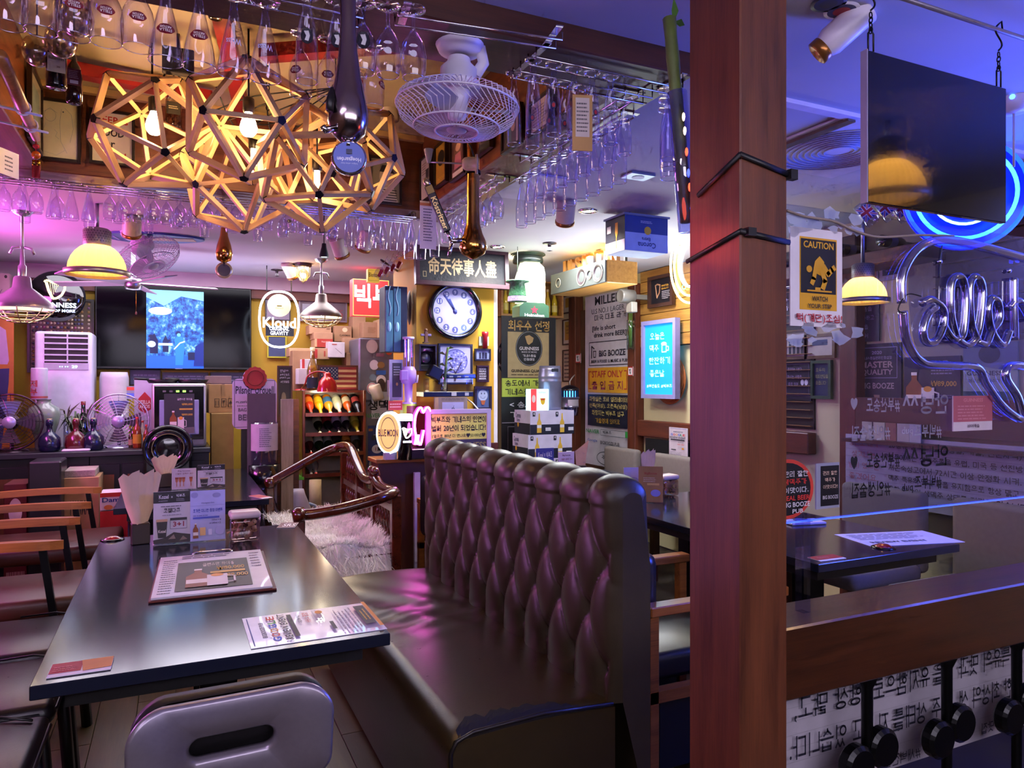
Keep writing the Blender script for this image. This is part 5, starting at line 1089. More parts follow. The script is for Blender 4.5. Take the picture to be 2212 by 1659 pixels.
MB().lathe([(.001,.085),(.036,.085),(.04,.08),(.04,-.03),(.032,-.05)],22,mx=M_).build('can',t,m('#d8d0e0',.35)); MB().lathe([(.032,-.05),(.034,-.052),(.034,-.075),(.028,-.078),(.018,-.07),(.001,-.07)],22,mx=M_).build('end_ring',t,m('#9a6430',.3,.7)); b=MB(); b.text('Klo',0,.03,.05,.04,-.0405,m('#4a2c20'),1,mx=M_@Matrix.Rotation(PI,4,'Z')); b.build('print',t); MB().cyl((0,0,-.04),(0,0,0),.012,n=8).build('stem',t,STEEL)
for i,(u,v,c1,c2)in enumerate(((1790,8,'#22243c','#3a3c5a'),(1818,24,'#d0c8d8','#5a2430'))):
    q=at(u,v,Z=ZC-.004); t=T('coaster_disc',['dark round beer coaster stuck on the ceiling','round beer coaster with red centre stuck on the ceiling'][i],'coaster',(q.x,q.y,ZC-.004)); MB().lathe([(.001,0),(.045,0),(.045,.003),(.001,.003)],24).build('disc',t,m(c1)); MB().disc(.036,-.0006,24).build('print',t,m('#2c2f66')); MB().disc(.022,-.0012,20).build('centre',t,m('#a02c38' if i else '#2a2c4a'))
# ceiling cassettes
for(u,v,w,d,lab)in((1812,325,.62,.62,'square ceiling air vent with round louvres under the blue ceiling'),(1378,382,.14,.10,'small silver card fixed on the pale ceiling'),(1095,400,.45,.45,'white ceiling air conditioner panel behind the soffit glasses')):
    q=at(u,v,Z=ZC-.01); t=T('ceiling_vent' if w>.3 else 'ceiling_card',lab,'vent' if w>.3 else 'card',(q.x,q.y,ZC-.012)); MB().box(-w/2,w/2,-d/2,d/2,0,.011,bev=.004).build('panel',t,m('#c9c6d4',.5)if w>.3 else m('#8a96a4',.3,.5))
    if w>.5:
        for k in range(9): MB().tube([((.06+.025*k)*math.cos(a),(.06+.025*k)*math.sin(a),-.003)for a in[i*PI/16 for i in range(32)]],.003,5,closed=True).build('louvre',t,m('#9c9aae',.5))
        MB().box(-w/2+.02,-w/2+.06,-d/2+.02,d/2-.02,-.012,0).build('flap',t,m('#5a4a3c',.5))
    elif w<.2: MB().disc(.03,-.002,16).build('print',t,m('#c8d0d8'))
q0=at(225,512,Z=2.385); q1=at(442,520,Z=2.385); d=q1-q0; t=T('surfboard','blue and tan surfboard fixed flat under the far ceiling','surfboard',tuple((q0+q1)/2),math.atan2(d.y,d.x)); L_=d.length/2; n=24; P_=[(L_*math.cos(2*PI*k/n),.17*math.sin(2*PI*k/n)*(1-.25*math.cos(2*PI*k/n)))for k in range(n)]
b=MB().add([(x,y,0)for x,y in P_]+[(x,y,.014)for x,y in P_],[tuple(range(n-1,-1,-1)),tuple(range(n,2*n))]+[(k,(k+1)%n,n+(k+1)%n,n+k)for k in range(n)]); b.build('deck',t,m('#3c4c8a',.4)); MB().box(-.1,L_*.8,-.05,.05,-.003,0).build('stripe',t,m('#b09a70',.5)); MB().box(-L_*.75,-.25,-.05,.06,-.003,0).build('print',t,m('#8a90c0',.5))
# sprinklers
for u,v,l in((598,590,'small ceiling sprinkler near the neon sign'),(1187,534,'small ceiling sprinkler above the hanging speaker')):
    q=at(u,v,Z=ZC-.03); t=T('sprinkler',l,'sprinkler',(q.x,q.y,ZC)); MB().lathe([(.05,0),(.05,-.006),(.02,-.01),(.012,-.015),(.012,-.05),(.022,-.055),(.001,-.06)],14).build('head',t,m('#3a3438',.4,.5))
# ================================================================== far left zone in front of the yellow wall
YW=7.2
def bottle(name,label,x,y,z,H,prof,mat,lab=None,cap=None,group=None,rot=None,caph=.06):
    t=T(name,label,'bottle',(x,y,z),0,group)
    if rot: t.rotation_euler=rot
    MB().lathe([(r_*H,q*H)for r_,q in prof],16).build('body',t,mat)
    if lab: MB().lathe([(lab[0]*H,lab[1]*H),(lab[0]*H,lab[2]*H)],16).build('label_band',t,m(lab[3]))
    if cap: MB().lathe([(prof[-2][0]*H*1.15,prof[-2][1]*H-caph*H),(prof[-2][0]*H*1.15,H*1.01),(.001,H*1.01)],12).build('cap',t,m(cap,.35))
    return t
BP=[(.001,0),(.12,0),(.125,.02),(.125,.55),(.10,.66),(.045,.76),(.04,.96),(.04,.99),(.001,1)]
# television
r_=RY(205,616,543,798,7.10); tv=T('television','large flat black television showing a bluish upright video','television',(r_[0],7.12,r_[2])); w,h=r_[3],r_[4]
MB().box(-w/2,w/2,-.02,.06,-h/2,h/2,bev=.006).build('casing',tv,m('#08080a',.3)); MB().box(-w/2+.012,w/2-.012,-.022,-.0201,-h/2+.022,h/2-.012).build('screen',tv,m('#030306',.1))
def vidmat():
    mt,nt,bs,L=_new('video_picture'); n1=_noise(nt,22,5,(1,1,.8),.65); n2=_noise(nt,6,3)
    r1=_ramp(nt,[(.30,lin('#04124a')),(.44,lin('#1450c8')),(.55,lin('#3a9ae8')),(.66,lin('#b8f0ff'))]); L.new(n1.outputs[0],r1.inputs[0])
    bs.inputs['Base Color'].default_value=(0,0,0,1); L.new(r1.outputs[0],bs.inputs['Emission Color']); bs.inputs['Emission Strength'].default_value=.55; return mt
q=RY(316,628,440,794,7.096); vx,vw,vz,vh=q[0]-r_[0],q[3],q[2]-r_[2],q[4]
MB().box(vx-vw/2,vx+vw/2,-.0232,-.0225,vz-vh/2,vz+vh/2).build('video_picture',tv,vidmat())
pb=MB(); E_=lambda hx: '*.5'+hx
printed(pb,[('p',[(0,0),(1,0),(1,.12),(.6,.07),(.3,.2),(0,.1)],E_('#6ab8d8')),('e',.24,.27,.2,.05,E_('#d8f0b0')),('e',.27,.29,.12,.03,E_('#f0ffd8')),('r',.5,.93,1,.16,E_('#1450d8')),('p',[(.06,.62),(.14,.56),(.2,.66),(.2,.82),(.06,.82)],E_('#04103a')),('e',.08,.60,.04,.02,E_('#04103a')),('e',.09,.70,.07,.04,E_('#a8e0ff')),
               ('p',[(.28,.66),(.33,.58),(.38,.66),(.38,.8),(.28,.8)],E_('#061440')),('r',.33,.70,.24,.03,E_('#b8ecff')),('p',[(.48,.64),(.55,.57),(.64,.62),(.66,.74),(.63,.97),(.50,.97),(.50,.74)],E_('#1c6af0')),('e',.55,.555,.045,.03,E_('#08184a')),('e',.56,.575,.035,.022,E_('#58a8f0')),('l',[(.48,.76),(.58,.68),(.66,.66)],.02,E_('#d0f4ff')),('p',[(.82,.98),(.85,.72),(1,.66),(1,.98)],E_('#06206a')),('p',[(.72,.8),(.84,.8),(.84,.9),(.72,.9)],E_('#04123a'))],vw,vh,0,.0004)
mx=Matrix.Translation((vx,-.0236,vz)); pb.v=[tuple(mx@Vector(v))for v in pb.v]; pb.build('video_figures',tv)
MB().box(-.01,.05,-.0235,-.022,-h/2+.004,-h/2+.014).build('logo',tv,m('#8a8a90'))
m('#030306',.1).node_tree.nodes['Principled BSDF'].inputs['Specular IOR Level'].default_value=.12  # anti-glare screen
# round black beer sign
q=at(122,640,Y=6.85); rs=T('round_beer_sign','round domed black beer sign with golden harp left of the television','sign',(q.x,6.85,q.z)); RR=.205
rot=Matrix.Rotation(R(90),4,'X')
MB().lathe([(.001,.05),(RR*.4,.046),(RR*.8,.03),(RR*.97,.008),(RR,-.01),(RR*.97,-.04),(.001,-.05)],40,mx=rot).build('dome',rs,m('#060608',.08,cl=.8)); MB().box(-.03,.03,.05,.35,-.02,.02).build('bracket',rs,BLKM)
def harp(mbx,cx,cz,s,y,hx):
    P_=lambda pts: [(cx+a*s,y,cz+b*s)for a,b in pts]
    def stroke(pts,t):
        for a,b in zip(pts,pts[1:]):
            d=Vector((b[0]-a[0],b[1]-a[1])); n_=Vector((-d.y,d.x)).normalized()*t; mbx.add(P_([(a[0]-n_.x,a[1]-n_.y),(b[0]-n_.x,b[1]-n_.y),(b[0]+n_.x,b[1]+n_.y),(a[0]+n_.x,a[1]+n_.y)]),[(0,1,2,3)],m(hx))
    stroke([(-.5,.35),(-.44,.46),(-.3,.44),(-.1,.33),(.15,.3),(.35,.36),(.46,.34)],.055); stroke([(-.42,.36),(-.3,-.1),(-.12,-.5)],.07); stroke([(.44,.34),(.42,.0),(.28,-.3),(.05,-.48),(-.14,-.5)],.06)
    for k in range(6): stroke([(-.25+.1*k,.32-.01*k),(-.14+.06*k,-.4+.13*k)],.012)
b=MB(); harp(b,.0,.05,.15,-.054,'*.5#e8d88a'); b.build('harp_emblem',rs); b=MB(); b.text('GUINNESS',.01,-.075,.27,.04,-.054,m('*1.6#cfe6ff'),1.6); b.text('MADE OF MORE',.01,-.12,.25,.022,-.05,m('*1.4#b8d8ff'),1.4); tag(b.build('lettering',rs),kind='stuff')
# framed bottle cap collection
r_=RY(66,650,198,800,7.17); fr=sign('bottle_cap_frame','framed collection of bottle caps behind the air conditioner','picture',r_,'Y',[],'#4a3a24',.02,(.02,'#1a0e08',.03))
cm=MB(); rr=random.Random(2); cc=[m(x,.35,.4)for x in('#8a6a3a','#a89a8a','#6a4a6a','#9a5a7a','#5a5a7a','#c0b090','#3a3a44')]
for i in range(17):
    for j in range(17):
        if(i+1)%16: cm.lathe([(.001,.004),(.009,.004),(.0115,0)],8,cc[rr.randrange(7)],Matrix.Translation(((i-8)*.034*r_[3]/.6,-.011,(j-8)*.036*r_[4]/.62))@rot)
tag(cm.build('bottle_caps',fr),kind='stuff')
# stand air conditioner
r_=RY(74,716,200,1000,6.76); a=T('air_conditioner','tall white floor standing air conditioner with dark louvres','air conditioner',(r_[0],6.76,0)); w=r_[3]; top=r_[2]+r_[4]/2
MB().box(-w/2,w/2,0,.34,0,top,bev=.025,seg=3).build('cabinet',a,m('#c4bcd4',.35)); zt,zb=at(137,722,Y=6.76).z,at(137,784,Y=6.76).z
MB().box(-w*.33,w*.42,-.002,.02,zb,zt).build('outlet',a,m('#0a0a0e',.6))
for k in range(5): z=zt-(zt-zb)*(k+.6)/5; MB().box(-w*.33,w*.42,-.008,.004,z-.006,z+.006).build('louvre',a,m('#b4acc4',.4));
MB().box(.02,.03,-.007,.002,zb,zt).build('louvre_link',a,m('#b4acc4',.4)); MB().box(-w*.34,w*.43,-.004,.002,zb-.055,zb-.006).build('control_strip',a,m('#a49cb4',.3)); b=MB(); b.text('29',.075,zb-.03,.04,.022,-.0046,m('*3#9ae8f0'),1); b.text('- -  - -',0,zb-.03,.06,.008,-.0046,m('*1.5#9ae8f0'),1); b.build('display',a)
r_=RY(198,800,246,900,6.9); t=T('white_cylinder','tall white wrapped cylinder beside the air conditioner','cylinder',(r_[0]+.08,6.95,0)); MB().lathe([(.11,0),(.11,1.45),(.1,1.5),(.001,1.5)],22).build('roll',t,m('#b9aebc',.6,b=.1))
# orange banner at the left edge
sign('orange_banner','orange banner with purple and white shapes at the left edge','banner',RY(-40,684,30,970,6.9),'Y',[('p',[(.1,.0),(.75,.1),(.85,.33),(.8,.36),(.1,.36)],'#c08ac0'),('p',[(.1,.4),(.86,.39),(.84,.5),(.62,1),(.1,1)],'#2c2468')],'#c0641c',.004)
# signs over the air conditioner
sign('wooden_beer_crate','pale wooden wine crate end at the far upper left','crate',RY(0,594,26,680,6.95),'Y',[('e',.7,.08,.12,.04,'#1c1014'),('e',.7,.9,.12,.04,'#1c1014'),('l',[(0,.6),(.4,.4)],.05,'#5a3a5a')],'#a8788a',.2)
sign('ice_cold_sign','blue metal ice cold beer sign behind the round sign','sign',RY(55,575,103,640,7.16),'Y',[('t','Ice Cold',.55,.4,.8,.22,'#8a8ae0',1),('r',.5,.85,.8,.3,'#a86a4a')],'#3a3a8a',.01)
sign('beer_letters_sign','dark sign with pale block letters above the television corner','sign',RY(160,602,226,622,7.16),'Y',[('t','BEER',.5,.5,.85,.75,'#b09080',1.5)],'#3a2c3a',.02)
sign('small_red_frame','small red framed picture of glasses above the air conditioner','picture',RY(118,582,148,600,7.16),'Y',[('e',.35,.5,.15,.25,'#8a8ad0'),('e',.7,.5,.15,.25,'#8a8ad0')],'#3a2450',.01,(.01,'#8a2030',.012))
# low cabinet
IR=m('#16161c',.5,.3)
for i,(u0,u1,lab)in enumerate(((-30,192,'black steel cabinet with wooden doors under the fans'),(194,330,'black steel cabinet with wooden doors behind the boxes'),(332,452,'black steel cabinet with wooden doors under the ice machine'))):
    a0,a1=at(u0,1000,Y=6.2).x,at(u1,1000,Y=6.2).x; t=T('steel_cabinet',lab,'cabinet',((a0+a1)/2,6.2,0),0,'black steel cabinets'); w=a1-a0
    MB().box(-w/2,w/2,0,.5,.02,.86).build('body',t,IR)
    for s,q in((0,'l'),(1,'r')):
        x0=-w/2+.02+s*(w/2-.02); x1=x0+w/2-.03; d=MB().box(x0,x1,-.014,0,.08,.80,bev=.003).build('door',t,IR); MB().box(x0+.04,x1-.04,-.018,-.0141,.12,.72).build('panel',d,wood('#7a4020','#4a2410','z',.45,.6)); MB().cyl((x0+.03 if s else x1-.03,-.03,.5),(x0+.03 if s else x1-.03,-.014,.5),.012,n=10).build('knob',d,IR)
x0_,x1_=at(-30,970,Y=6.2).x,at(454,970,Y=6.2).x
tag(MB().box(x0_,x1_,6.16,6.72,.861,.90,bev=.004).build('counter_top',None,m('#22222a',.4)),'long dark counter top carrying fans, bottles and the ice machine','counter top')
ZK=.9005
# table fans on the counter
def deskfan(u,v,Y,Rr,lab,tone):
    q=at(u,v,Y=Y); t=T('desk_fan',lab,'fan',(q.x,Y,ZK)); h=q.z-ZK; W_=m(tone,.25,.9); M_=Matrix.Translation((0,0,h))@Matrix.Rotation(R(90),4,'X'); cg=MB()
    for k in range(9): r_=Rr*(1-.1*k); cg.tube([(r_*math.cos(a),r_*math.sin(a),.05*(1-(r_/Rr)**2))for a in[i*PI/16 for i in range(32)]],.0022 if k else .007,5,closed=True,mx=M_)
    for k in range(8): a=k*PI/4; cg.tube([(Rr*f*math.cos(a+.3*f),Rr*f*math.sin(a+.3*f),.05*(1-f*f))for f in(.15,.5,.8,1)],.0025,4,mx=M_); cg.tube([(Rr*f*math.cos(a),Rr*f*math.sin(a),-.06*(1-f*f))for f in(.15,.6,1)],.0025,4,mx=M_)
    tag(cg.build('cage',t,W_),kind='stuff'); MB().lathe([(.001,.056),(Rr*.2,.054),(Rr*.22,.045)],18,mx=M_).build('badge',t,m('#b8b0d8',.3,.4))
    for k in range(4):
        b=MB(); a0=k*PI/2; b.add([(r2*Rr*math.cos(a0+s*.42),r2*Rr*math.sin(a0+s*.42),s*.02)for r2 in(.15,.5,.82)for s in(-1,1)],[(0,1,3,2),(2,3,5,4)],None,True,M_); b.build('blade',t,m('#8a8494',.3,.5))
    MB().cyl((0,.03,h),(0,.12,h),Rr*.28,Rr*.2,14).build('motor',t,W_); MB().tube([(0,.06,h-Rr*.2),(0,.06,.02)],.014,10).build('stem',t,W_); MB().lathe([(.001,.028),(.05,.026),(.10,.012),(.11,0)],22,c=(0,.06,0)).build('base',t,W_)
deskfan(256,910,6.45,.213,'chrome desk fan standing in the middle of the counter','#c4bcd8'); deskfan(22,912,6.35,.205,'dark bronze desk fan at the left end of the counter','#4a3a44')
# celadon vase with a can on it
q=at(95,975,Y=6.5); t=T('celadon_vase','large grey green celadon vase between the two fans','vase',(q.x,6.5,ZK)); t.scale=(.74,.74,.74); MB().lathe([(.001,0),(.075,0),(.08,.02),(.085,.12),(.13,.26),(.15,.36),(.135,.43),(.07,.47),(.06,.50),(.07,.515)],26).build('body',t,m('#7a8a7c',.2,cl=.4));
tag(MB().lathe([(.001,.521),(.06,.521),(.062,.525),(.062,.75),(.058,.76),(.001,.76)],20).build('can_tmp',None,m('#b4b0c0',.35)),'x','can').name='beer_can'
cn=bpy.data.objects['beer_can']; cn.location=(q.x-.03,6.5,ZK-.138); cn.scale=(.9,.9,1); cn['label']='tall pale printed beer can standing on the celadon vase'
b=MB(); b.text('제',-.03,.64,.05,.05,-.064,m('#9a3a34'),1.3); b.text('부',-.03,.58,.05,.05,-.064,m('#9a3a34'),1.3); b.lathe([(.0625,.53),(.0625,.545)],20,m('#9a4a44')); b.build('can_print',cn)
# bottles, plant, glass on the counter
FL=[(.001,0),(.24,0),(.28,.04),(.31,.2),(.29,.42),(.16,.56),(.085,.62),(.075,.78),(.1,.80),(.1,.95),(.06,1),(.001,1)]
for i,(u,hx,lab)in enumerate(((107,'#14163a','round dark blue ceramic whisky flask beside the vase'),(202,'#14163a','round dark blue ceramic whisky flask beside the chrome fan'),(164,'#5a141c','round dark red ceramic whisky flask between the blue ones'))):
    q=at(u,975,Y=6.3); t=bottle('whisky_flask',lab,q.x,6.3,ZK,.24,FL,m(hx,.25,cl=.5),None,'#b0a060'); MB().lathe([(.055,.10),(.052,.118)],14,a0=-2.2,a1=-.9).build('label_plate',t,GOLD)
q=at(160,930,Y=6.45); t=T('potted_plant','spiky green potted plant on the counter between the flasks','plant',(q.x,6.45,ZK)); MB().lathe([(.001,0),(.05,0),(.065,.11),(.055,.11),(.001,.1)],16).build('pot',t,m('#8a7a70',.6)); rr=random.Random(4)
for k in range(46):
    a=rr.random()*6.28; L_=rr.uniform(.1,.2); d=Vector((math.cos(a),math.sin(a),0)); s=Vector((-d.y,d.x,0))*.007; P0=Vector((0,0,.1)); P1=P0+d*L_*.4+Vector((0,0,L_*rr.uniform(.5,1.1))); P2=P0+d*L_*.9+Vector((0,0,L_*rr.uniform(.1,.9)))
    MB().add([P0-s*.5,P0+s*.5,P1+s,P1-s,P2],[(0,1,2,3),(3,2,4)],None,True).build('leaf',t,m('#3a4a2c',.5)if k%3 else m('#4a5a38',.5))
for i,(u,x)in enumerate(((143,0),(185,1))):
    q=at(u,930,Y=6.62); t=T('bottle_sprout',['sprouting plant in a clear tube left of the green bottle','young palm sprout beside the chrome fan'][i],'plant',(q.x,6.62,ZK)); MB().lathe([(.02,0),(.02,.2),(.015,.22)],12).build('tube',t,glassm('#d8d8e8',.15,.6))
    for k in range(5): a=k*1.3+i; MB().add([(0,0,.2),(.03*math.cos(a),.02,.30),(.1*math.cos(a),.03*math.sin(a),.36-.02*k),(.03*math.cos(a)+.012,.01,.29)],[(0,1,2,3)]).build('leaf',t,m('#4a4438',.5))
q=at(180,950,Y=6.55); bottle('green_bottle','green spirit bottle behind the plant on the counter',q.x,6.55,ZK,.36,BP,glassm('#1c5a24',.12,.5),(.127,.2,.34,'#2a5a34'),'#6a1418')
for i,(u,hx,lh,cap)in enumerate(((296,'#8a3a14','#c89a2c','#b01c1c'),(308,'#c8b8b0','#b0b8c8','#b01c1c'),(316,'#7a3414','#d8a040','#c02020'),(283,'#3a2c1c','#a89070','#2a2a2a'))):
    q=at(u,966,Y=6.35+.04*(i%2)); bottle('spirit_bottle',['amber tequila bottle with yellow label left of the ice machine','pale bottle behind the amber tequila bottle','small orange bottle touching the ice machine','dark bottle behind the chrome fan stem'][i],q.x,6.35+.04*(i%2),ZK,.24-.03*i,BP,m(hx,.15,cl=.4),(.127,.15,.45,lh),cap)
q=at(165,972,Y=6.22); tag(MB().box(q.x-.09,q.x+.09,6.18,6.26,ZK,ZK+.018,bev=.006).build('white_tray',None,m('#c9c4d0',.4)),'narrow white tray in front of the red flask','tray')
# ice machine with poster, pans on top
r_=RY(327,828,446,985,6.25); t=T('ice_machine','silver and black ice machine with drink poster on the counter','ice machine',(r_[0],6.25,ZK)); w=r_[3]; h=r_[2]+r_[4]/2-ZK
MB().box(-w/2,w/2,.0,.42,0,h,bev=.02,seg=2).build('cabinet',t,m('#b4b0b4',.35,.6)); MB().box(-w/2+.02,w/2-.02,-.004,.01,.06,h-.02,bev=.004).build('front',t,m('#0a0a0c',.12,cl=.5)); MB().box(-w*.36,w*.36,-.012,-.004,.10,h-.13,bev=.004).build('flap',t,m('#8890b8',.3))
PST=[('r',.5,.5,1,1,'#2c2c36'),('t','글렌스만 하이볼',.68,.14,.5,.055,'#d8d4dc',1.2),('t','₩80,000',.76,.27,.36,.06,'#d8b44a',1.4),('r',.72,.39,.44,.04,'#c8a040'),('t','₩89,000',.76,.53,.36,.06,'#d8b44a',1.4),('p',[(0,.88),(1,.84),(1,1),(0,1)],'#6a6468')]+BOT(.3,.66,.46)+MUG(.55,.74,.42)
pb=MB(); printed(pb,PST,w*.55,h*.62,0,.0006); mx=Matrix.Translation((-.0,-.0125,h*.53)); pb.v=[tuple(mx@Vector(v))for v in pb.v]; pb.build('poster',t); b=MB()
for k in range(5): b.box(-w*.3+k*w*.12,-w*.24+k*w*.12,-.006,-.004,h-.07,h-.055,m('*1.5#7ae84a')if k in(2,3)else m('#6a6a70'))
tag(b.build('control_lights',t),kind='stuff')
for k,(x,a)in enumerate(((-.12,.1),(.10,-.1))): q=T('frying_pan',['black frying pan on top of the ice machine, left one','black frying pan on top of the ice machine, right one'][k],'pan',(r_[0]+x,6.42,ZK+h+.001)); MB().lathe([(.001,0),(.10,0),(.12,.03),(.115,.03),(.095,.006),(.001,.006)],20).build('pan',q,BLK); MB().tube([(-.1-.0,-.02,.03),(-.2,-.05,.035)],.01,8).build('handle',q,BLK)
# round black air fryer in front
q=at(363,968,Y=6.06); t=T('round_heater','round black glossy heater in front of the ice machine','heater',(q.x,6.06,0)); zc=q.z; M_=Matrix.Translation((0,0,zc))@Matrix.Rotation(R(90),4,'X')
MB().lathe([(.001,.03),(.07,.028),(.10,.02),(.105,.035),(.115,.035),(.12,.015),(.15,.012),(.165,.03),(.175,.02),(.178,-.05),(.16,-.08),(.001,-.08)],34,mx=M_).build('dial',t,m('#08080a',.15,cl=.6)); MB().lathe([(.108,.037),(.112,.037)],34,mx=M_).build('ring',t,m('#b8a878',.2,.9)); MB().box(-.165,.165,-.0,.08,0,zc,bev=.02).build('body',t,m('#0c0c10',.25));
# boxes on the floor in front of the cabinet
def carton(name,lab,u0,v0,u1,v1,Y,d,items,hx,zb=None,rz=0,group=None,open_=False):
    r_=RY(u0,v0,u1,v1,Y); z0=r_[2]-r_[4]/2 if zb is None else zb; h=r_[2]+r_[4]/2-z0
    t=T(name,lab,'box',(r_[0],Y+d/2,z0),rz,group); w=r_[3]; MB().box(-w/2,w/2,-d/2,d/2,0,h,bev=.003).build('box',t,m(hx,.8))
    if items: pb=MB(); printed(pb,items,w,h,0,.0008); mx=Matrix.Translation((0,-d/2-.0004,h/2)); pb.v=[tuple(mx@Vector(v))for v in pb.v]; pb.build('print',t)
    return t
carton('hanmac_carton','brown carton printed with dark capitals in front of the cabinet',134,1032,214,1130,5.85,.35,[('t','HANMAC',.52,.28,.6,.14,'#3a2a20',1.4),('r',.78,.8,.3,.22,'#d0c8c4'),('lines',.05,.85,.4,.98,2,'#6a4a34')],'#a8805a',0)
carton('flat_carton_pile','folded grey cardboard on the brown carton',138,1016,206,1031,5.88,.3,[('lines',0,.1,1,.95,4,'#7a6a60')],'#a09088')
carton('fruit_candy_box','red and white fruit candy box, lower one by the table leg',216,1103,276,1133,5.6,.2,[('r',.5,.3,1,.6,'#b41c1c'),('t','Damla',.5,.45,.85,.5,'#1c2a7a',1.6),('r',.5,.9,1,.25,'#d8a030')],'#c9c0c4',0)
carton('fruit_candy_box','red and white fruit candy box, upper one by the table leg',216,1064,276,1102,5.6,.2,[('r',.5,.12,1,.24,'#b41c1c'),('t','Damla',.5,.4,.85,.26,'#1c2a7a',1.6),('e',.3,.82,.16,.14,'#c87a3a'),('e',.62,.85,.14,.12,'#c83a2a'),('e',.85,.78,.14,.16,'#d8902c')],'#c9c0c4')
carton('dark_red_carton','dark red carton at the far left under the cabinet',8,1046,58,1095,5.8,.3,[('e',.5,.25,.3,.12,'#d0c0c0'),('lines',.1,.5,.9,.9,3,'#a07a74')],'#5a1c1c',0)
tag(MB().box(*[v for p_ in((at(60,1,Y=5.7).x,at(132,1,Y=5.7).x),(5.7,6.0),(0,.88))for v in p_],bev=.01).build('black_bin',None,m('#17171c',.35)),'black bin standing behind the wooden arms','bin')
# cartons beside the ice machine
t=carton('fragile_carton','brown carton with handling symbols beside the ice machine',446,830,508,892,6.5,.3,[('f',.2,.5,.38,.8,.02,'#3a2818'),('f',.44,.5,.62,.8,.02,'#3a2818'),('f',.68,.5,.86,.8,.02,'#3a2818'),('l',[(.25,.58),(.25,.74)],.02,'#3a2818'),('l',[(.33,.58),(.33,.74)],.02,'#3a2818'),('p',[(.48,.56),(.58,.56),(.54,.66),(.54,.76),(.52,.76),(.52,.66)],'#3a2818'),('p',[(.7,.68),(.77,.56),(.84,.68)],'#3a2818'),('l',[(.77,.66),(.77,.76)],.015,'#3a2818'),('r',.5,.2,.1,.4,'#8a6a48')],'#9a7450',rz=R(6))
carton('tall_carton','tall brown carton standing below the fragile carton',456,893,505,1010,6.4,.22,[('o',.6,.9,.2,.05,.05,'#2c2014'),('l',[(.6,.82),(.6,.98)],.06,'#2c2014')],'#8a6c3c',0)
carton('grey_tray_carton','grey storage box behind the ice machine',445,812,500,829,6.6,.3,[],'#6a5a5c')
for i,(u0,u1,lab,it,bd)in enumerate(((290,322,'white beer shield with red crest behind the ice machine',[('p',[(.2,.27),(.5,.18),(.8,.27),(.8,.42),(.5,.47),(.2,.42)],'#a81c24'),('t','STELLA',.5,.32,.55,.05,'#e8dcd8',1.4),('t','ARTOIS',.5,.38,.5,.05,'#e8dcd8',1.4)],'#b8b0cc'),)): sign('stella_board',lab,'sign',RY(290,818,335,976,6.62),'Y',it,bd,.01)
for i,(u0,v0,u1,v1)in enumerate(((282,800,345,830),(352,806,448,826),(456,806,560,830))): sign('framed_print',['framed dark poster low on the yellow wall behind the shield','framed dark photo strip under the television','framed dark photo strip right of the television cable'][i],'picture',RY(u0,v0,u1,v1,7.18),'Y',[('lines',.1,.2,.9,.8,2,'#6a6a8a')],'#3a3a5a',.01,(.008,'#12121c',.012))
sign('leaflet','bright colourful leaflet pinned behind the chrome fan','leaflet',RY(250,834,300,862,6.9),'Y',[('r',.5,.2,.8,.25,'#d84a3c'),('r',.5,.7,.8,.3,'#5a6ad8')],'#8a8aa8',.004)
# white shield sign with crest (large)
r_=RY(502,818,598,926,6.05); t=T('pilsner_shield_sign','large white shield shaped beer sign with red seal','sign',(r_[0],6.05,r_[2])); w,h=r_[3],r_[4]
pts=rrect(w/2,h/2,.05); ext=[]
for x,z in pts:
    ext.append((x,z))
MB().prism(ext[::-1],0,.02).build('plate',t,m('#c0b4d0',.35)); MB().lathe([(.001,-.0),(w*.27,0),(w*.27,.02),(.001,.02)],30,mx=Matrix.Translation((0,.02,h/2))@Matrix.Rotation(R(90),4,'X')).build('crown',t,m('#c0b4d0',.35))
pb=MB(); printed(pb,[('f',.04,.03,.96,.97,.012,'#3a3450'),('t','Pilsner Urquell',.5,.25,.86,.2,'#1c1c34',1.2),('t','PLZEŇ',.2,.46,.24,.05,'#2a2a44'),('t','BAG OF',.3,.62,.34,.07,'#5a5468',1.4),('t','BEER',.32,.77,.38,.12,'#5a5468',1.6),('lines',.1,.52,.5,.56,1,'#7a7488')],w,h,0,.0006); pb.build('print',t)
sl=MB(); sl.v=[((.085+.008*(k%2))*math.cos(2*PI*k/28),-.012+0,(.085+.008*(k%2))*math.sin(2*PI*k/28)+h/2+.005)for k in range(28)]; sl.f=[tuple(range(28))]; sl.mi=[0]; sl.sm=[False]; sl.build('seal',t,m('#a0342c',.6)); b=MB(); b.tube([(.06*math.cos(2*PI*k/24),-.016,h/2+.005+.06*math.sin(2*PI*k/24))for k in range(24)],.004,5,closed=True); b.build('seal_ring',t,m('#7a1c18',.5)); MB().box(-.1,.1,0,.06,-r_[2],-h/2).build('stand',t,BLK)
tag(MB().box(*[v for p_ in((at(534,1,Y=5.85).x,at(595,1,Y=5.85).x),(5.83,5.86),(.7,at(560,850,Y=5.85).z))for v in p_]).build('grey_board',None,m('#5a4e56',.6)),'plain dark grey board leaning on the white shield sign','board')
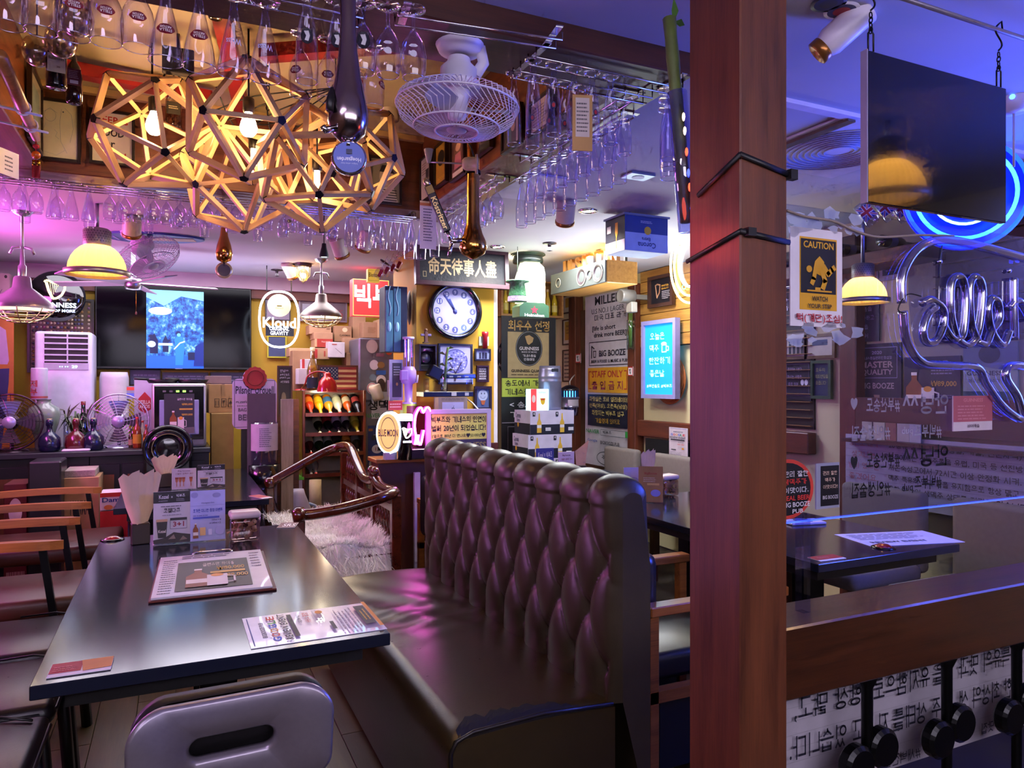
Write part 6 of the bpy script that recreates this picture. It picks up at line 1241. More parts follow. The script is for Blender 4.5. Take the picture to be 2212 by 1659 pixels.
# jar of sticks on a dispenser
r_=RY(540,912,600,1003,5.86); t=T('straw_jar','clear jar wrapped in printed paper full of wooden sticks','jar',(r_[0],5.86,.62)); zb,zt=r_[2]-r_[4]/2-.62,r_[2]+r_[4]/2-.62; rj=r_[3]/2
MB().lathe([(.001,zb),(rj,zb),(rj,zt),(rj*.9,zt)],24).build('jar',t,glassm('#d8d8f0',.2,.6)); MB().lathe([(rj*1.01,zb+.11),(rj*1.01,zt-.01)],24).build('wrap',t,m('#c0b8c8',.5)); rr=random.Random(8)
for k in range(34): a=rr.random()*6.28; q_=rj*.8*rr.random()**.5; MB().cyl((q_*math.cos(a),q_*math.sin(a),zb+.02),(q_*math.cos(a)+rr.uniform(-.03,.03),q_*math.sin(a)*.8,zb+.16),.004,n=5).build('stick',t,m('#c09a6a',.7))
MB().lathe([(.12,.02),(.122,.04),(.12,zb),(.001,zb)],22).build('dispenser_base',t,m('#0c0c14',.2,cl=.4)); MB().lathe([(.001,-.62),(.12,-.62),(.125,-.45),(.11,-.2),(.06,-.06),(.10,.02)],24).build('globe',t,glassm('#b8b8e0',.25,.7,rough=.1)); b=MB(); printed(b,[('lines',.1,.1,.9,.9,10,'#6a6478')],rj*1.1,zt-zb-.14,0,.0005); mx=Matrix.Translation((0,-rj*1.03,(zb+zt)/2+.05)); b.v=[tuple(mx@Vector(v))for v in b.v]; b.build('wrap_print',t)
# blackboard with flowers, white plank
bbd=sign('blackboard','narrow chalk blackboard with white writing right of the shield sign','blackboard',RY(602,793,628,895,6.14),'Y',[('t','안녕^^',.45,.08,.7,.06,'#c8c0d4'),('t','#부산송도',.5,.16,.8,.05,'#c8c0d4'),('t','#빅부즈 pub',.5,.23,.85,.05,'#c8c0d4'),('t','#인생술집',.5,.31,.7,.05,'#c8c0d4'),('e',.4,.65,.2,.12,'#6a5a50')],'#2a2024',.012,(.012,'#4a2414',.012))
MB().box(-.06,.06,-.01,.01,.30-bbd.location.z,-.2).build('leg',bbd,MAHOG)
tag(MB().box(*[v for p_ in((at(606,1,Y=5.9).x,at(632,1,Y=5.9).x),(5.86,5.9),(.3,at(620,862,Y=5.9).z))for v in p_]).build('white_plank',None,wood('#b8a890','#8a7a60','z',.5)),'pale speckled plank leaning left of the bottle rack','plank')
tag(MB().box(*[v for p_ in((at(633,1,Y=6.2).x,at(645,1,Y=6.2).x),(6.18,6.24),(.3,at(640,862,Y=6.2).z))for v in p_]).build('wooden_post',None,MAHOG),'dark wooden post between plank and bottle rack','post')
# neon sign
nq=at(603,690,Y=6.4); t=T('kloud_neon_sign','white oval neon beer sign with grey script lettering','neon sign',(nq.x,6.4,nq.z)); NW=m('*3.2#dfeeff')
hw,hh=RY(560,628,645,748,6.4)[3:5]; ov=[]
for k in range(40):
    a=2*PI*k/40; c_,s_=math.cos(a),math.sin(a); ov.append((hw/2*math.copysign(abs(c_)**.75,c_),-.01,hh/2*math.copysign(abs(s_)**.85,s_)))
MB().tube(ov,.009,8,closed=True).build('neon_tube',t,NW); b=MB(); b.text('Kloud',0,-.03,hw*.84,hh*.19,-.02,m('*2#d0e6ff'),1.4); tag(b.build('script',t),kind='stuff'); b=MB(); b.text('ORIGINAL',0,-hh*.17,hw*.5,.032,-.014,m('*1.1#e0e8f4'),1.3); b.text('GRAVITY',0,-hh*.25,hw*.46,.032,-.014,m('*1.1#e0e8f4'),1.3); tag(b.build('lettering',t),kind='stuff')
MB().box(-.11,.12,-.012,-.008,-hh*.3,-hh*.12).build('plate',t,m('#141a24',.3)); b=MB().lathe([(.001,.008),(.092,.008),(.096,0)],28,mx=Matrix.Translation((0,-.006,hh*.25))@rot); b.build('clock_disc',t,m('*.35#e8dc9a')); b=MB(); b.text('Kloud',0,hh*.2,.06,.012,-.016,m('#6a5a2a')); b.box(-.02,.02,-.016,-.0145,hh*.23,hh*.25,m('#6a6030')); b.build('disc_print',t)
for s in(-1,1): MB().box(s*.1-.004,s*.1+.004,-.004,.004,hh/2,ZC-nq.z).build('hanger',t,BLK)
# license plates behind, framed
sign('licence_plate','framed licence plate collage on the yellow wall behind the grey lamp','picture',RY(648,652,746,692,7.17),'Y',[('r',.3,.5,.5,.7,'#8a8a94'),('t','5',.9,.6,.1,.4,'#7a3a44',1.3)],'#5a4a54',.01,(.014,'#7a6a74',.014))
sign('framed_photo_wall','framed photo pinned to the yellow wall behind the neon sign','picture',RY(575,640,625,690,7.17),'Y',[('e',.5,.5,.3,.3,'#6a4a5a')],'#7a7080',.01,(.01,'#2a2430',.012))
sign('yellow_picture','yellow framed dark panel under the neon sign','picture',RY(580,728,616,770,7.17),'Y',[],'#3a4468',.01,(.014,'#a8a020',.012))
# pendant lamps
def barnlamp(u,v,Y,Rr,lab,hx,inner=1.5):
    """v is the rim height"""
    q=at(u,v,Y=Y); t=T('barn_lamp',lab,'pendant lamp',(q.x,Y,q.z),0,'grey metal barn lamps'); H=Rr*1.15
    MB().lathe([(Rr,0),(Rr*1.0,.01),(Rr*.96,.03),(Rr*.8,H*.30),(Rr*.5,H*.52),(Rr*.3,H*.66),(Rr*.26,H*.95),(Rr*.22,H),(.001,H)],32).build('shade',t,m(hx,.35,.6)); MB().lathe([(Rr*.985,.004),(Rr*.94,.03),(Rr*.78,H*.29),(Rr*.48,H*.5),(.001,H*.55)],32).build('reflector',t,m('#e8e0d0',.5,e=inner*.0+.0)); MB().sph((0,0,H*.25),Rr*.2,14).build('bulb',t,m('*%g#fff0d0'%inner))
    wc=MB()
    for f,z in((.9,-.02),(.7,-.05),(.45,-.07),(.2,-.078)): wc.tube([(Rr*f*math.cos(k*PI/14),Rr*f*math.sin(k*PI/14),z)for k in range(28)],.0035,5,closed=True)
    for k in range(4): a=k*PI/4; wc.tube([(Rr*f*math.cos(a),Rr*f*math.sin(a),z)for f,z in((1,.005),(.9,-.02),(.7,-.05),(.2,-.078),(-.2,-.078),(-.7,-.05),(-.9,-.02),(-1,.005))],.0035,5)
    wc.build('wire_guard',t,m('#b0a080',.3,.8)); MB().lathe([(Rr*.13,H),(Rr*.13,H+.06),(Rr*.08,H+.07),(Rr*.05,H+.16),(.008,H+.18),(.008,ZC-q.z-.03),(.04,ZC-q.z-.02),(.055,ZC-q.z)],16).build('stem',t,STEEL)
    for s in(-1,1): MB().tube([(s*.01,0,H+.17),(s*.045,0,H+.165),(s*.06,0,H+.13)],.009,6).build('bracket_arm',t,STEEL)
barnlamp(694,686,5.9,.165,'grey metal barn lamp hanging beside the red lightbox','#857c72',40)
barnlamp(48,668,5.0,.165,'grey metal barn lamp glowing pink at the left edge','#8a8088',20)
def ribbed(u,v,Y,Rr,lab,e,q=None):
    q=at(u,v,Y=Y)if q is None else Vector(q); Y=q.y; t=T('ribbed_lamp',lab,'pendant lamp',(q.x,Y,q.z),0,'ribbed glass pendant lamps'); n=72; V=[]; Q=[]; pr=[(.98,.04),(.99,.18),(.96,.38),(.88,.58),(.74,.78),(.56,.94),(.42,1.02)]
    for f,z in pr:
        for k in range(n): r2=Rr*.93*f*(1+(.012 if k%2 else-.012)); V.append((r2*math.cos(2*PI*k/n),r2*math.sin(2*PI*k/n),z*Rr))
    for j in range(len(pr)-1):
        for k in range(n): Q.append((j*n+k,j*n+(k+1)%n,(j+1)*n+(k+1)%n,(j+1)*n+k))
    MB().add(V,Q,None,False).build('shade',t,trans('#ffdc92')); MB().sph((0,0,Rr*.55),Rr*.24,14).build('bulb',t,m('*%g#ffd080'%(45*e))); MB().lathe([(Rr*1.0,-.06*Rr),(Rr*1.06,-.05*Rr),(Rr*1.06,.12*Rr),(Rr*.98,.14*Rr)],36).build('rim_band',t,m('#b0a890',.35,.8)); MB().lathe([(Rr*.42,1.0*Rr),(Rr*.45,1.06*Rr),(Rr*.45,1.55*Rr),(Rr*.36,1.62*Rr),(.001,1.64*Rr)],30).build('cap',t,m('#8a8478',.45,.5)); MB().tube([(0,0,1.62*Rr),(0,0,ZC-q.z)],.01,8).build('stem',t,STEEL)
    pf=MB()
    for j in range(5):
        for k in range(30): a=2*PI*(k+.5*(j%2))/30; pf.disc(Rr*.018,0,6,mx=Matrix.Translation((Rr*.452*math.cos(a),Rr*.452*math.sin(a),Rr*(1.14+.085*j)))@Matrix.Rotation(a,4,'Z')@Matrix.Rotation(R(90),4,'Y'))
    tag(pf.build('perforation',t,m('#26221e')),kind='stuff')
ribbed(210,592,4.6,.155,'ribbed glass pendant lamp glowing yellow in front of the far ceiling',1.1)
# caged lamp on ceiling + spotlight on cord
q=at(655,585,Z=ZC-.06); t=T('caged_ceiling_lamp','small glass ceiling lamp in a wire cage beside the grey barn lamp','ceiling lamp',(q.x,q.y,ZC)); MB().lathe([(.07,0),(.07,-.02),(.05,-.03)],18).build('base',t,m('#5a5048',.4,.6)); MB().lathe([(.045,-.03),(.045,-.10),(.03,-.14),(.001,-.15)],18).build('globe',t,glassm('#ffe6b0',.2,.6)); MB().sph((0,0,-.10),.024,12).build('bulb',t,m('*50#ffd890'))
for k in range(4): a=k*PI/4; MB().tube([(.055*math.cos(a),.055*math.sin(a),-.02),(.055*math.cos(a),.055*math.sin(a),-.1),(0,0,-.165),(-.055*math.cos(a),-.055*math.sin(a),-.1),(-.055*math.cos(a),-.055*math.sin(a),-.02)],.003,5).build('cage_wire',t,m('#8a7a5a',.4,.7))
q=at(700,545,Y=4.2); t=T('cord_spotlight','tiny black spotlight hanging on a cord below the chandelier','spotlight',(q.x,4.2,q.z)); MB().lathe([(.001,.05),(.012,.05),(.014,.03),(.026,-.015),(.026,-.03)],14).build('shade',t,BLK); MB().disc(.024,-.024,14).build('lamp',t,m('*6#f4f8ff')); MB().tube([(0,0,.05),(0,0,ZC-q.z)],.003,6).build('cord',t,BLK)
# pile of cartons behind the rack
BX=['#b08a68','#a88060','#b8946e','#9c7654']
bx=[(668,702,716,722,7.0,'flat carton with glass drawing on top of the pile',[('r',.85,.4,.15,.2,'#7a5a40')]),(678,718,719,733,6.9,'small plain carton above the red box',[]),(680,732,719,750,6.9,'red gift carton in the middle of the pile',[('r',.56,.5,.88,1,'#a03428'),('t','STELLA ARTOIS',.6,.35,.5,.15,'#e0c0b0')]),(722,704,760,738,6.95,'carton printed with a clan name on the upper shelf',[('t','CLANSMAN',.6,.6,.6,.12,'#2c2418',1.5),('e',.6,.25,.15,.15,'#d0b890')]),(710,739,745,772,6.75,'white carton with crossed chopstick drawing',[('l',[(.4,.4),(.8,.75)],.02,'#4a3a3a'),('r',.35,.15,.3,.06,'#a84a44')]),(743,730,773,762,6.85,'tan carton right of the chopstick carton',[('lines',.5,.2,.9,.7,4,'#8a6440')]),(625,752,676,770,6.85,'wide flat carton at the left of the pile',[]),(632,757,676,845,6.7,'tall plain carton stack face on the left',[]),(676,752,712,776,6.8,'carton with red side panel and bottle drawing',[('r',.14,.5,.26,.8,'#b03030'),('r',.7,.5,.1,.5,'#a04030')]),(652,776,684,796,6.6,'pale carton with red stripe by the beer bottle',[('r',.1,.5,.18,1,'#b03030')]),(644,796,668,830,6.55,'white carton left of the beer bottle',[]),(748,762,773,790,6.8,'carton above the right end of the rack',[('o',.5,.5,.15,.12,.04,'#3a2c1c')]),(762,682,790,732,7.0,'large tan carton under the red lightbox',[]),(784,696,820,730,6.85,'square tan carton on top of the fridge',[('lines',.3,.3,.8,.7,5,'#8a6440')]),(818,690,834,730,6.8,'small shelf box with golden bottle on the fridge',[('r',.5,.75,.8,.4,'#a01c24'),('e',.5,.35,.25,.2,'#b08a3a')])]
for i,(u0,v0,u1,v1,Y,lab,it)in enumerate(bx): carton('carton',lab,u0,v0,u1,v1,Y,.22,it,'#c4bcc0' if 'white' in lab or 'pale' in lab else BX[i%4],group='pile of cartons behind the bottle rack')
# fridge with stickers
r_=RY(775,731,862,1010,6.45); t=T('fridge','grey fridge door covered in stickers and magnets','fridge',(r_[0],6.45,.3)); w=r_[3]; h=r_[2]+r_[4]/2-.3
MB().box(-w/2,w/2,0,.55,0,h,bev=.012).build('body',t,m('#6e6a78',.35,.4)); MB().box(-w/2,w/2,-.03,-.001,.02,h*.62,bev=.006).build('lower_door',t,m('#6a6674',.35,.4)); MB().box(-w/2,w/2,-.03,-.001,h*.63,h-.005,bev=.006).build('upper_door',t,m('#72707e',.35,.4)); MB().box(-w/2+.02,-w/2+.045,-.06,-.03,h*.3,h*.6,bev=.006).build('handle',t,m('#8a889a',.3,.6))
pb=MB(); rr=random.Random(9); it=[('r',.62,.40,.66,.16,'#c9c4cc'),('t','생맥',.45,.40,.5,.06,'#1c1c24',1.6),('t','NAVER 빅부즈',.5,.46,.7,.03,'#3a8a4a',1.2),('r',.6,.60,.8,.16,'#1c2c6a'),('r',.6,.72,.8,.10,'#2a3c8a'),('r',.6,.85,.8,.14,'#b8b4c4'),('t','내가게',.5,.81,.5,.03,'#1c1c24',1.4),('t','ENJOY YOUR',.62,.89,.7,.03,'#1c1c24',1.6),('e',.3,.05,.14,.04,'#b8a8a0'),('r',.58,.06,.2,.03,'#1c1c20'),('e',.72,.08,.08,.02,'#b84a20'),('r',.5,.10,.2,.02,'#8a5a6a'),('e',.35,.16,.11,.03,'#d0c8cc'),('e',.52,.16,.09,.02,'#8a6a3a'),('r',.52,.205,.24,.025,'#2c5aa0'),('e',.32,.235,.09,.02,'#6a7a8a'),('e',.52,.25,.12,.03,'#d0c8c0'),('e',.30,.30,.13,.035,'#d8d0d4'),('o',.30,.30,.12,.032,.015,'#a83040'),('t','13',.30,.30,.1,.03,'#a83040',1.5),('r',.75,.3,.16,.1,'#c0a8d8'),('e',.52,.28,.1,.04,'#3a2824')]
for k in range(5): it+=[('e',.42,.66+.085*(k%3)+.03*(k//3),.13,.026,'#d8d0d4'),('t','13',.42,.66+.085*(k%3)+.03*(k//3),.09,.022,'#a83040',1.5)]if k<3 else[]
for k in range(14): it.append(('r',rr.uniform(.25,.95),rr.uniform(.52,.82),rr.uniform(.06,.14),rr.uniform(.015,.03),rr.choice(['#b06a3a','#3a6ab0','#c0b8b0','#a03a4a','#1c1c24','#5a8ad0'])))
printed(pb,it,w,h,0,.0005); mx=Matrix.Translation((0,-.031,h/2)); pb.v=[tuple(mx@Vector(v))for v in pb.v]; tag(pb.build('stickers',t),kind='stuff')
q=at(814,850,Y=6.36);
tag(MB().lathe([(.001,-.06),(.05,-.06),(.052,-.04),(.052,.07),(.045,.08),(.001,.08)],18,mx=Matrix.Translation((q.x,6.36,q.z))@Matrix.Rotation(R(-18),4,'Y')).build('magnet_can',None,m('#c9b89a',.4)),'cream and amber can stuck sideways on the fridge door','can')
# red light box
r_=RY(759,606,836,684,6.2); sign('red_lightbox','red lit box sign with pale blue Korean syllables','sign',r_,'Y',[('f',.0,.0,1,1,.02,'*.7#e0b060'),('t','빅부',.54,.45,1.0,.66,'*.9#a8f0ff',1.5)],'#c03a3c',.12,be=.45)
MB().tube([(0,0,r_[4]/2),(0,0,ZC-r_[2])],.008,6).build('hanger',bpy.data.objects['red_lightbox'],BLK)
# wine rack
x0,x1=at(652,900,Y=6.3).x,at(782,900,Y=6.3).x; ztop=at(715,843,Y=6.3).z; t=T('bottle_rack','dark red wooden rack holding slanted bottles on four shelves','rack',((x0+x1)/2,6.3,.3)); w=(x1-x0)/2; H=ztop-.3; CH_=wood('#5a2012','#32100a','z',.3,.8,.3)
for s in(-1,1): MB().box(s*w-.012,s*w+.012,-.10,.25,0,H,bev=.004).build('side_panel',t,CH_)
SHZ=[at(715,v,Y=6.25).z-.3 for v in(893,935,978,1022)]
MB().box(-w+.012,w-.012,-.02,.25,H-.02,H).build('top',t,CH_)
for z in SHZ: MB().box(-w+.012,w-.012,-.11,-.09,z-.022,z+.008).build('front_rail',t,CH_); MB().box(-w+.012,w-.012,-.089,.25,z-.02,z-.012).build('shelf',t,CH_)
MB().box(-w,w,.24,.25,0,H).build('back_panel',t,m('#a09488',.7))
cols=[[('#a83018','#d07020','#2a2a2a'),('#c88a14','#d0b020','#b08030'),('#d07a20','#3a6a9a','#d8d0c8'),('#a8a898','#b8c0a0','#b03030'),('#a04a1c','#c8c0a0','#2a8a8a'),('#16161a','#a04040','#16161a')],[('#12140e','#b0a890','#c9c0b0'),('#101014','#a02c34','#b03038'),('#181020','#b0a8c0','#d0c8c8'),('#141418','#b0b0b4','#16161a'),('#7a7a20','#b0a840','#d0c8c0')],[('#3a1418','#b8a488','#a02020'),('#142414','#a0a8a4','#142414'),('#16281c','#8a948a','#16281c'),('#14140e','#2a2a24','#14140e'),('#6a3c10','#c08a30','#2a1a0c'),('#2a2a20','#6a6a60','#2a2a20')],[('#4a4a50','#9a3a34','#8a8a90'),('#6a6a74','#a83a30','#c03a34')]]
SB=[(.001,0),(.13,0),(.14,.03),(.14,.5),(.11,.62),(.05,.74),(.045,.96),(.001,1)]
for j,row in enumerate(cols):
    for i,(bc,lc,cc_)in enumerate(row):
        n=6 if j!=1 else 6; xx=(x0+x1)/2-w+.065+(2*w-.11)*((i+(.9 if j==1 else 0))/(n-1))*(1 if j<3 else .5);
        bottle('rack_bottle','%s bottle with %s label, %s from left on the %s rack shelf'%({'#a83018': 'red'}.get(bc,'dark' if sum(lin(bc)[:3])<.2 else 'coloured'),'dark' if sum(lin(lc)[:3])<.4 else 'pale',ORD[i],['top','second','third','lowest'][j]),xx,6.3+.13,.3+SHZ[j]+.135,.27,SB,m(bc,.15,cl=.5),(.142,.16,.44,lc),cc_,'bottles on the wooden rack',(R(122),0,0))
tag(MB().lathe([(.001,0),(.05,0),(.05,.30),(.001,.30)],20).build('whisky_tube',None,m('#b8a888',.6)),'cream whisky tube standing on the stage beside the rack','tube').location=(at(682,1045,Y=6.12).x,6.14,.302)
# picture, bottle, lamp on the rack
sign('flag_picture','wooden picture with stars and stripes standing on the bottle rack','picture',RY(690,793,769,842,6.35),'Y',[('r',.5,.5,1,1,'#b89468')]+[('r',.5,(k*2+.5)/9,1,1/9,'#7a1c1c')for k in range(5)]+[('r',.25,.28,.5,.56,'#1c2448')]+[('e',.05+.09*(k%5)+.045*((k//5)%2),.06+.075*(k//5),.012,.018,'#d8d0c8')for k in range(33)],'#8a6a48',.02,(.016,'#4a2010',.012))
q=at(675,843,Y=6.25); bottle('corona_bottle','clear beer bottle with golden beer standing on the rack',q.x,6.25,ztop+.001,.36,[(.001,0),(.125,0),(.13,.03),(.13,.45),(.1,.58),(.055,.72),(.05,.98),(.001,1)],glassm('#e0d0a0',.15,.6),(.133,.05,.30,'#1a2440'),'#c8b890');
MB().lathe([(.001,.02),(.043,.02),(.043,.17),(.03,.21),(.001,.21)],14).build('beer',bpy.data.objects[[o.name for o in bpy.data.objects if o.name.startswith('corona_bottle')][-1]],m('#c0902a',.2))
q=at(707,846,Y=6.05); t=T('red_desk_lamp','glossy red desk lamp bent over the top of the bottle rack','lamp',(q.x,6.05,q.z)); MB().lathe([(.085,0),(.08,.03),(.07,.08),(.045,.115),(.03,.125),(.03,.15),(.015,.16),(.001,.16)],26).build('lamp_shade',t,m('#b01c1c',.18,cl=.5)); MB().lathe([(.082,.004),(.07,.07),(.001,.11)],26).build('lamp_inside',t,m('#d8c8b8',.6)); MB().sph((0,0,.035),.022,10).build('bulb',t,m('*20#ffd8a0')); MB().tube(sm([(0,.0,.155),(-.08,.02,.165),(-.15,.04,.13),(-.17,.06,.06),(-.17,.30,ztop-q.z+.01)]),.007,8).build('arm',t,m('#a01c1c',.25,cl=.4)); MB().lathe([(.001,.012),(.04,.01),(.05,0)],18,c=(-.17,.30,ztop-q.z+.001)).build('base',t,m('#a01c1c',.25)); light('POINT','red_lamp_glow',(q.x,6.05,q.z-.01),(1,.82,.55),4,.03)
# corona carton and white jug on the stage
r_=RY(612,1028,648,1072,5.9); t=T('beer_carton_small','white and navy beer carton with green lid near the settee','box',(r_[0],6.3,.301)); MB().box(-.13,.13,-.1,.1,0,.30,bev=.004).build('box',t,m('#b0a8c4',.6)); MB().box(-.131,.131,-.101,.101,.0,.12).build('navy_band',t,m('#1a1c3c',.6)); MB().box(-.14,.14,-.11,.11,.30,.325).build('lid',t,m('#4aa82c',.4)); MB().box(-.02,.08,-.1025,-.1012,.03,.09).build('barcode',t,'#c0bcc8')
q=at(585,1075,Y=5.6); t=T('white_jug','white plastic jug with handle near the straw jar','jug',(.88,5.95,0)); MB().lathe([(.001,0),(.09,0),(.1,.03),(.1,.42),(.06,.52),(.05,.56),(.001,.56)],20).build('body',t,m('#b4aed0',.4)); MB().tube([(.09,0,.44),(.14,0,.42),(.15,0,.34),(.1,0,.28)],.012,8).build('handle',t,m('#9ab0d8',.4))
# ================================================================== the clock column
YC=5.10
r_=RY(904,545,1088,612,5.0); sign('calligraphy_board','dark carved calligraphy board with golden characters in a wooden frame','sign',r_,'Y',[('t','命天待事人盡',.5,.5,.80,.58,'#b89a68',1.2),('f',.04,.7,.08,.88,.006,'#a89468')],m('#15121a',.7,b=.4,s=40),.03,(.03,wood('#4a1c2a','#2a0c18','x',.35,.6,.3),.03),rx=R(-4))
# wall clock whose numerals run backwards
q=at(984,672,Y=5.05); t=T('wall_clock','large round wall clock with black rim and mirrored numerals','clock',(q.x,5.06,q.z)); RC=.212
MB().lathe([(RC*.82,.012),(RC*.86,.03),(RC*.93,.035),(RC,.02),(RC,-.03),(.001,-.03)],44,mx=rot).build('rim',t,m('#0a0a0e',.2,cl=.5)); MB().lathe([(.001,0),(RC*.83,0)],44,mx=rot).build('dial',t,m('#a8a4d0',.45)); MB().lathe([(RC*.80,.001),(RC*.82,.001)],44,mx=rot).build('inner_ring',t,m('#3a52b8',.3)); b=MB()
for n in range(1,13):
    a=R(180+30*n); x,z=RC*.66*math.cos(a),RC*.66*math.sin(a); b.disc(RC*.115,.0006,18,m('#4a5090'),mx=Matrix.Translation((x,0,z))@rot); b.text(str(n),x,z,.016 if n<10 else .026,.028,-.0014,m('#d8d8f0'),1.3)
tag(b.build('numerals',t),kind='stuff')
for a,L_,wd in((118,.10,.008),(125,.145,.005)): MB().box(-wd,wd,-.004,-.002,-.02,L_,mx=Matrix.Rotation(R(90-a),4,'Y')).build('hand',t,m('#2c3a90',.3))
MB().lathe([(.001,.008),(.015,.006),(.015,0)],12,mx=rot).build('hub',t,'#3a4488'); MB().lathe([(.001,.016),(RC*.82,.014)],36,mx=rot).build('glass_cover',t,glassm('#ffffff',.05,.3))
for lab,u0,v0,u1,v1,it,bd,fr_,fw in(('framed tree drawing with blue leaves on the column',950,747,1016,826,[('e',.5,.42,.4,.33,'#5a5ab0'),('e',.5,.42,.36,.30,'#8a8ad0'),('l',[(.5,.75),(.48,.95)],.06,'#3a2a4a'),('l',[(.5,.75),(.3,.45)],.03,'#3a2a4a'),('l',[(.5,.75),(.7,.45)],.03,'#3a2a4a'),('e',.2,.2,.04,.03,'#c07a90')]+[('e',.5+.34*math.cos(k*2.4)*(k/40)**.5,.42+.28*math.sin(k*2.4)*(k/40)**.5,.03,.02,['#4a4aa8','#c0c0e8'][k%2])for k in range(40)],'#b0aed4','#1c1c2c',.014),('framed small photo of three people on the column',1028,757,1056,776,[('r',.3,.6,.15,.7,'#2a2a4a'),('r',.52,.6,.15,.7,'#3a3a5a'),('r',.75,.6,.15,.7,'#2a2a4a')],'#8a94c0','#1c1c28',.012),
    ('framed slogan about good people and good beer on the column',1032,793,1052,822,[('t',w_,.5,.14+.18*i,.75,.12,'#d0ccd8',1.5)for i,w_ in enumerate(('GOOD','PEOPLE','DRINK','GOOD','BEER'))],'#2c2028','#3a1c18',.012),('framed smiling ice cream cup picture on the column',1029,840,1056,880,[('e',.5,.35,.38,.3,'#a8b0d0'),('o',.5,.38,.2,.15,.03,'#4a5488'),('r',.5,.3,.6,.2,'#a8b0d0'),('e',.38,.25,.04,.05,'#3a4060'),('e',.62,.25,.04,.05,'#3a4060'),('p',[(.3,.62),(.7,.62),(.6,.85),(.4,.85)],'#a85a2c')],'#4a5a88','#24141c',.02)):
    sign('column_picture',lab,'picture',RY(u0,v0,u1,v1,5.085),'Y',it,bd,.01,(fw,fr_,.014))
# telephone in a box, totem, torch
r_=RY(903,744,941,801,5.02); t=T('telephone_box','old black dial telephone in a dark wall box','telephone',(r_[0],5.04,r_[2])); w,h=r_[3],r_[4]; MB().box(-w/2,w/2,.04,.055,-h/2,h/2).build('back',t,m('#201820',.5))
for a in((-w/2,-w/2+.012,-.05,.04,-h/2,h/2),(w/2-.012,w/2,-.05,.04,-h/2,h/2),(-w/2+.012,w/2-.012,-.05,.04,h/2-.012,h/2),(-w/2+.012,w/2-.012,-.05,.04,-h/2,-h/2+.012)): MB().box(*a).build('box_side',t,m('#241c24',.4))
MB().lathe([(.001,.035),(.03,.033),(.042,.02),(.045,0)],22,mx=Matrix.Translation((0,.03,-.005))@rot).build('dial',t,m('#6a6a78',.25,.6)); MB().tube([(-.045,0,.055),(0,-.015,.062),(.045,0,.055)],[.02,.012,.02],10).build('handset',t,m('#9a98b0',.25,.7)); MB().lathe([(.001,.03),(.03,.028),(.032,0)],18,mx=Matrix.Translation((0,.03,.07))@rot).build('bell',t,m('#5a6a70',.25,.6)); MB().box(-.05,.04,-.01,.03,-.09,-.05,bev=.008).build('base',t,BLK)
q=at(921,741,Y=5.03); t=T('totem_figure','small wooden totem cross standing on the telephone box','figurine',(q.x,5.04,q.z)); MB().box(-.012,.012,-.012,.012,0,.085,bev=.003).build('post',t,wood('#6a4a3a','#3a241c','z')); MB().box(-.04,.04,-.008,.008,.05,.068,bev=.003).build('wings',t,m('#6a5a8a',.5)); MB().sph((0,0,.095),.013,10).build('head',t,m('#6a4a34',.5)); MB().box(-.02,.02,-.02,.02,-.001,.008).build('foot',t,m('#4a3424'))
q=at(1049,735,Y=5.05); t=T('red_torch','red emergency torch in a holder beside the clock','torch',(q.x,5.06,q.z)); MB().lathe([(.001,-.062),(.018,-.06),(.018,.02),(.026,.04),(.026,.065),(.001,.065)],16).build('torch',t,m('#a01c28',.3)); MB().box(-.04,.04,.02,.035,-.04,.03).build('holder',t,m('#b0c8c0',.5))
# shelf with games console, plant tube, tilted screen
r_=RY(914,846,1022,857,4.92); t=T('wall_shelf','black narrow wall shelf on the column under the tree picture','shelf',(r_[0],5.0,r_[2])); w=r_[3]; MB().box(-w/2,w/2,-.09,.08,-r_[4]/2,r_[4]/2,bev=.003).build('board',t,m('#0c0c12',.3)); pb=MB(); printed(pb,[('r',.6,.5,.1,.7,'#a8a8b8'),('r',.86,.5,.08,.6,'#a8a8b8')],w,r_[4],-.091,.0006); pb.build('print',t); zs=r_[2]+r_[4]/2
t2=T('acrylic_riser','clear acrylic riser standing on the black wall shelf','riser',(r_[0]+.02,4.98,zs));
for a in((-.17,.17,-.06,.06,.09,.095),(-.17,-.165,-.06,.06,0,.089),(.165,.17,-.06,.06,0,.089)): MB().box(*a).build('sheet',t2,glassm('#e0e0ff',.12,.5))
t2=T('games_console','flat black console box lying on the acrylic riser','console',(r_[0]+.09,4.98,zs+.0955)); MB().box(-.13,.13,-.05,.05,0,.035,bev=.006).build('case',t2,m('#0c0e12',.2,cl=.4));
for k in range(3): MB().box(-.08+.06*k,-.05+.06*k,-.0515,-.05,.008,.018).build('port',t2,m('#8a8e94',.4))
t2=T('black_cube','small black cube speaker leaning on the wall shelf','speaker',(r_[0]-.115,4.95,zs+.1)); MB().box(-.045,.045,-.04,.04,0,.085,bev=.004,mx=Matrix.Rotation(R(28),4,'Y')).build('case',t2,m('#0a0a10',.35))
t2=T('plant_tube','green stem in a clear water tube on the wall shelf','plant',(r_[0]-.03,4.93,zs)); MB().lathe([(.001,.002),(.025,.002),(.026,.18)],16).build('tube',t2,glassm('#e0e6ff',.15,.6)); MB().tube(sm([(0,0,.02),(.01,0,.14),(.02,0,.26),(.03,0,.32)]),.009,8).build('stem',t2,m('#5a7a3a',.5))
for k in range(5): s=(-1)**k; z=.14+.04*k; MB().add([(.015,0,z),(.015+s*.03,-.005,z+.03),(.015+s*.06,0,z+.015),(.015+s*.03,.005,z+.01)],[(0,1,2,3)]).build('leaf',t2,m('#4a6a34',.5))
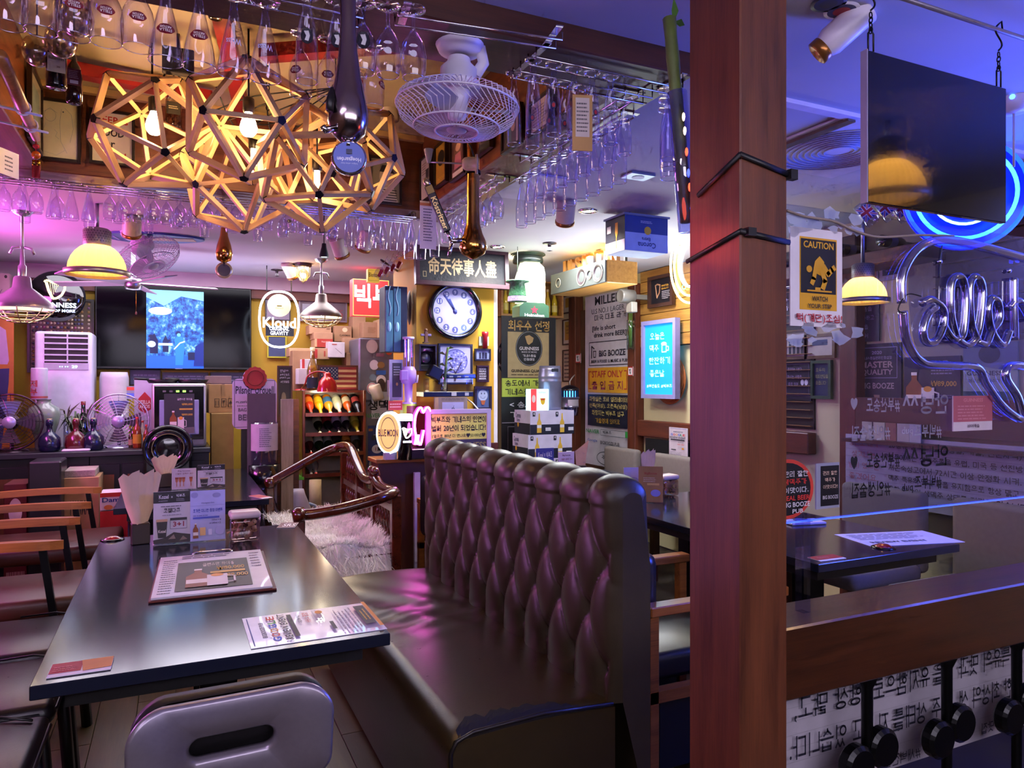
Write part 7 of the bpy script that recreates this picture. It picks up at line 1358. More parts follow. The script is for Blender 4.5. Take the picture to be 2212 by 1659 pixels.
tag(MB().tube([at(1008,862,Y=5.05),at(1020,870,Y=4.98),at(1036,888,Y=4.92),at(1042,905,Y=4.9)],.006,8).build('white_cable',None,m('#c8c4d4',.4)),'white cable curving behind the yellow lettered sign','cable')
r_=RY(942,858,1004,900,4.9); sign('white_panel_box','beige box with pale lid bearing a small cup drawing','box',r_,'Y',[('r',.5,.62,.74,.75,'#a8a4d0'),('l',[(.46,.55),(.47,.72),(.54,.72),(.55,.55),(.46,.55)],.012,'#2a2a40'),('l',[(.5,.55),(.53,.42)],.012,'#2a2a40'),('lines',.1,.04,.9,.16,2,'#5a4a44')],'#8a7a70',.1)
# big yellow lettered sign
r_=RY(929,893,1050,985,4.75); yes_=sign('yellow_event_sign','large yellow and grey lettered sign standing behind the bench','sign',r_,'Y',[('r',.5,.31,1,.60,'#d0d868'),('t','빅부즈와 기네스의 인연이',.5,.14,.97,.15,'#15151c',1.3),('t','벌써 20년이 되었습니다!',.5,.34,.96,.15,'#15151c',1.3),('t','(앞으로 80년 더 만나요♥)2100년♥',.5,.52,.95,.10,'#15151c',1),('t','THE GUINNESS',.5,.76,.98,.16,'#8a8450',1.6)],'#3a3850',.02,(.03,'#b0a8c8',.02))
for s in(-.3,.3): MB().box(s-.02,s+.02,.0,.03,-yes_.location.z,-.25).build('leg',yes_,m('#b0a8c8',.4))
# little wood shelf with pink neon, moon sign, black cylinder lamp
q=at(880,1000,Y=4.75); t=T('side_counter','small wooden counter beside the column carrying the lit signs','counter',(q.x,4.95,0)); zc=at(870,992,Y=4.75).z; MB().box(-.20,.32,-.14,.1,zc-.03,zc,bev=.004).build('top',t,OW); MB().box(-.18,.30,-.12,.08,0,zc-.031).build('body',t,m('#4a2414',.5))
q=at(846,936,Y=4.72); t=T('moon_lightbox','oval lit beer sign with amber face and white glowing rim','sign',(q.x,4.76,zc+.002)); ch_=at(846,888,Y=4.72).z-at(846,980,Y=4.72).z; zz_=q.z-zc; M_=Matrix.Translation((0,0,zz_))@Matrix.Rotation(R(-38),4,'Z')@Matrix.Diagonal((.62,1,1,1))@rot
MB().lathe([(.001,.03),(ch_/2*.9,.03)],36,mx=M_).build('face',t,m('#e0a860',.4,e=.55)); MB().lathe([(ch_/2*.9,.031),(ch_/2,.03),(ch_/2,-.03),(.001,-.03)],36,mx=M_).build('rim',t,m('*1.3#cfe6ff')); b=MB(); b.text('BLUE MOON',0,0,ch_*.78,ch_*.17,-.033,m('#2a2c48'),1.4,mx=Matrix.Translation((0,0,zz_))@Matrix.Rotation(R(-38),4,'Z')@Matrix.Diagonal((.62,1,1,1))); b.tube([(ch_*.3*math.cos(a),-.033,ch_*.36*math.sin(a))for a in[k*PI/14 for k in range(28)]],.003,4,closed=True,mat=m('#4a4a5a'),mx=Matrix.Translation((0,0,zz_))@Matrix.Rotation(R(-38),4,'Z')@Matrix.Diagonal((.62,1,1,1))); tag(b.build('lettering',t),kind='stuff'); MB().box(-.04,.04,-.03,.03,0,zz_-ch_/2+.01).build('foot',t,m('#8a8a9a',.4))
q=at(877,940,Y=4.70); t=T('black_cylinder_lamp','black lit beer tap cylinder with glowing pale top','lamp',(q.x,4.72,zc+.001)); H=at(877,895,Y=4.70).z-zc; MB().lathe([(.001,0),(.05,0),(.05,H-.045)],22).build('body',t,m('#08080e',.15,cl=.5)); MB().lathe([(.051,H-.045),(.051,H-.005),(.045,H),(.001,H)],22).build('light_cap',t,m('*2.2#9adcf0')); b=MB(); harp(b,0,H*.6,.07,-.0515,'*3#f0ecc8'); b.text('GUINNESS',0,H*.40,.06,.014,-.0515,m('*2#e0f0ff'),1.5); tag(b.build('emblem',t),kind='stuff')
q=at(905,930,Y=4.70); t=T('pink_neon','pink neon outline sign glowing on a black base','neon sign',(q.x,4.74,zc+.001)); MB().box(-.07,.07,-.05,.05,0,.07,bev=.006).build('base',t,m('#0a080c',.3)); MB().box(-.07,.07,.01,.015,.07,.36).build('acrylic',t,glassm('#e0a0f0',.12,.5)); Zn=lambda u,v: ((at(u,v,Y=4.70).x-q.x),-.005,at(u,v,Y=4.70).z-zc)
MB().tube(sm([Zn(899,962),Zn(902,945),Zn(899,925),Zn(901,900),Zn(908,884),Zn(914,882),Zn(918,892),Zn(924,882),Zn(930,882),Zn(933,890)],4),.008,8).build('neon_tube',t,m('*6#ff4ad0')); MB().tube(sm([Zn(904,962),Zn(908,940),Zn(906,950),Zn(912,962),Zn(919,930),Zn(915,950)],4),.008,8).build('neon_tube',t,m('*6#ff4ad0')); light('POINT','pink_neon_glow',(q.x-.02,4.62,q.z),(1,.12,.7),2.2,.06)
# items on the column's left side
r_=RY(834,617,868,760,5.02); t=T('teal_wall_cabinet','narrow teal painted wall cabinet with two carved doors','cabinet',(r_[0],5.05,r_[2])); w,h=r_[3],r_[4]; MB().box(-w/2,w/2+.05,0,.16,-h/2,h/2,bev=.003).build('body',t,m('#20243c',.4))
for s in(0,1):
    d=MB().box(-w/2+s*w/2+.002,-w/2+(s+1)*w/2-.002,-.014,0,-h/2,h/2-(.015 if s else .03),bev=.004).build('door',t,m('#4a7a94',.35)); MB().lathe([(.001,.003),(.02,.002),(.022,0)],16,mx=Matrix.Translation((-w/4+s*w/2,-.0145,-h*.12))@Matrix.Diagonal((.7,1,1.6,1))@rot).build('medallion',d,m('#8ac0d8',.3)); MB().tube([(-w/4+s*w/2+.01*math.sin(k),-.0155,h*.05+k*.03)for k in range(8)],.0035,5).build('ornament',d,m('#9ac8d8',.4))
q=at(886,665,X=1.585); t=T('carved_mask','long brown carved wooden mask on the column side','mask',(1.58,q.y,q.z),R(-90)); MB().lathe([(.001,.02),(.03,.018),(.05,0)],16,mx=Matrix.Diagonal((1,1,2.6,1))@rot).build('face',t,wood('#5a2a1c','#34140c','z')); MB().box(-.012,.012,-.03,-.01,-.03,.04,bev=.005).build('nose',t,wood('#6a3424','#3a180e','z'))
q=at(884,800,Y=4.98); t=T('beer_tower_dispenser','tall purple-lit white beer tower dispenser with clear tube','dispenser',(q.x,5.0,0)); z=lambda v: at(884,v,Y=5.0).z  # white plastic; the purple light on it is put into its colours
MB().lathe([(.036,z(792)),(.036,z(732))],20).build('clear_tube',t,glassm('#d8d0ff',.25,.7)); MB().lathe([(.001,z(728)),(.042,z(728)),(.042,z(733)),(.001,z(733))],20).build('lid',t,m('#b8b0e0',.4)); MB().lathe([(.04,z(792)),(.05,z(798)),(.055,z(800)),(.058,z(826)),(.03,z(830)),(.028,z(868)),(.06,z(870)),(.055,z(886)),(.001,z(886))],22).build('body',t,m('#a88ad8',.35)); MB().box(-.075,-.02,-.07,-.03,z(822),z(800),bev=.006).build('tap_block',t,m('#9a7acc',.35)); MB().tube([(.03,-.04,z(826)),(.05,-.05,z(826)),(.055,-.05,z(810))],.006,6).build('tap',t,m('#b8b0d0',.3)); MB().lathe([(.06,zc+.002),(.06,z(872)),(.001,z(872))],20).build('base',t,m('#a8b848',.4))
sign('acrylic_menu','clear framed dark menu hanging beside the beer tower','menu',RY(841,777,870,865,5.0),'Y',[('r',.55,.5,.7,.84,'#3a3444'),('lines',.3,.15,.8,.4,4,'#9a94a8'),('e',.55,.6,.08,.04,'#b08a4a')],'#9a94b8',.01)
sign('red_notice','small red notice under the clear framed menu','notice',RY(839,866,869,886,4.95),'Y',[('lines',.1,.2,.9,.8,2,'#d8a0a0')],'#a8302c',.003)
sign('yellow_box_sign','small yellow bourbon box sign hanging over the teal cabinet','sign',RY(793,582,818,610,5.3),'Y',[('t','Blenton',.5,.45,.85,.35,'#5a3a14',.8),('f',.05,.1,.95,.9,.02,'#8a6a24')],'#d0a838',.05,be=.35)
for i in range(4):
    q=at(822+13*i,585-6*i,Y=5.2+.05*i); t=T('striped_glass','red striped glass hanging slanted over the teal cabinet, %s from the left'%ORD[i],'glass',(q.x,q.y,q.z),0,'red striped glasses'); t.rotation_euler=(R(20),R(22),0); MB().lathe([(.001,.06),(.03,.06),(.03,.055),(.006,.05),(.006,.03),(.03,.01),(.036,-.03),(.034,-.06)],16).build('bowl',t,glassm('#f0f0ff',.1,.8)); MB().box(-.012,.012,-.038,-.035,-.04,.015).build('stripe',t,m('#a01c30')); MB().tube([(0,0,.06),(0,0,.12)],.003,5).build('hook',t,CHROME)
tag(MB().tube([(1.35,5.15,2.30),(1.60,5.6,2.30)],.008,8).build('hanging_bar',None,m('#6a5a5a',.4,.5)),'dark bar carrying the red striped glasses beside the column','bar')

# ================================================================== right rear corner
# bottle shelf
r_=RY(1078,612,1203,682,6.35); t=T('bottle_shelf','small wooden wall shelf full of yellow bottles in the corner','shelf',(r_[0],6.35,r_[2])); [MB().box(s*.25-.01,s*.25+.01,-.01,.01,r_[4]/2+.02,ZC-r_[2]).build('hanger',t,BLK)for s in(-1,1)]; w,h=r_[3],r_[4]; SHW=wood('#a87840','#7a5024','x',.5)
for a in((-w/2,w/2,-.1,.1,-h/2-.02,-h/2),(-w/2,w/2,-.1,.1,h/2,h/2+.02),(-w/2-.02,-w/2,-.1,.1,-h/2-.02,h/2+.02),(w/2,w/2+.02,-.1,.1,-h/2-.02,h/2+.02),(-w/2,w/2,.09,.1,-h/2,h/2)): MB().box(*a).build('board',t,SHW)
for i in range(8): bottle('yellow_bottle','tall yellow liqueur bottle, %s from the left on the corner shelf'%ORD[i],r_[0]-w/2+.05+(w-.1)*i/7,6.31,r_[2]-h/2+.001,h*.82,[(.001,0),(.11,0),(.11,.55),(.05,.75),(.045,.97),(.001,1)],m('#b8a024',.15,cl=.4)if i%3 else m('#c8a83c',.15,cl=.4),(.112,.15,.4,'#c8b860'),'#c9b890','yellow bottles on the corner shelf')
# lit bottle-shaped sign
q=at(1148,600,Y=4.9); t=T('bottle_light_sign','tall glowing bottle-shaped beer light with green base and red star','sign',(q.x,4.9,0)); z=lambda v: at(1148,v,Y=4.9).z; hw=RY(1118,600,1178,610,4.9)[3]/2
MB().prism([(-hw*.85,z(655)),(hw,z(655)),(hw,z(590)),(hw*.9,z(575)),(hw*.5,z(564)),(hw*.3,z(560)),(-hw*.3,z(560)),(-hw*.5,z(566)),(-hw*.85,z(600))][::-1],0,.08).build('light_face',t,m('#f0f0c8',.4,e=1.1)); MB().lathe([(hw*.95,z(553)),(hw*1.0,z(560)),(hw*.98,z(566)),(hw*.5,z(567))],24,c=(0,.06,0)).build('crown_band',t,m('#18241c',.3))
MB().prism([(-hw*1.05,z(686)),(hw*1.05,z(686)),(hw*1.05,z(662)),(hw*.7,z(655)),(-hw*.7,z(655)),(-hw*1.05,z(664))][::-1],-.05,.08).build('green_base',t,m('#2c4a34',.35)); b=MB(); st=[(.032*(1 if k%2==0 else .45)*math.sin(k*PI/5),.032*(1 if k%2==0 else .45)*math.cos(k*PI/5))for k in range(10)]; b.add([(x,-.052,y+z(671))for x,y in st],[tuple(range(10))],m('#b81c30')); b.text('Heineken',0,z(682),hw*1.4,.022,-.052,m('#c8d0d8'),1.5); b.build('emblem',t)
for k in range(3): MB().tube([(hw*(1.1-.1*k)*math.cos(a),.06+hw*(1.1-.1*k)*math.sin(a),z(548+k*2))for a in[i*PI/12 for i in range(24)]],.006,5,closed=True).build('halo_ring',t,m('#4a5a44',.4,.4))
light('POINT','bottle_sign_glow',(q.x,5.08,z(552)),(1,.90,.58),8,.06)
q=at(1118,628,Y=4.75); t=T('green_hat','green woven hat hanging in front of the glowing bottle light','hat',(q.x,4.75,q.z)); t.scale=(.72,.72,.72); MB().lathe([(.001,-.11),(.10,-.11),(.09,-.04),(.075,.07),(.12,.085),(.12,.10),(.07,.10),(.001,.10)],24).build('hat',t,m('#2c5a38',.35,v=.5,s=60,b=.4)); MB().lathe([(.102,-.11),(.098,-.06)],24).build('band',t,m('#8a7a9a',.4,v=.5,s=80)); MB().tube([(0,0,.1),(0,0,(ZC-q.z)/.72)],.003,5).build('string',t,m('#2a3a2a'))
# black and gold award banner
r_=RY(1083,684,1200,990,6.25); sign('award_banner','tall black and gold award banner with round harp emblem','banner',r_,'Y',[('t','최우수 선정',.5,.065,.76,.075,'#c8a05a',1.6),('r',.49,.27,.76,.32,'#a8946a'),('e',.5,.225,.25,.125,'#0c0c10'),('o',.5,.225,.24,.12,.008,'#8a8a90'),('t','GUINNESS',.5,.225,.36,.024,'#d8d0d4',1.4),('t','MADE OF MORE',.5,.25,.28,.012,'#b0a8b0'),('t','기네스품질',.5,.276,.24,.018,'#d8d0d4',1.2),('t','인증매장',.5,.302,.2,.018,'#d8d0d4',1.2),('p',[(.42,.14),(.5,.13),(.58,.15),(.56,.18),(.49,.20),(.46,.19)],'#b09060'),('t','GUINNESS QUALITY',.5,.385,.66,.024,'#1c1814',1.5),('lines',.17,.4,.8,.42,1,'#6a5a40'),('r',.5,.5,1,.13,'#b0c048'),('t','송도에서 가장 맛',.5,.47,.88,.045,'#16161c',1.3),('t','기네스를 즐길 수',.5,.53,.88,.045,'#16161c',1.3),('t','< 송도 1호 >',.52,.62,.76,.045,'#d0ccd8',1.5),('t','기네스맥주',.5,.69,.7,.045,'#d0ccd8',1.5),('r',.5,.745,1,.006,'#8a8494'),('f',.1,.77,.9,.98,.01,'#6a6470'),('t','MASTER',.62,.86,.6,.06,'#8a7a64',1.6),('t','QUALITY',.62,.93,.6,.05,'#8a7a64',1.6)],'#16151c',.006)
q=at(1118,772,Y=6.98); t=T('round_beer_plate','round black and red brewery plate half hidden behind the award banner','sign',(q.x,6.98,q.z)); MB().lathe([(.001,.01),(.24,.01),(.245,0),(.001,-.01)],36,mx=rot).build('plate',t,m('#14121a',.35)); MB().lathe([(.16,.0108),(.168,.0108)],36,mx=rot).build('ring',t,m('#c8b890')); MB().lathe([(.001,.011),(.155,.011)],36,mx=rot).build('centre',t,m('#a02c28')); b=MB(); b.text('PA',-.17,.11,.07,.05,-.0125,m('#d0ccd4'),1.6,mx=Matrix.Rotation(R(-10),4,'Y')); b.text('MÜ',-.15,-.15,.07,.05,-.0125,m('#d0ccd4'),1.6,mx=Matrix.Rotation(R(20),4,'Y')); b.build('lettering',t)
# keg on beer cartons
x0,y0=2.80,5.68
CB_=[('r',.5,.27,1,.54,'#b9b0cc'),('r',.5,.77,1,.46,'#16182c'),('t','Corona',.25,.22,.32,.22,'#2a2c58',1.1),('t','Extra',.26,.42,.2,.14,'#2a2c58',.9),('e',.25,.62,.05,.10,'#c8962c')]
CL_=[('r',.5,.29,1,.58,'#b9b0cc'),('r',.5,.79,1,.42,'#16182c')]+[x for k in(.2,.72)for x in(('p',[(k-.05,.92),(k-.05,.5),(k-.018,.35),(k-.012,.12),(k+.012,.12),(k+.018,.35),(k+.05,.5),(k+.05,.92)],'#c09a34'),('r',k,.66,.1,.12,'#c8c4d0'),('r',k-.12,.15,.06,.18,'#16182c'),('t','4',k-.12,.13,.03,.1,'#d8d4e0',1.5),('r',k+.2,.78,.12,.14,'#c0bcc8'))]
z=.10
for i in range(5):
    h=.213; dx=(0,.03,.02,0,.02)[i]; t=T('beer_carton','white and navy beer carton with bottle prints, %s from the top of the stack'%ORD[4-i],'carton',(x0+dx+.22,y0+.16,0 if i==0 else z),0,'stacked beer cartons'); zz0=0 if i else 0
    hh_=h+(.10 if i==0 else 0); MB().box(-.22,.22,-.16,.16,0,hh_-.001,bev=.004).build('box',t,m('#b4acc8',.6)); pb=MB(); printed(pb,CL_,.44,hh_,0,.0006); mx=Matrix.Translation((0,-.1606,hh_/2)); pb.v=[tuple(mx@Vector(v))for v in pb.v]; pb.build('front_print',t); pb=MB(); printed(pb,[(it_[0],it_[1],*it_[2:])for it_ in CB_],.32,hh_,0,.0006); mx=Matrix.Translation((-.2206,0,hh_/2))@Matrix.Rotation(R(-90),4,'Z'); pb.v=[tuple(mx@Vector(v))for v in pb.v]; pb.build('end_print',t); z=(0 if i==0 else z)+hh_
ztop=z
t=T('beer_keg','slim grey steel beer keg standing on the beer cartons','keg',(x0+.30,y0+.16,ztop)); MB().lathe([(.001,.0),(.10,.0),(.105,.03),(.105,.25),(.11,.26),(.105,.27),(.105,.29),(.11,.30),(.105,.31),(.10,.36),(.095,.40),(.09,.40),(.088,.34),(.001,.34)],28).build('shell',t,m('#8a88a8',.3,.6)); MB().box(-.035,.035,-.102,-.094,.345,.375,bev=.006).build('handle_hole',t,m('#1c1c28'))
r2=RY(1132,821,1177,866,5.62); t=T('small_lightbox','small red and pale blue lit beer box on the cartons','sign',(x0+.12,y0+.06,ztop)); MB().box(-.09,.09,-.05,.05,0,.19,bev=.003).build('box',t,m('#a8e0e8',.4,e=1.2)); pb=MB(); printed(pb,[('r',.16,.5,.32,1,'*.9#c82c30'),('e',.16,.45,.1,.18,'#e0c8c8'),('p',[(.5,.42),(.82,.42),(.76,.68),(.66,.75),(.56,.68)],'#d8b020'),('r',.66,.48,.2,.08,'#c04030'),('r',.66,.84,.16,.03,'#d8c890'),('lines',.42,.1,.9,.2,2,'#3a8a9a')],.18,.19,0,.0006); mx=Matrix.Translation((0,-.0506,.095)); pb.v=[tuple(mx@Vector(v))for v in pb.v]; pb.build('print',t)
# insect lantern
q=at(1231,865,X=3.58); t=T('insect_lantern','black insect trap lantern with glowing blue slots','lantern',(q.x,q.y,q.z)); t.scale=(1.2,1.2,1.2); MB().lathe([(.001,.13),(.035,.125),(.07,.105),(.08,.095),(.08,.08)],24).build('roof',t,m('#0c0e1c',.3)); MB().lathe([(.066,.03),(.066,.08)],24).build('blue_light',t,m('*2.2#3a8aff'))
for k in range(18): a=2*PI*k/18; MB().box(-.006,.006,-.004,.004,.03,.082,mx=Matrix.Rotation(a,4,'Z')@Matrix.Translation((0,.071,0))).build('slot_bar',t,m('#0c1024',.4))
MB().lathe([(.08,.03),(.08,.018),(.072,.012),(.072,-.05),(.076,-.055)],24).build('band',t,m('#8a86a0',.3,.5)); MB().lathe([(.074,.008),(.074,-.045)],24,a0=-2.3,a1=-.7).build('label_band',t,m('#c0b8c8',.4)); MB().lathe([(.07,-.055),(.068,-.125),(.001,-.13)],24).build('tray',t,glassm('#8a90b8',.35,.7)); MB().tube([(0,0,.13),(0,0,.16),(.05,.05,.19),(.11,.1,.22)],.005,6).build('hook',t,m('#c0b8b8',.4))
# frames on the wall beside the post
for i,(v0,v1,it,bd)in enumerate(((640,674,[('r',.5,.4,.6,.6,'#b8902c')],'#c8c0b0'),(692,742,[('r',.5,.45,.7,.8,'#b08a2c'),('t','BEER',.5,.25,.4,.08,'#4a3410'),('t','JUST A',.5,.42,.45,.06,'#4a3410'),('t','DRINK',.5,.55,.4,.06,'#4a3410')],'#c0b8a0'),(758,822,[('lines',.1,.05,.9,.95,7,'#4a4038')],'#a89878'))):
    sign('award_picture','dark framed award beside the wooden post, %s from the top'%ORD[i],'picture',RX(1218,v0,1240,v1,3.785),'X',it,bd,.01,(.014,'#3a1c10',.014))
# door with the long white banner
r_=RX(1267,632,1369,1010,3.74); dn=[('t','MILLER',.5,.035,.55,.05,'#2a2a34',1.6),('t','U.S NO.1 LAGER',.5,.095,.7,.03,'#4a4a54',.8),('t','미국 대표 라거',.55,.135,.66,.035,'#3a3a44',.8),('t','[life is short',.42,.20,.5,.035,'#1c1c28',1.1),('t','drink more BEER]',.55,.24,.68,.035,'#1c1c28',1.3),('f',.1,.275,.95,.415,.008,'#1c1c28'),('t','BIG BOOZE',.6,.345,.55,.036,'#1c1c28',1.6),('t','BEER & FOOD & MUSIC & PUB',.53,.39,.76,.018,'#1c1c28',1.2),('l',[(.16,.37),(.16,.30),(.22,.315)],.015,'#1c1c28'),('l',[(.2,.33),(.26,.33),(.25,.365),(.21,.365),(.2,.33)],.01,'#1c1c28'),('r',.52,.50,.88,.145,'#c08a18'),('t','STAFF ONLY',.5,.465,.66,.04,'#a02c2c',1.6),('t','출 입 금 지',.5,.53,.66,.05,'#8a2c44',1.5),('l',[(.16,.45),(.11,.45),(.11,.55),(.16,.55)],.012,'#a02c2c'),('l',[(.86,.45),(.91,.45),(.91,.55),(.86,.55)],.012,'#a02c2c'),('r',.52,.675,.88,.185,'#12142a'),('t','화장실은 로비 엘리베이터',.52,.61,.80,.028,'#c8b468',1.2),('t','왼쪽(여성), 오른쪽(남성)',.52,.65,.80,.03,'#c8b468',1.2),('t','화장지는 빅부즈 입구',.52,.69,.68,.03,'#c8b468',1.2),('t','거울옆에 있어요',.52,.735,.52,.03,'#c8a040',1.2),('t','NAVER',.2,.80,.3,.022,'#2c7a40',1.6),('f',.38,.783,.95,.82,.006,'#5a5a64'),('t','빅부즈',.52,.80,.18,.02,'#1c1c28',1.2),('r',.92,.80,.06,.034,'#2c8a40'),('t','Google',.2,.855,.22,.02,'#4a5aa0',1),('t','BIGBOOZE PUB',.58,.86,.4,.02,'#1c1c28',1.2),('o',.5,.95,.2,.04,.01,'#2a2a34'),('t','주가',.5,.945,.18,.025,'#2a2a34',1.2)]
sign('door_banner','long white door banner with black, yellow and navy lettering blocks','banner',r_,'X',dn,'#b0aab4',.03)
MB_d=MB().box(3.76,3.7995,5.50,6.41,0,2.15); struct('door_1',MB_d,m('#5a3a28',.5))
# no smoking stickers
for i,(u,v,w_)in enumerate(((1249,774,11),(1362,802,11))): sign('no_smoking_sticker',['small red framed no smoking sticker on the post by the keg','small red framed no smoking sticker right of the door banner'][i],'sticker',RX(u-w_/2,v-10,u+w_/2,v+10,3.695),'X',[('f',0,0,1,1,.12,'#b02c2c'),('l',[(.3,.3),(.6,.75)],.08,'#1c1c24'),('e',.5,.3,.1,.06,'#1c1c24'),('l',[(.5,.35),(.45,.75)],.1,'#1c1c24')],'#d8d0d4',.004)
# blue light box
r_=RX(1397,700,1460,852,3.70); sign('blue_lightbox','bright blue lit poster box with outlined Korean lettering','sign',r_,'X',[('t','오늘은',.42,.17,.5,.10,'*.8#a0f8e8',.6),('t','맥주',.32,.34,.32,.10,'*.8#a0f8e8',.6),('t','한잔하기',.5,.52,.72,.10,'*.8#a0f8e8',.6),('t','좋은날',.42,.70,.5,.10,'*.8#a0f8e8',.6),('t','#부산송도 #빅부즈',.5,.88,.86,.05,'*.8#c0f0a0',.3),('l',[(.6,.3),(.6,.4),(.74,.4),(.74,.3),(.6,.3)],.02,'*.8#e8f8a0'),('l',[(.74,.32),(.82,.33),(.82,.38),(.74,.38)],.02,'*.8#c0f8ff'),('e',.67,.285,.09,.025,'*.8#d8ffff')],'#1c9cf0',.03,(.035,'#8a84b8',.035),be=.32)
# hanging speaker with wooden letters
xa=2.74; p0=at(1192,640,X=xa); p1=at(1311,590,X=xa); zc0=(at(1192,612,X=xa).z+at(1192,651,X=xa).z)/2; t=T('centre_speaker','long grey centre speaker with two round drivers hanging by the door','speaker',(xa,(p0.y+p1.y)/2,0),R(-90)); L_=abs(p0.y-p1.y); zt_,zb_=at(1311,560,X=xa).z,at(1311,610,X=xa).z
MB().box(-L_/2,L_/2,0,.26,zb_,zt_,bev=.005).build('cabinet',t,wood('#b0803c','#8a5c24','x',.4)); MB().box(-L_/2+.002,L_/2-.002,-.012,-.0005,zb_+.002,zt_-.002,bev=.003).build('baffle',t,m('#3a3e3c',.55))
zm=(zb_+zt_)/2; rd=(zt_-zb_)*.42
for x,k in((L_*.10,1),(L_*.38,1),(L_*.24,.55),(-L_*.33,.55)):
    M_=Matrix.Translation((x,-.0125,zm))@rot; d=MB().lathe([(rd*k,.004),(rd*k*.92,.008),(rd*k*.86,.006)],26,mx=M_).build('driver_ring',t,m('#a8a090',.3,.6)); MB().lathe([(rd*k*.86,.004),(rd*k*.75,.005),(rd*k*.7,.002),(rd*k*.3,-.006),(.001,-.002)],26,mx=M_).build('cone',d,m('#2a1820' if k==1 else '#101010',.4))
[MB().box(s*L_*.4-.01,s*L_*.4+.01,.2,.22,zt_,ZC).build('hanger',t,BLK)for s in(-1,1)]
t=T('wooden_letters','free standing wooden letters and heart on top of the speaker','letters',(xa+.1,(p0.y+p1.y)/2,zt_+.001),R(-90)); zl=min(.115,ZC-zt_-.01); xs=[-.43,-.33,-.20,-.08,.03,.13,.26,.38]
for ch2,x in zip('I♥SULTAN',xs): b=MB(); b.text(ch2,x*L_/.92,zl/2,(.05 if ch2=='I' else .09)*L_/.92,zl,0,None,1.6,th=.03); b.build('letter',t,wood('#b88444','#8a5a28','z',.5))
# upside-down beer carton above
t=T('upturned_beer_carton','blue and white beer carton hanging upside down under the ceiling','carton',(2.3,3.42,0)); zt2,zb2=at(1390,468,Y=3.42).z,at(1390,543,Y=3.42).z; w2=at(1442,500,Y=3.42).x-at(1350,500,Y=3.42).x; xl=at(1350,500,Y=3.42).x-2.3
MB().box(xl,xl+w2,0,.20,zb2,zt2,bev=.003).build('box',t,m('#a8b8d8',.6)); pb=MB(); printed(pb,[('r',.5,.24,1,.48,'#24408a'),('r',.5,.74,1,.52,'#9ab4e0'),('e',.52,.40,.08,.12,'#d0b020'),('t','Corona',.5,.82,-.42,-.16,'#2c3c78',1.1),('t','Extra',.48,.65,-.2,-.1,'#2c3c78',.9),('lines',.35,.12,.65,.2,2,'#c0c8e0')],w2,zt2-zb2,0,.0008); mx=Matrix.Translation((xl+w2/2,-.0006,(zt2+zb2)/2)); pb.v=[tuple(mx@Vector(v))for v in pb.v]; pb.build('front_print',t)
pb=MB(); printed(pb,[('r',.5,.34,1,.68,'#16182c'),('r',.5,.84,1,.32,'#a8a0bc'),('p',[(.52,.15),(.66,.15),(.66,.45),(.6,.6),(.6,.9),(.57,.9),(.57,.6),(.52,.45)],'#c8922c'),('r',.2,.3,.2,.2,'#b8b4c0')],.20,zt2-zb2,0,.0008); mx=Matrix.Translation((xl-0.0006,.10,(zt2+zb2)/2))@Matrix.Rotation(R(-90),4,'Z'); pb.v=[tuple(mx@Vector(v))for v in pb.v]; pb.build('end_print',t); MB().box(xl-.01,xl+w2+.01,-.01,.21,zt2,zt2+.012).build('flap',t,m('#6a7a9a',.6)); MB().tube([(xl+.1,.1,zt2),(xl+.1,.1,ZC)],.005,5).build('hanger',t,BLK)
# siren-like projector
q=at(1350,640,X=3.5); t=T('round_projector','grey round projector lamp on a bracket by the door banner','projector',(3.5,q.y,q.z),R(-90)); MB().lathe([(.001,.05),(.045,.05),(.055,.055),(.06,.04),(.06,-.08),(.04,-.09)],24,mx=rot).build('barrel',t,m('#8a8680',.35,.3)); MB().lathe([(.001,.04),(.045,.046)],20,mx=rot).build('lens',t,m('#3a3840',.2,.4)); MB().box(-.03,.06,.03,.09,-.14,-.05,bev=.006).build('box',t,m('#a09a90',.4)); MB().box(-.02,.02,.09,.30,-.02,.02).build('bracket',t,m('#6a645c',.4))
# framed harp picture on planks, yellow neon ring
sign('harp_picture','black framed award with golden harp on the pale planks','picture',RX(1408,602,1452,655,3.73),'X',[('l',[(.2,.25),(.3,.2),(.45,.25)],.04,'#a87a5a'),('l',[(.22,.25),(.3,.75)],.05,'#a87a5a'),('l',[(.45,.25),(.42,.55),(.3,.75)],.04,'#a87a5a'),('t','MASTER',.7,.3,.35,.08,'#b08030',1.5),('t','QUALITY',.7,.42,.35,.08,'#b08030',1.5),('lines',.55,.5,.95,.85,5,'#9a9094')],'#100c14',.012,(.03,'#3a2018',.025))
q=at(1490,570,X=3.3); t=T('yellow_neon_ring','yellow and white neon ring sign half hidden by the pillar','neon sign',(3.3,q.y,q.z),R(-60))
for k,(f,hx)in enumerate(((.19,'*5#ffe98a'),(.155,'*4#ffdf7a'),(.11,'*4#e0f4ff'))): MB().tube([(f*.75*math.cos(a),0,f*1.45*math.sin(a))for a in[i*PI/20 for i in range(40)]],.008,8,closed=True).build('neon_tube',t,m(hx))
MB().box(-.12,.12,.02,.03,-.2,.2).build('backing',t,glassm('#ffffff',.08,.4)); b=MB(); b.text('O',-.04,-.16,.03,.04,-.005,m('*3#4aff8a'),1.2); b.build('lettering',t); MB().tube([(0,.02,.2),(0,.02,ZC-q.z)],.004,5).build('hanger',t,BLK)
q=at(1362,755,X=3.66); t=T('lucky_bamboo','lucky bamboo in a glass tube tied to the post by the blue box','plant',(3.66,q.y,q.z)); MB().lathe([(.001,0),(.035,0),(.035,.26)],14).build('tube',t,glassm('#e0f0e8',.15,.6))
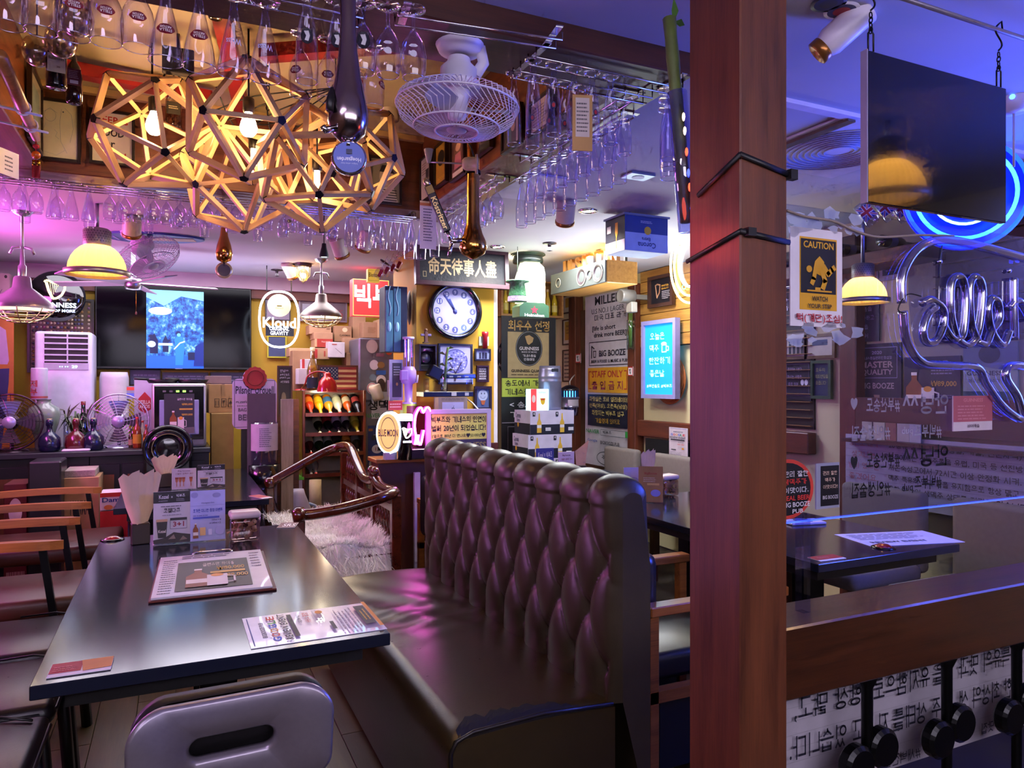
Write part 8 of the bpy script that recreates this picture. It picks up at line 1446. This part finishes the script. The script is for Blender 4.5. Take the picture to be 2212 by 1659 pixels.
for k in range(3): MB().tube([(0,.01*(k-1),.02),(.0,.02*(k-1),.38+.05*k)],.009,7).build('stem',t,m('#6a8a3c',.5)); MB().add([(0,.02*(k-1),.36+.04*k),(-.01,.02*(k-1)-.04,.42+.04*k),(0,.02*(k-1)-.09,.40+.05*k),(.01,.02*(k-1)-.04,.39+.04*k)],[(0,1,2,3)]).build('leaf',t,m('#5a8a34',.5))
# hose coil, dark pedestal, poster, blinds behind pillar
q=at(1440,850,X=3.74); t=T('orange_hose_coil','coiled orange hose hanging behind the blue light box','hose',(3.74,q.y,q.z),R(-90))
for k in range(4): MB().tube([((.17+.012*k)*math.cos(a),.0+.01*k,.12+(.17+.012*k)*math.sin(a))for a in[i*PI/16 for i in range(32)]],.008,6,closed=True).build('loop',t,m('#a8602c',.5))
sign('review_poster','white laminated event poster standing behind the grey chairs','poster',RX(1446,924,1486,1000,3.66),'X',[(it_[0],*it_[1:])for it_ in FLY],'#c0b4c0',.006)
tag(MB().box(3.70,3.718,4.30,5.20,.45,.93).build('black_screen',None,m('#0c0a0e',.5)),'black panel under the wooden rail behind the grey chairs','panel')
wn=struct('window_1',MB().box(3.785,3.7998,3.45,4.65,1.10,2.30),m('#2a2018',.6))
for k in range(22): MB().box(3.762,3.784,3.46,4.64,1.12+k*.053,1.125+k*.053,mx=None).build('slat',wn,m('#8a6434',.5))
# stand cards and napkins beyond the bench
for i,(u0,v0,u1,v1,it,bd,lab)in enumerate(((1158,968,1196,1004,[('t','Kozel × 빅부즈',.5,.2,.8,.2,'#d0ccd8'),('r',.6,.7,.7,.5,'#17141c')],'#3a3c88','blue headed stand card in front of the beer cartons'),(1206,976,1240,1010,STL,'#b4a4c8','lilac stand card with four glasses in front of the beer cartons'))): r2=RY(u0,v0,u1,v1,4.3); tt=T('menu_stand',lab,'menu stand',(r2[0],4.3,.74),0,'table stand cards'); w,h=r2[3],r2[2]+r2[4]/2-.74; MB().box(-w/2,w/2,-.003,.003,0,h).build('card',tt,m(bd,.4)); pb=MB(); printed(pb,it,w,h,0,.0005); mx=Matrix.Translation((0,-.0034,h/2)); pb.v=[tuple(mx@Vector(v))for v in pb.v]; pb.build('print',tt)
q=at(1253,1000,Y=4.32); t=T('napkin_holder','dark napkin holder with pink napkins beside the lilac card','napkin holder',(q.x,4.32,.74),0,'napkin holders'); MB().box(-.035,.035,-.03,.03,0,.10,bev=.003).build('box',t,m('#2a1712',.45))
for k in range(4): MB().add([(-.03+.004*k,-.01+.006*k,.04),(.03,-.01+.006*k,.04),(.05+.008*k,-.012+.006*k,.235+.012*k),(-.045+.006*k,-.008+.006*k,.20)],[(0,1,2,3)]).build('napkin',t,m('#b88e80',.8))
table(2.22,3.0,4.05,4.75,'dark square table behind the bench in front of the beer cartons')
# ================================================================== behind the acrylic pane on the right
WX=3.785
def wp(u0,v0,u1,v1,lab,it,bd,fr=None,name='wall_poster',X=WX,**k): return sign(name,lab,'poster' if fr is None else 'picture',RX(u0,v0,u1,v1,X),'X',it,bd,.01,fr,**k)
ribbed(0,0,0,.14,'ribbed glass pendant lamp above the right side outside the acrylic screen',1.2,(2.45,.5,2.10))
ribbed(1864,652,2.70,.125,'ribbed glass pendant lamp glowing yellow behind the acrylic pane',1.3)
wp(1850,742,1948,905,'dark navy award poster with outlined frame behind the pane',[('f',.06,.05,.92,.46,.012,'#8a84a0'),('t','2020',.48,.12,.22,.045,'#a8a0b4',1.1),('t','기네스품질관리인증업장',.48,.19,.66,.04,'#a8a0b4',1),('t','MASTER',.48,.28,.72,.085,'#b09a90',1.5),('t','QUALITY',.48,.385,.70,.085,'#b09a90',1.5),('t','BIG BOOZE',.5,.56,.72,.08,'#b0a094',1.5),('p',[(.42,.68),(.55,.68),(.56,.78),(.49,.84)],'#a08a70'),('t','GUINNESS',.5,.88,.36,.04,'#a8a0a8',1.3),('t','MADE OF MORE',.5,.93,.3,.02,'#a8a0a8')],'#14162a')
wp(1954,770,2076,905,'dark highball poster with bottle and mug behind the pane',[('t','글렌스만',.6,.1,.4,.07,'#c0bcc8',1.3),('lines',.5,.2,.95,.3,2,'#8a84a0'),('t','₩89,000',.72,.44,.44,.1,'#c89c3c',1.5),('lines',.6,.6,.9,.75,4,'#6a6480')]+BOT(.2,.56,.62)+MUG(.45,.66,.46)+[('r',.5,.95,1,.1,'#3a3850')],'#1e2034')
wp(2082,740,2200,905,'pale green stout poster at the right edge',[('t','GUINNESS',.4,.4,.66,.06,'#1c3044',1.4),('t','이곳은 기네스가',.4,.5,.6,.05,'#4a5a68',1),('r',.5,.82,1,.36,'#1c4a58'),('t','00',.5,.8,.22,.08,'#a89a5a',1.3),('e',.5,.15,.2,.12,'#1c2434')],'#8a9a98')
wp(1850,650,1900,738,'dark menu board with chalk lines under the ribbed lamp',[('t','기쁨을',.4,.2,.6,.12,'#8a849a'),('t','축하하고',.45,.42,.7,.12,'#8a849a'),('t','잔을',.35,.64,.4,.12,'#8a849a'),('t','비워',.35,.86,.4,.12,'#8a849a')],'#1c2438')
wp(1700,782,1752,862,'black framed saying with two white rabbits behind the pane',[('t','좋아하는 사람과',.35,.2,.6,.1,'#a08ab0'),('t','마시는 사람은',.35,.4,.6,.1,'#a08ab0'),('t','따로 있어',.3,.6,.4,.1,'#a08ab0'),('e',.68,.55,.07,.08,'#c8c4d0'),('e',.84,.55,.07,.08,'#c8c4d0'),('f',.02,.05,.95,.9,.01,'#8a84a0')],'#14122a',(.01,'#0c0a14',.01))
wp(1760,785,1793,855,'green framed navy sign with yellow words behind the pane',[('t','모두의',.4,.2,.6,.12,'#a8a868'),('t','해피엔딩을',.5,.4,.85,.12,'#a8a868'),('t','꿈꿉니다',.45,.6,.7,.12,'#a8a868')],'#14284a',(.02,'#2c4a30',.02))
wp(1700,720,1740,770,'framed row of spirit bottles high behind the pane',[('r',.2+.22*k,.55,.14,.7,'#2a2834')for k in range(4)],'#b0a89c',(.02,'#5a4430',.012))
wp(1745,728,1800,768,'pale certificate in a brown frame high behind the pane',[('r',.5,.3,.6,.3,'#3a4468')],'#b8b0a0',(.02,'#6a5030',.012))
wp(1900,540,1952,600,'white framed navy quote poster above the menu board',[('r',.5,.5,.7,.8,'#1c1c3c'),('lines',.3,.3,.7,.8,4,'#7a4a6a')],'#9a94a8',(.012,'#8a84a0',.012))
tag(MB().box(3.70,3.784,2.05,3.06,1.12,1.32).build('wall_shelf_low',None,wood('#5a3420','#341a0e','y',.4)),'dark wooden wall shelf below the posters behind the pane','shelf')
for i in range(5): q=at(1868+26*i,940,X=3.62); tag(MB().box(-.003,.003,-.035,.035,0,.10,mx=Matrix.Rotation(R(8*(i%2)-4),4,'Z')).build('menu_card',None,m(['#a8a098','#b8b09c','#8a5a50','#b0a8a0','#a8a4b0'][i],.5)),'small upright menu card on the ledge behind the pane, %s from the left'%ORD[i],'card','menu cards on the ledge').location=(3.64,q.y,1.081)
tag(MB().box(3.58,3.699,2.05,3.06,1.06,1.08).build('ledge',None,wood('#4a2818','#2c140a','y',.4)),'narrow brown ledge carrying small menu cards behind the pane','ledge')
# white brick-pattern banner on the wall with long lettering
tx=['20종류 생맥주 관리(청결, 기술, 전문자격)','빅부즈에서는 생맥주통을 유럽, 미국 등 선진방식','저온숙성고에서 72시간 이상 안정화 시켜.','맥주 특유의 맛과 향을 유지함으로 항상 맑고.','깨끗한 최상의 생맥주 상태를 지키고 있습니다.']
r_=RX(1828,952,2240,1110,3.66); it=[('r',.5,k/9,1,.006,'#8a8494')for k in range(1,9)]
for k,s in enumerate(tx): it.append(('t',s,.61,.13+.155*k,.74*(1 if k in(1,4)else .9),.09,'#1c1a26',.7))
for k,s in enumerate(('당신도 내가','생각나는','밤이 였으면','좋겠어요.')): it.append(('t',s,.125,.12+.17*k,.19 if k!=1 else .15,.10,'#a8606c',.3))
sign('brick_text_banner','long white brick-pattern banner with Korean sentences on the far right wall','banner',r_,'X',it,'#a29cae',.01)
# beam with bottles, hanging glasses
tag(MB().box(3.55,3.78,2.55,3.98,2.07,2.15,bev=.005).build('ceiling_beam',None,wood('#6a4030','#3c2018','y',.45)),'brown wooden beam high behind the pane carrying bottles','beam')
for i in range(4): t=bottle('lying_bottle','dark bottle lying on the high beam, %s from the near end'%ORD[i],3.56,2.75+.27*i,2.19,.26,BP,m('#1a1218',.2,cl=.4),(.127,.2,.4,'#6a6074'),None,'bottles on the high beam',(0,R(90),0)); t.location.x=3.52
rackwire('chrome glass rack under the high beam behind the pane',(3.62,3.95),(3.62,3.30),2.03,.05,.04)
for i in range(6): glass('tulip',3.62,3.35+.10*i,2.034,'small stem glass under the high beam, %s from the near end'%ORD[i],'glasses under the high beam',1.0)
UJ=[('r',.5,.5,1,1,'#2c3a90'),('l',[(0,0),(1,1)],.18,'#d8d4dc'),('l',[(0,1),(1,0)],.18,'#d8d4dc'),('l',[(0,0),(1,1)],.07,'#b02c34'),('l',[(0,1),(1,0)],.07,'#b02c34'),('r',.5,.5,.3,1,'#d8d4dc'),('r',.5,.5,1,.34,'#d8d4dc'),('r',.5,.5,.17,1,'#b02c34'),('r',.5,.5,1,.2,'#b02c34')]
for i,(u,v)in enumerate(((1872,462),(1912,452),(1945,455))):
    q=at(u,v,Y=2.55); t=T('flag_mug','glass mug with red white and blue flag hanging under the beam, %s from the left'%ORD[i],'mug',(q.x,2.55,q.z),facecam(q.x,2.55)); t.rotation_euler=(0,R(-35),facecam(q.x,2.55)); MB().lathe([(.001,.06),(.035,.06),(.038,-.05),(.036,-.06)],18).build('glass',t,glassm('#e8ecff',.15,.8)); pb=MB(); printed(pb,UJ,.06,.075,-.0385,.0005); pb.build('flag_print',t); MB().tube([(.036,0,.03),(.06,0,.02),(.06,0,-.02),(.036,0,-.03)],.006,8).build('handle',t,glassm('#e8ecff',.3,.9))
# blue round neon
q=at(2085,418,Y=1.95); t=T('blue_neon_sign','round blazing blue neon sign behind the black board','neon sign',(q.x,1.95,q.z),R(-42)); RR=.235
MB().lathe([(.001,-.01),(RR,-.01),(RR,-.03),(.001,-.03)],44,mx=rot).build('disc',t,m('#0414a0',.3,e=.9));
for f,hx in((.97,'*2.5#1038ff'),(.80,'*4#2a7aff')): MB().tube([(RR*f*math.cos(a),-.006,RR*f*math.sin(a))for a in[k*PI/24 for k in range(48)]],.008,8,closed=True).build('neon_tube',t,m(hx))
b=MB(); b.tube([(RR*.55*math.cos(a),-.006,RR*.55*math.sin(a))for a in[k*PI/16 for k in range(32)]],.006,6,closed=True); b.build('inner_tube',t,m('*3#6aa8ff')); MB().tube([(0,.02,RR),(0,.02,ZC-q.z)],.005,5).build('hanger',t,BLK)
# blinds in the window
wn=struct('window_2',MB().box(3.79,3.7998,1.55,2.62,1.62,2.25),m('#17131c',.4))
for k in range(9): MB().box(3.74,3.786,1.56,2.60,1.65+k*.066,1.656+k*.066,mx=None).build('slat',wn,wood('#5a3a34','#3a2220','y',.5))
# unlit script neon at the top right, white ceiling fan arm
t=T('ceiling_neon_script','unlit neon script tubes hanging at the upper right corner','neon sign',(0,0,0)); NT2=m('#9a8a90',.25,.3)
for pts in([(2060,-10),(2075,12),(2090,2),(2085,-12)],[(2092,-8),(2100,25),(2112,28),(2118,-5)],[(2125,-10),(2130,30),(2142,34),(2146,5),(2142,55)],[(2160,15),(2175,5),(2190,25),(2215,40)],[(2165,-5),(2185,10),(2210,-5)]): MB().tube(px(pts,1.45,5),.0065,8).build('tube',t,NT2)
MB().tube([at(2100,-12,Y=1.46),at(2100,-60,Y=1.46)],.003,5).build('hanger',t,BLK)
q=at(2190,70,Y=1.55); t=T('ceiling_sensor','white round ceiling fitting with a hanging rod at the right edge','ceiling fitting',(q.x,1.55,ZC)); MB().lathe([(.05,0),(.05,-.02),(.042,-.05),(.001,-.055)],22).build('body',t,m('#c0bcd0',.4)); MB().tube([(0,0,-.05),(0,0,-.24)],.004,6).build('rod',t,m('#a8a4b8',.4)); MB().sph((-.042,-.02,-.01),.01,8).build('led',t,m('*4#3a6aff'))
q=at(1975,620,X=3.0);
tag(MB().tube(px([(1700,455),(1740,468),(1800,478),(1850,500),(1900,512),(1990,508),(2060,510)],1.15),.003,6).build('pane_cord',None,m('#8a7a70',.6)),'thin cord draped along the top of the acrylic pane','cord')
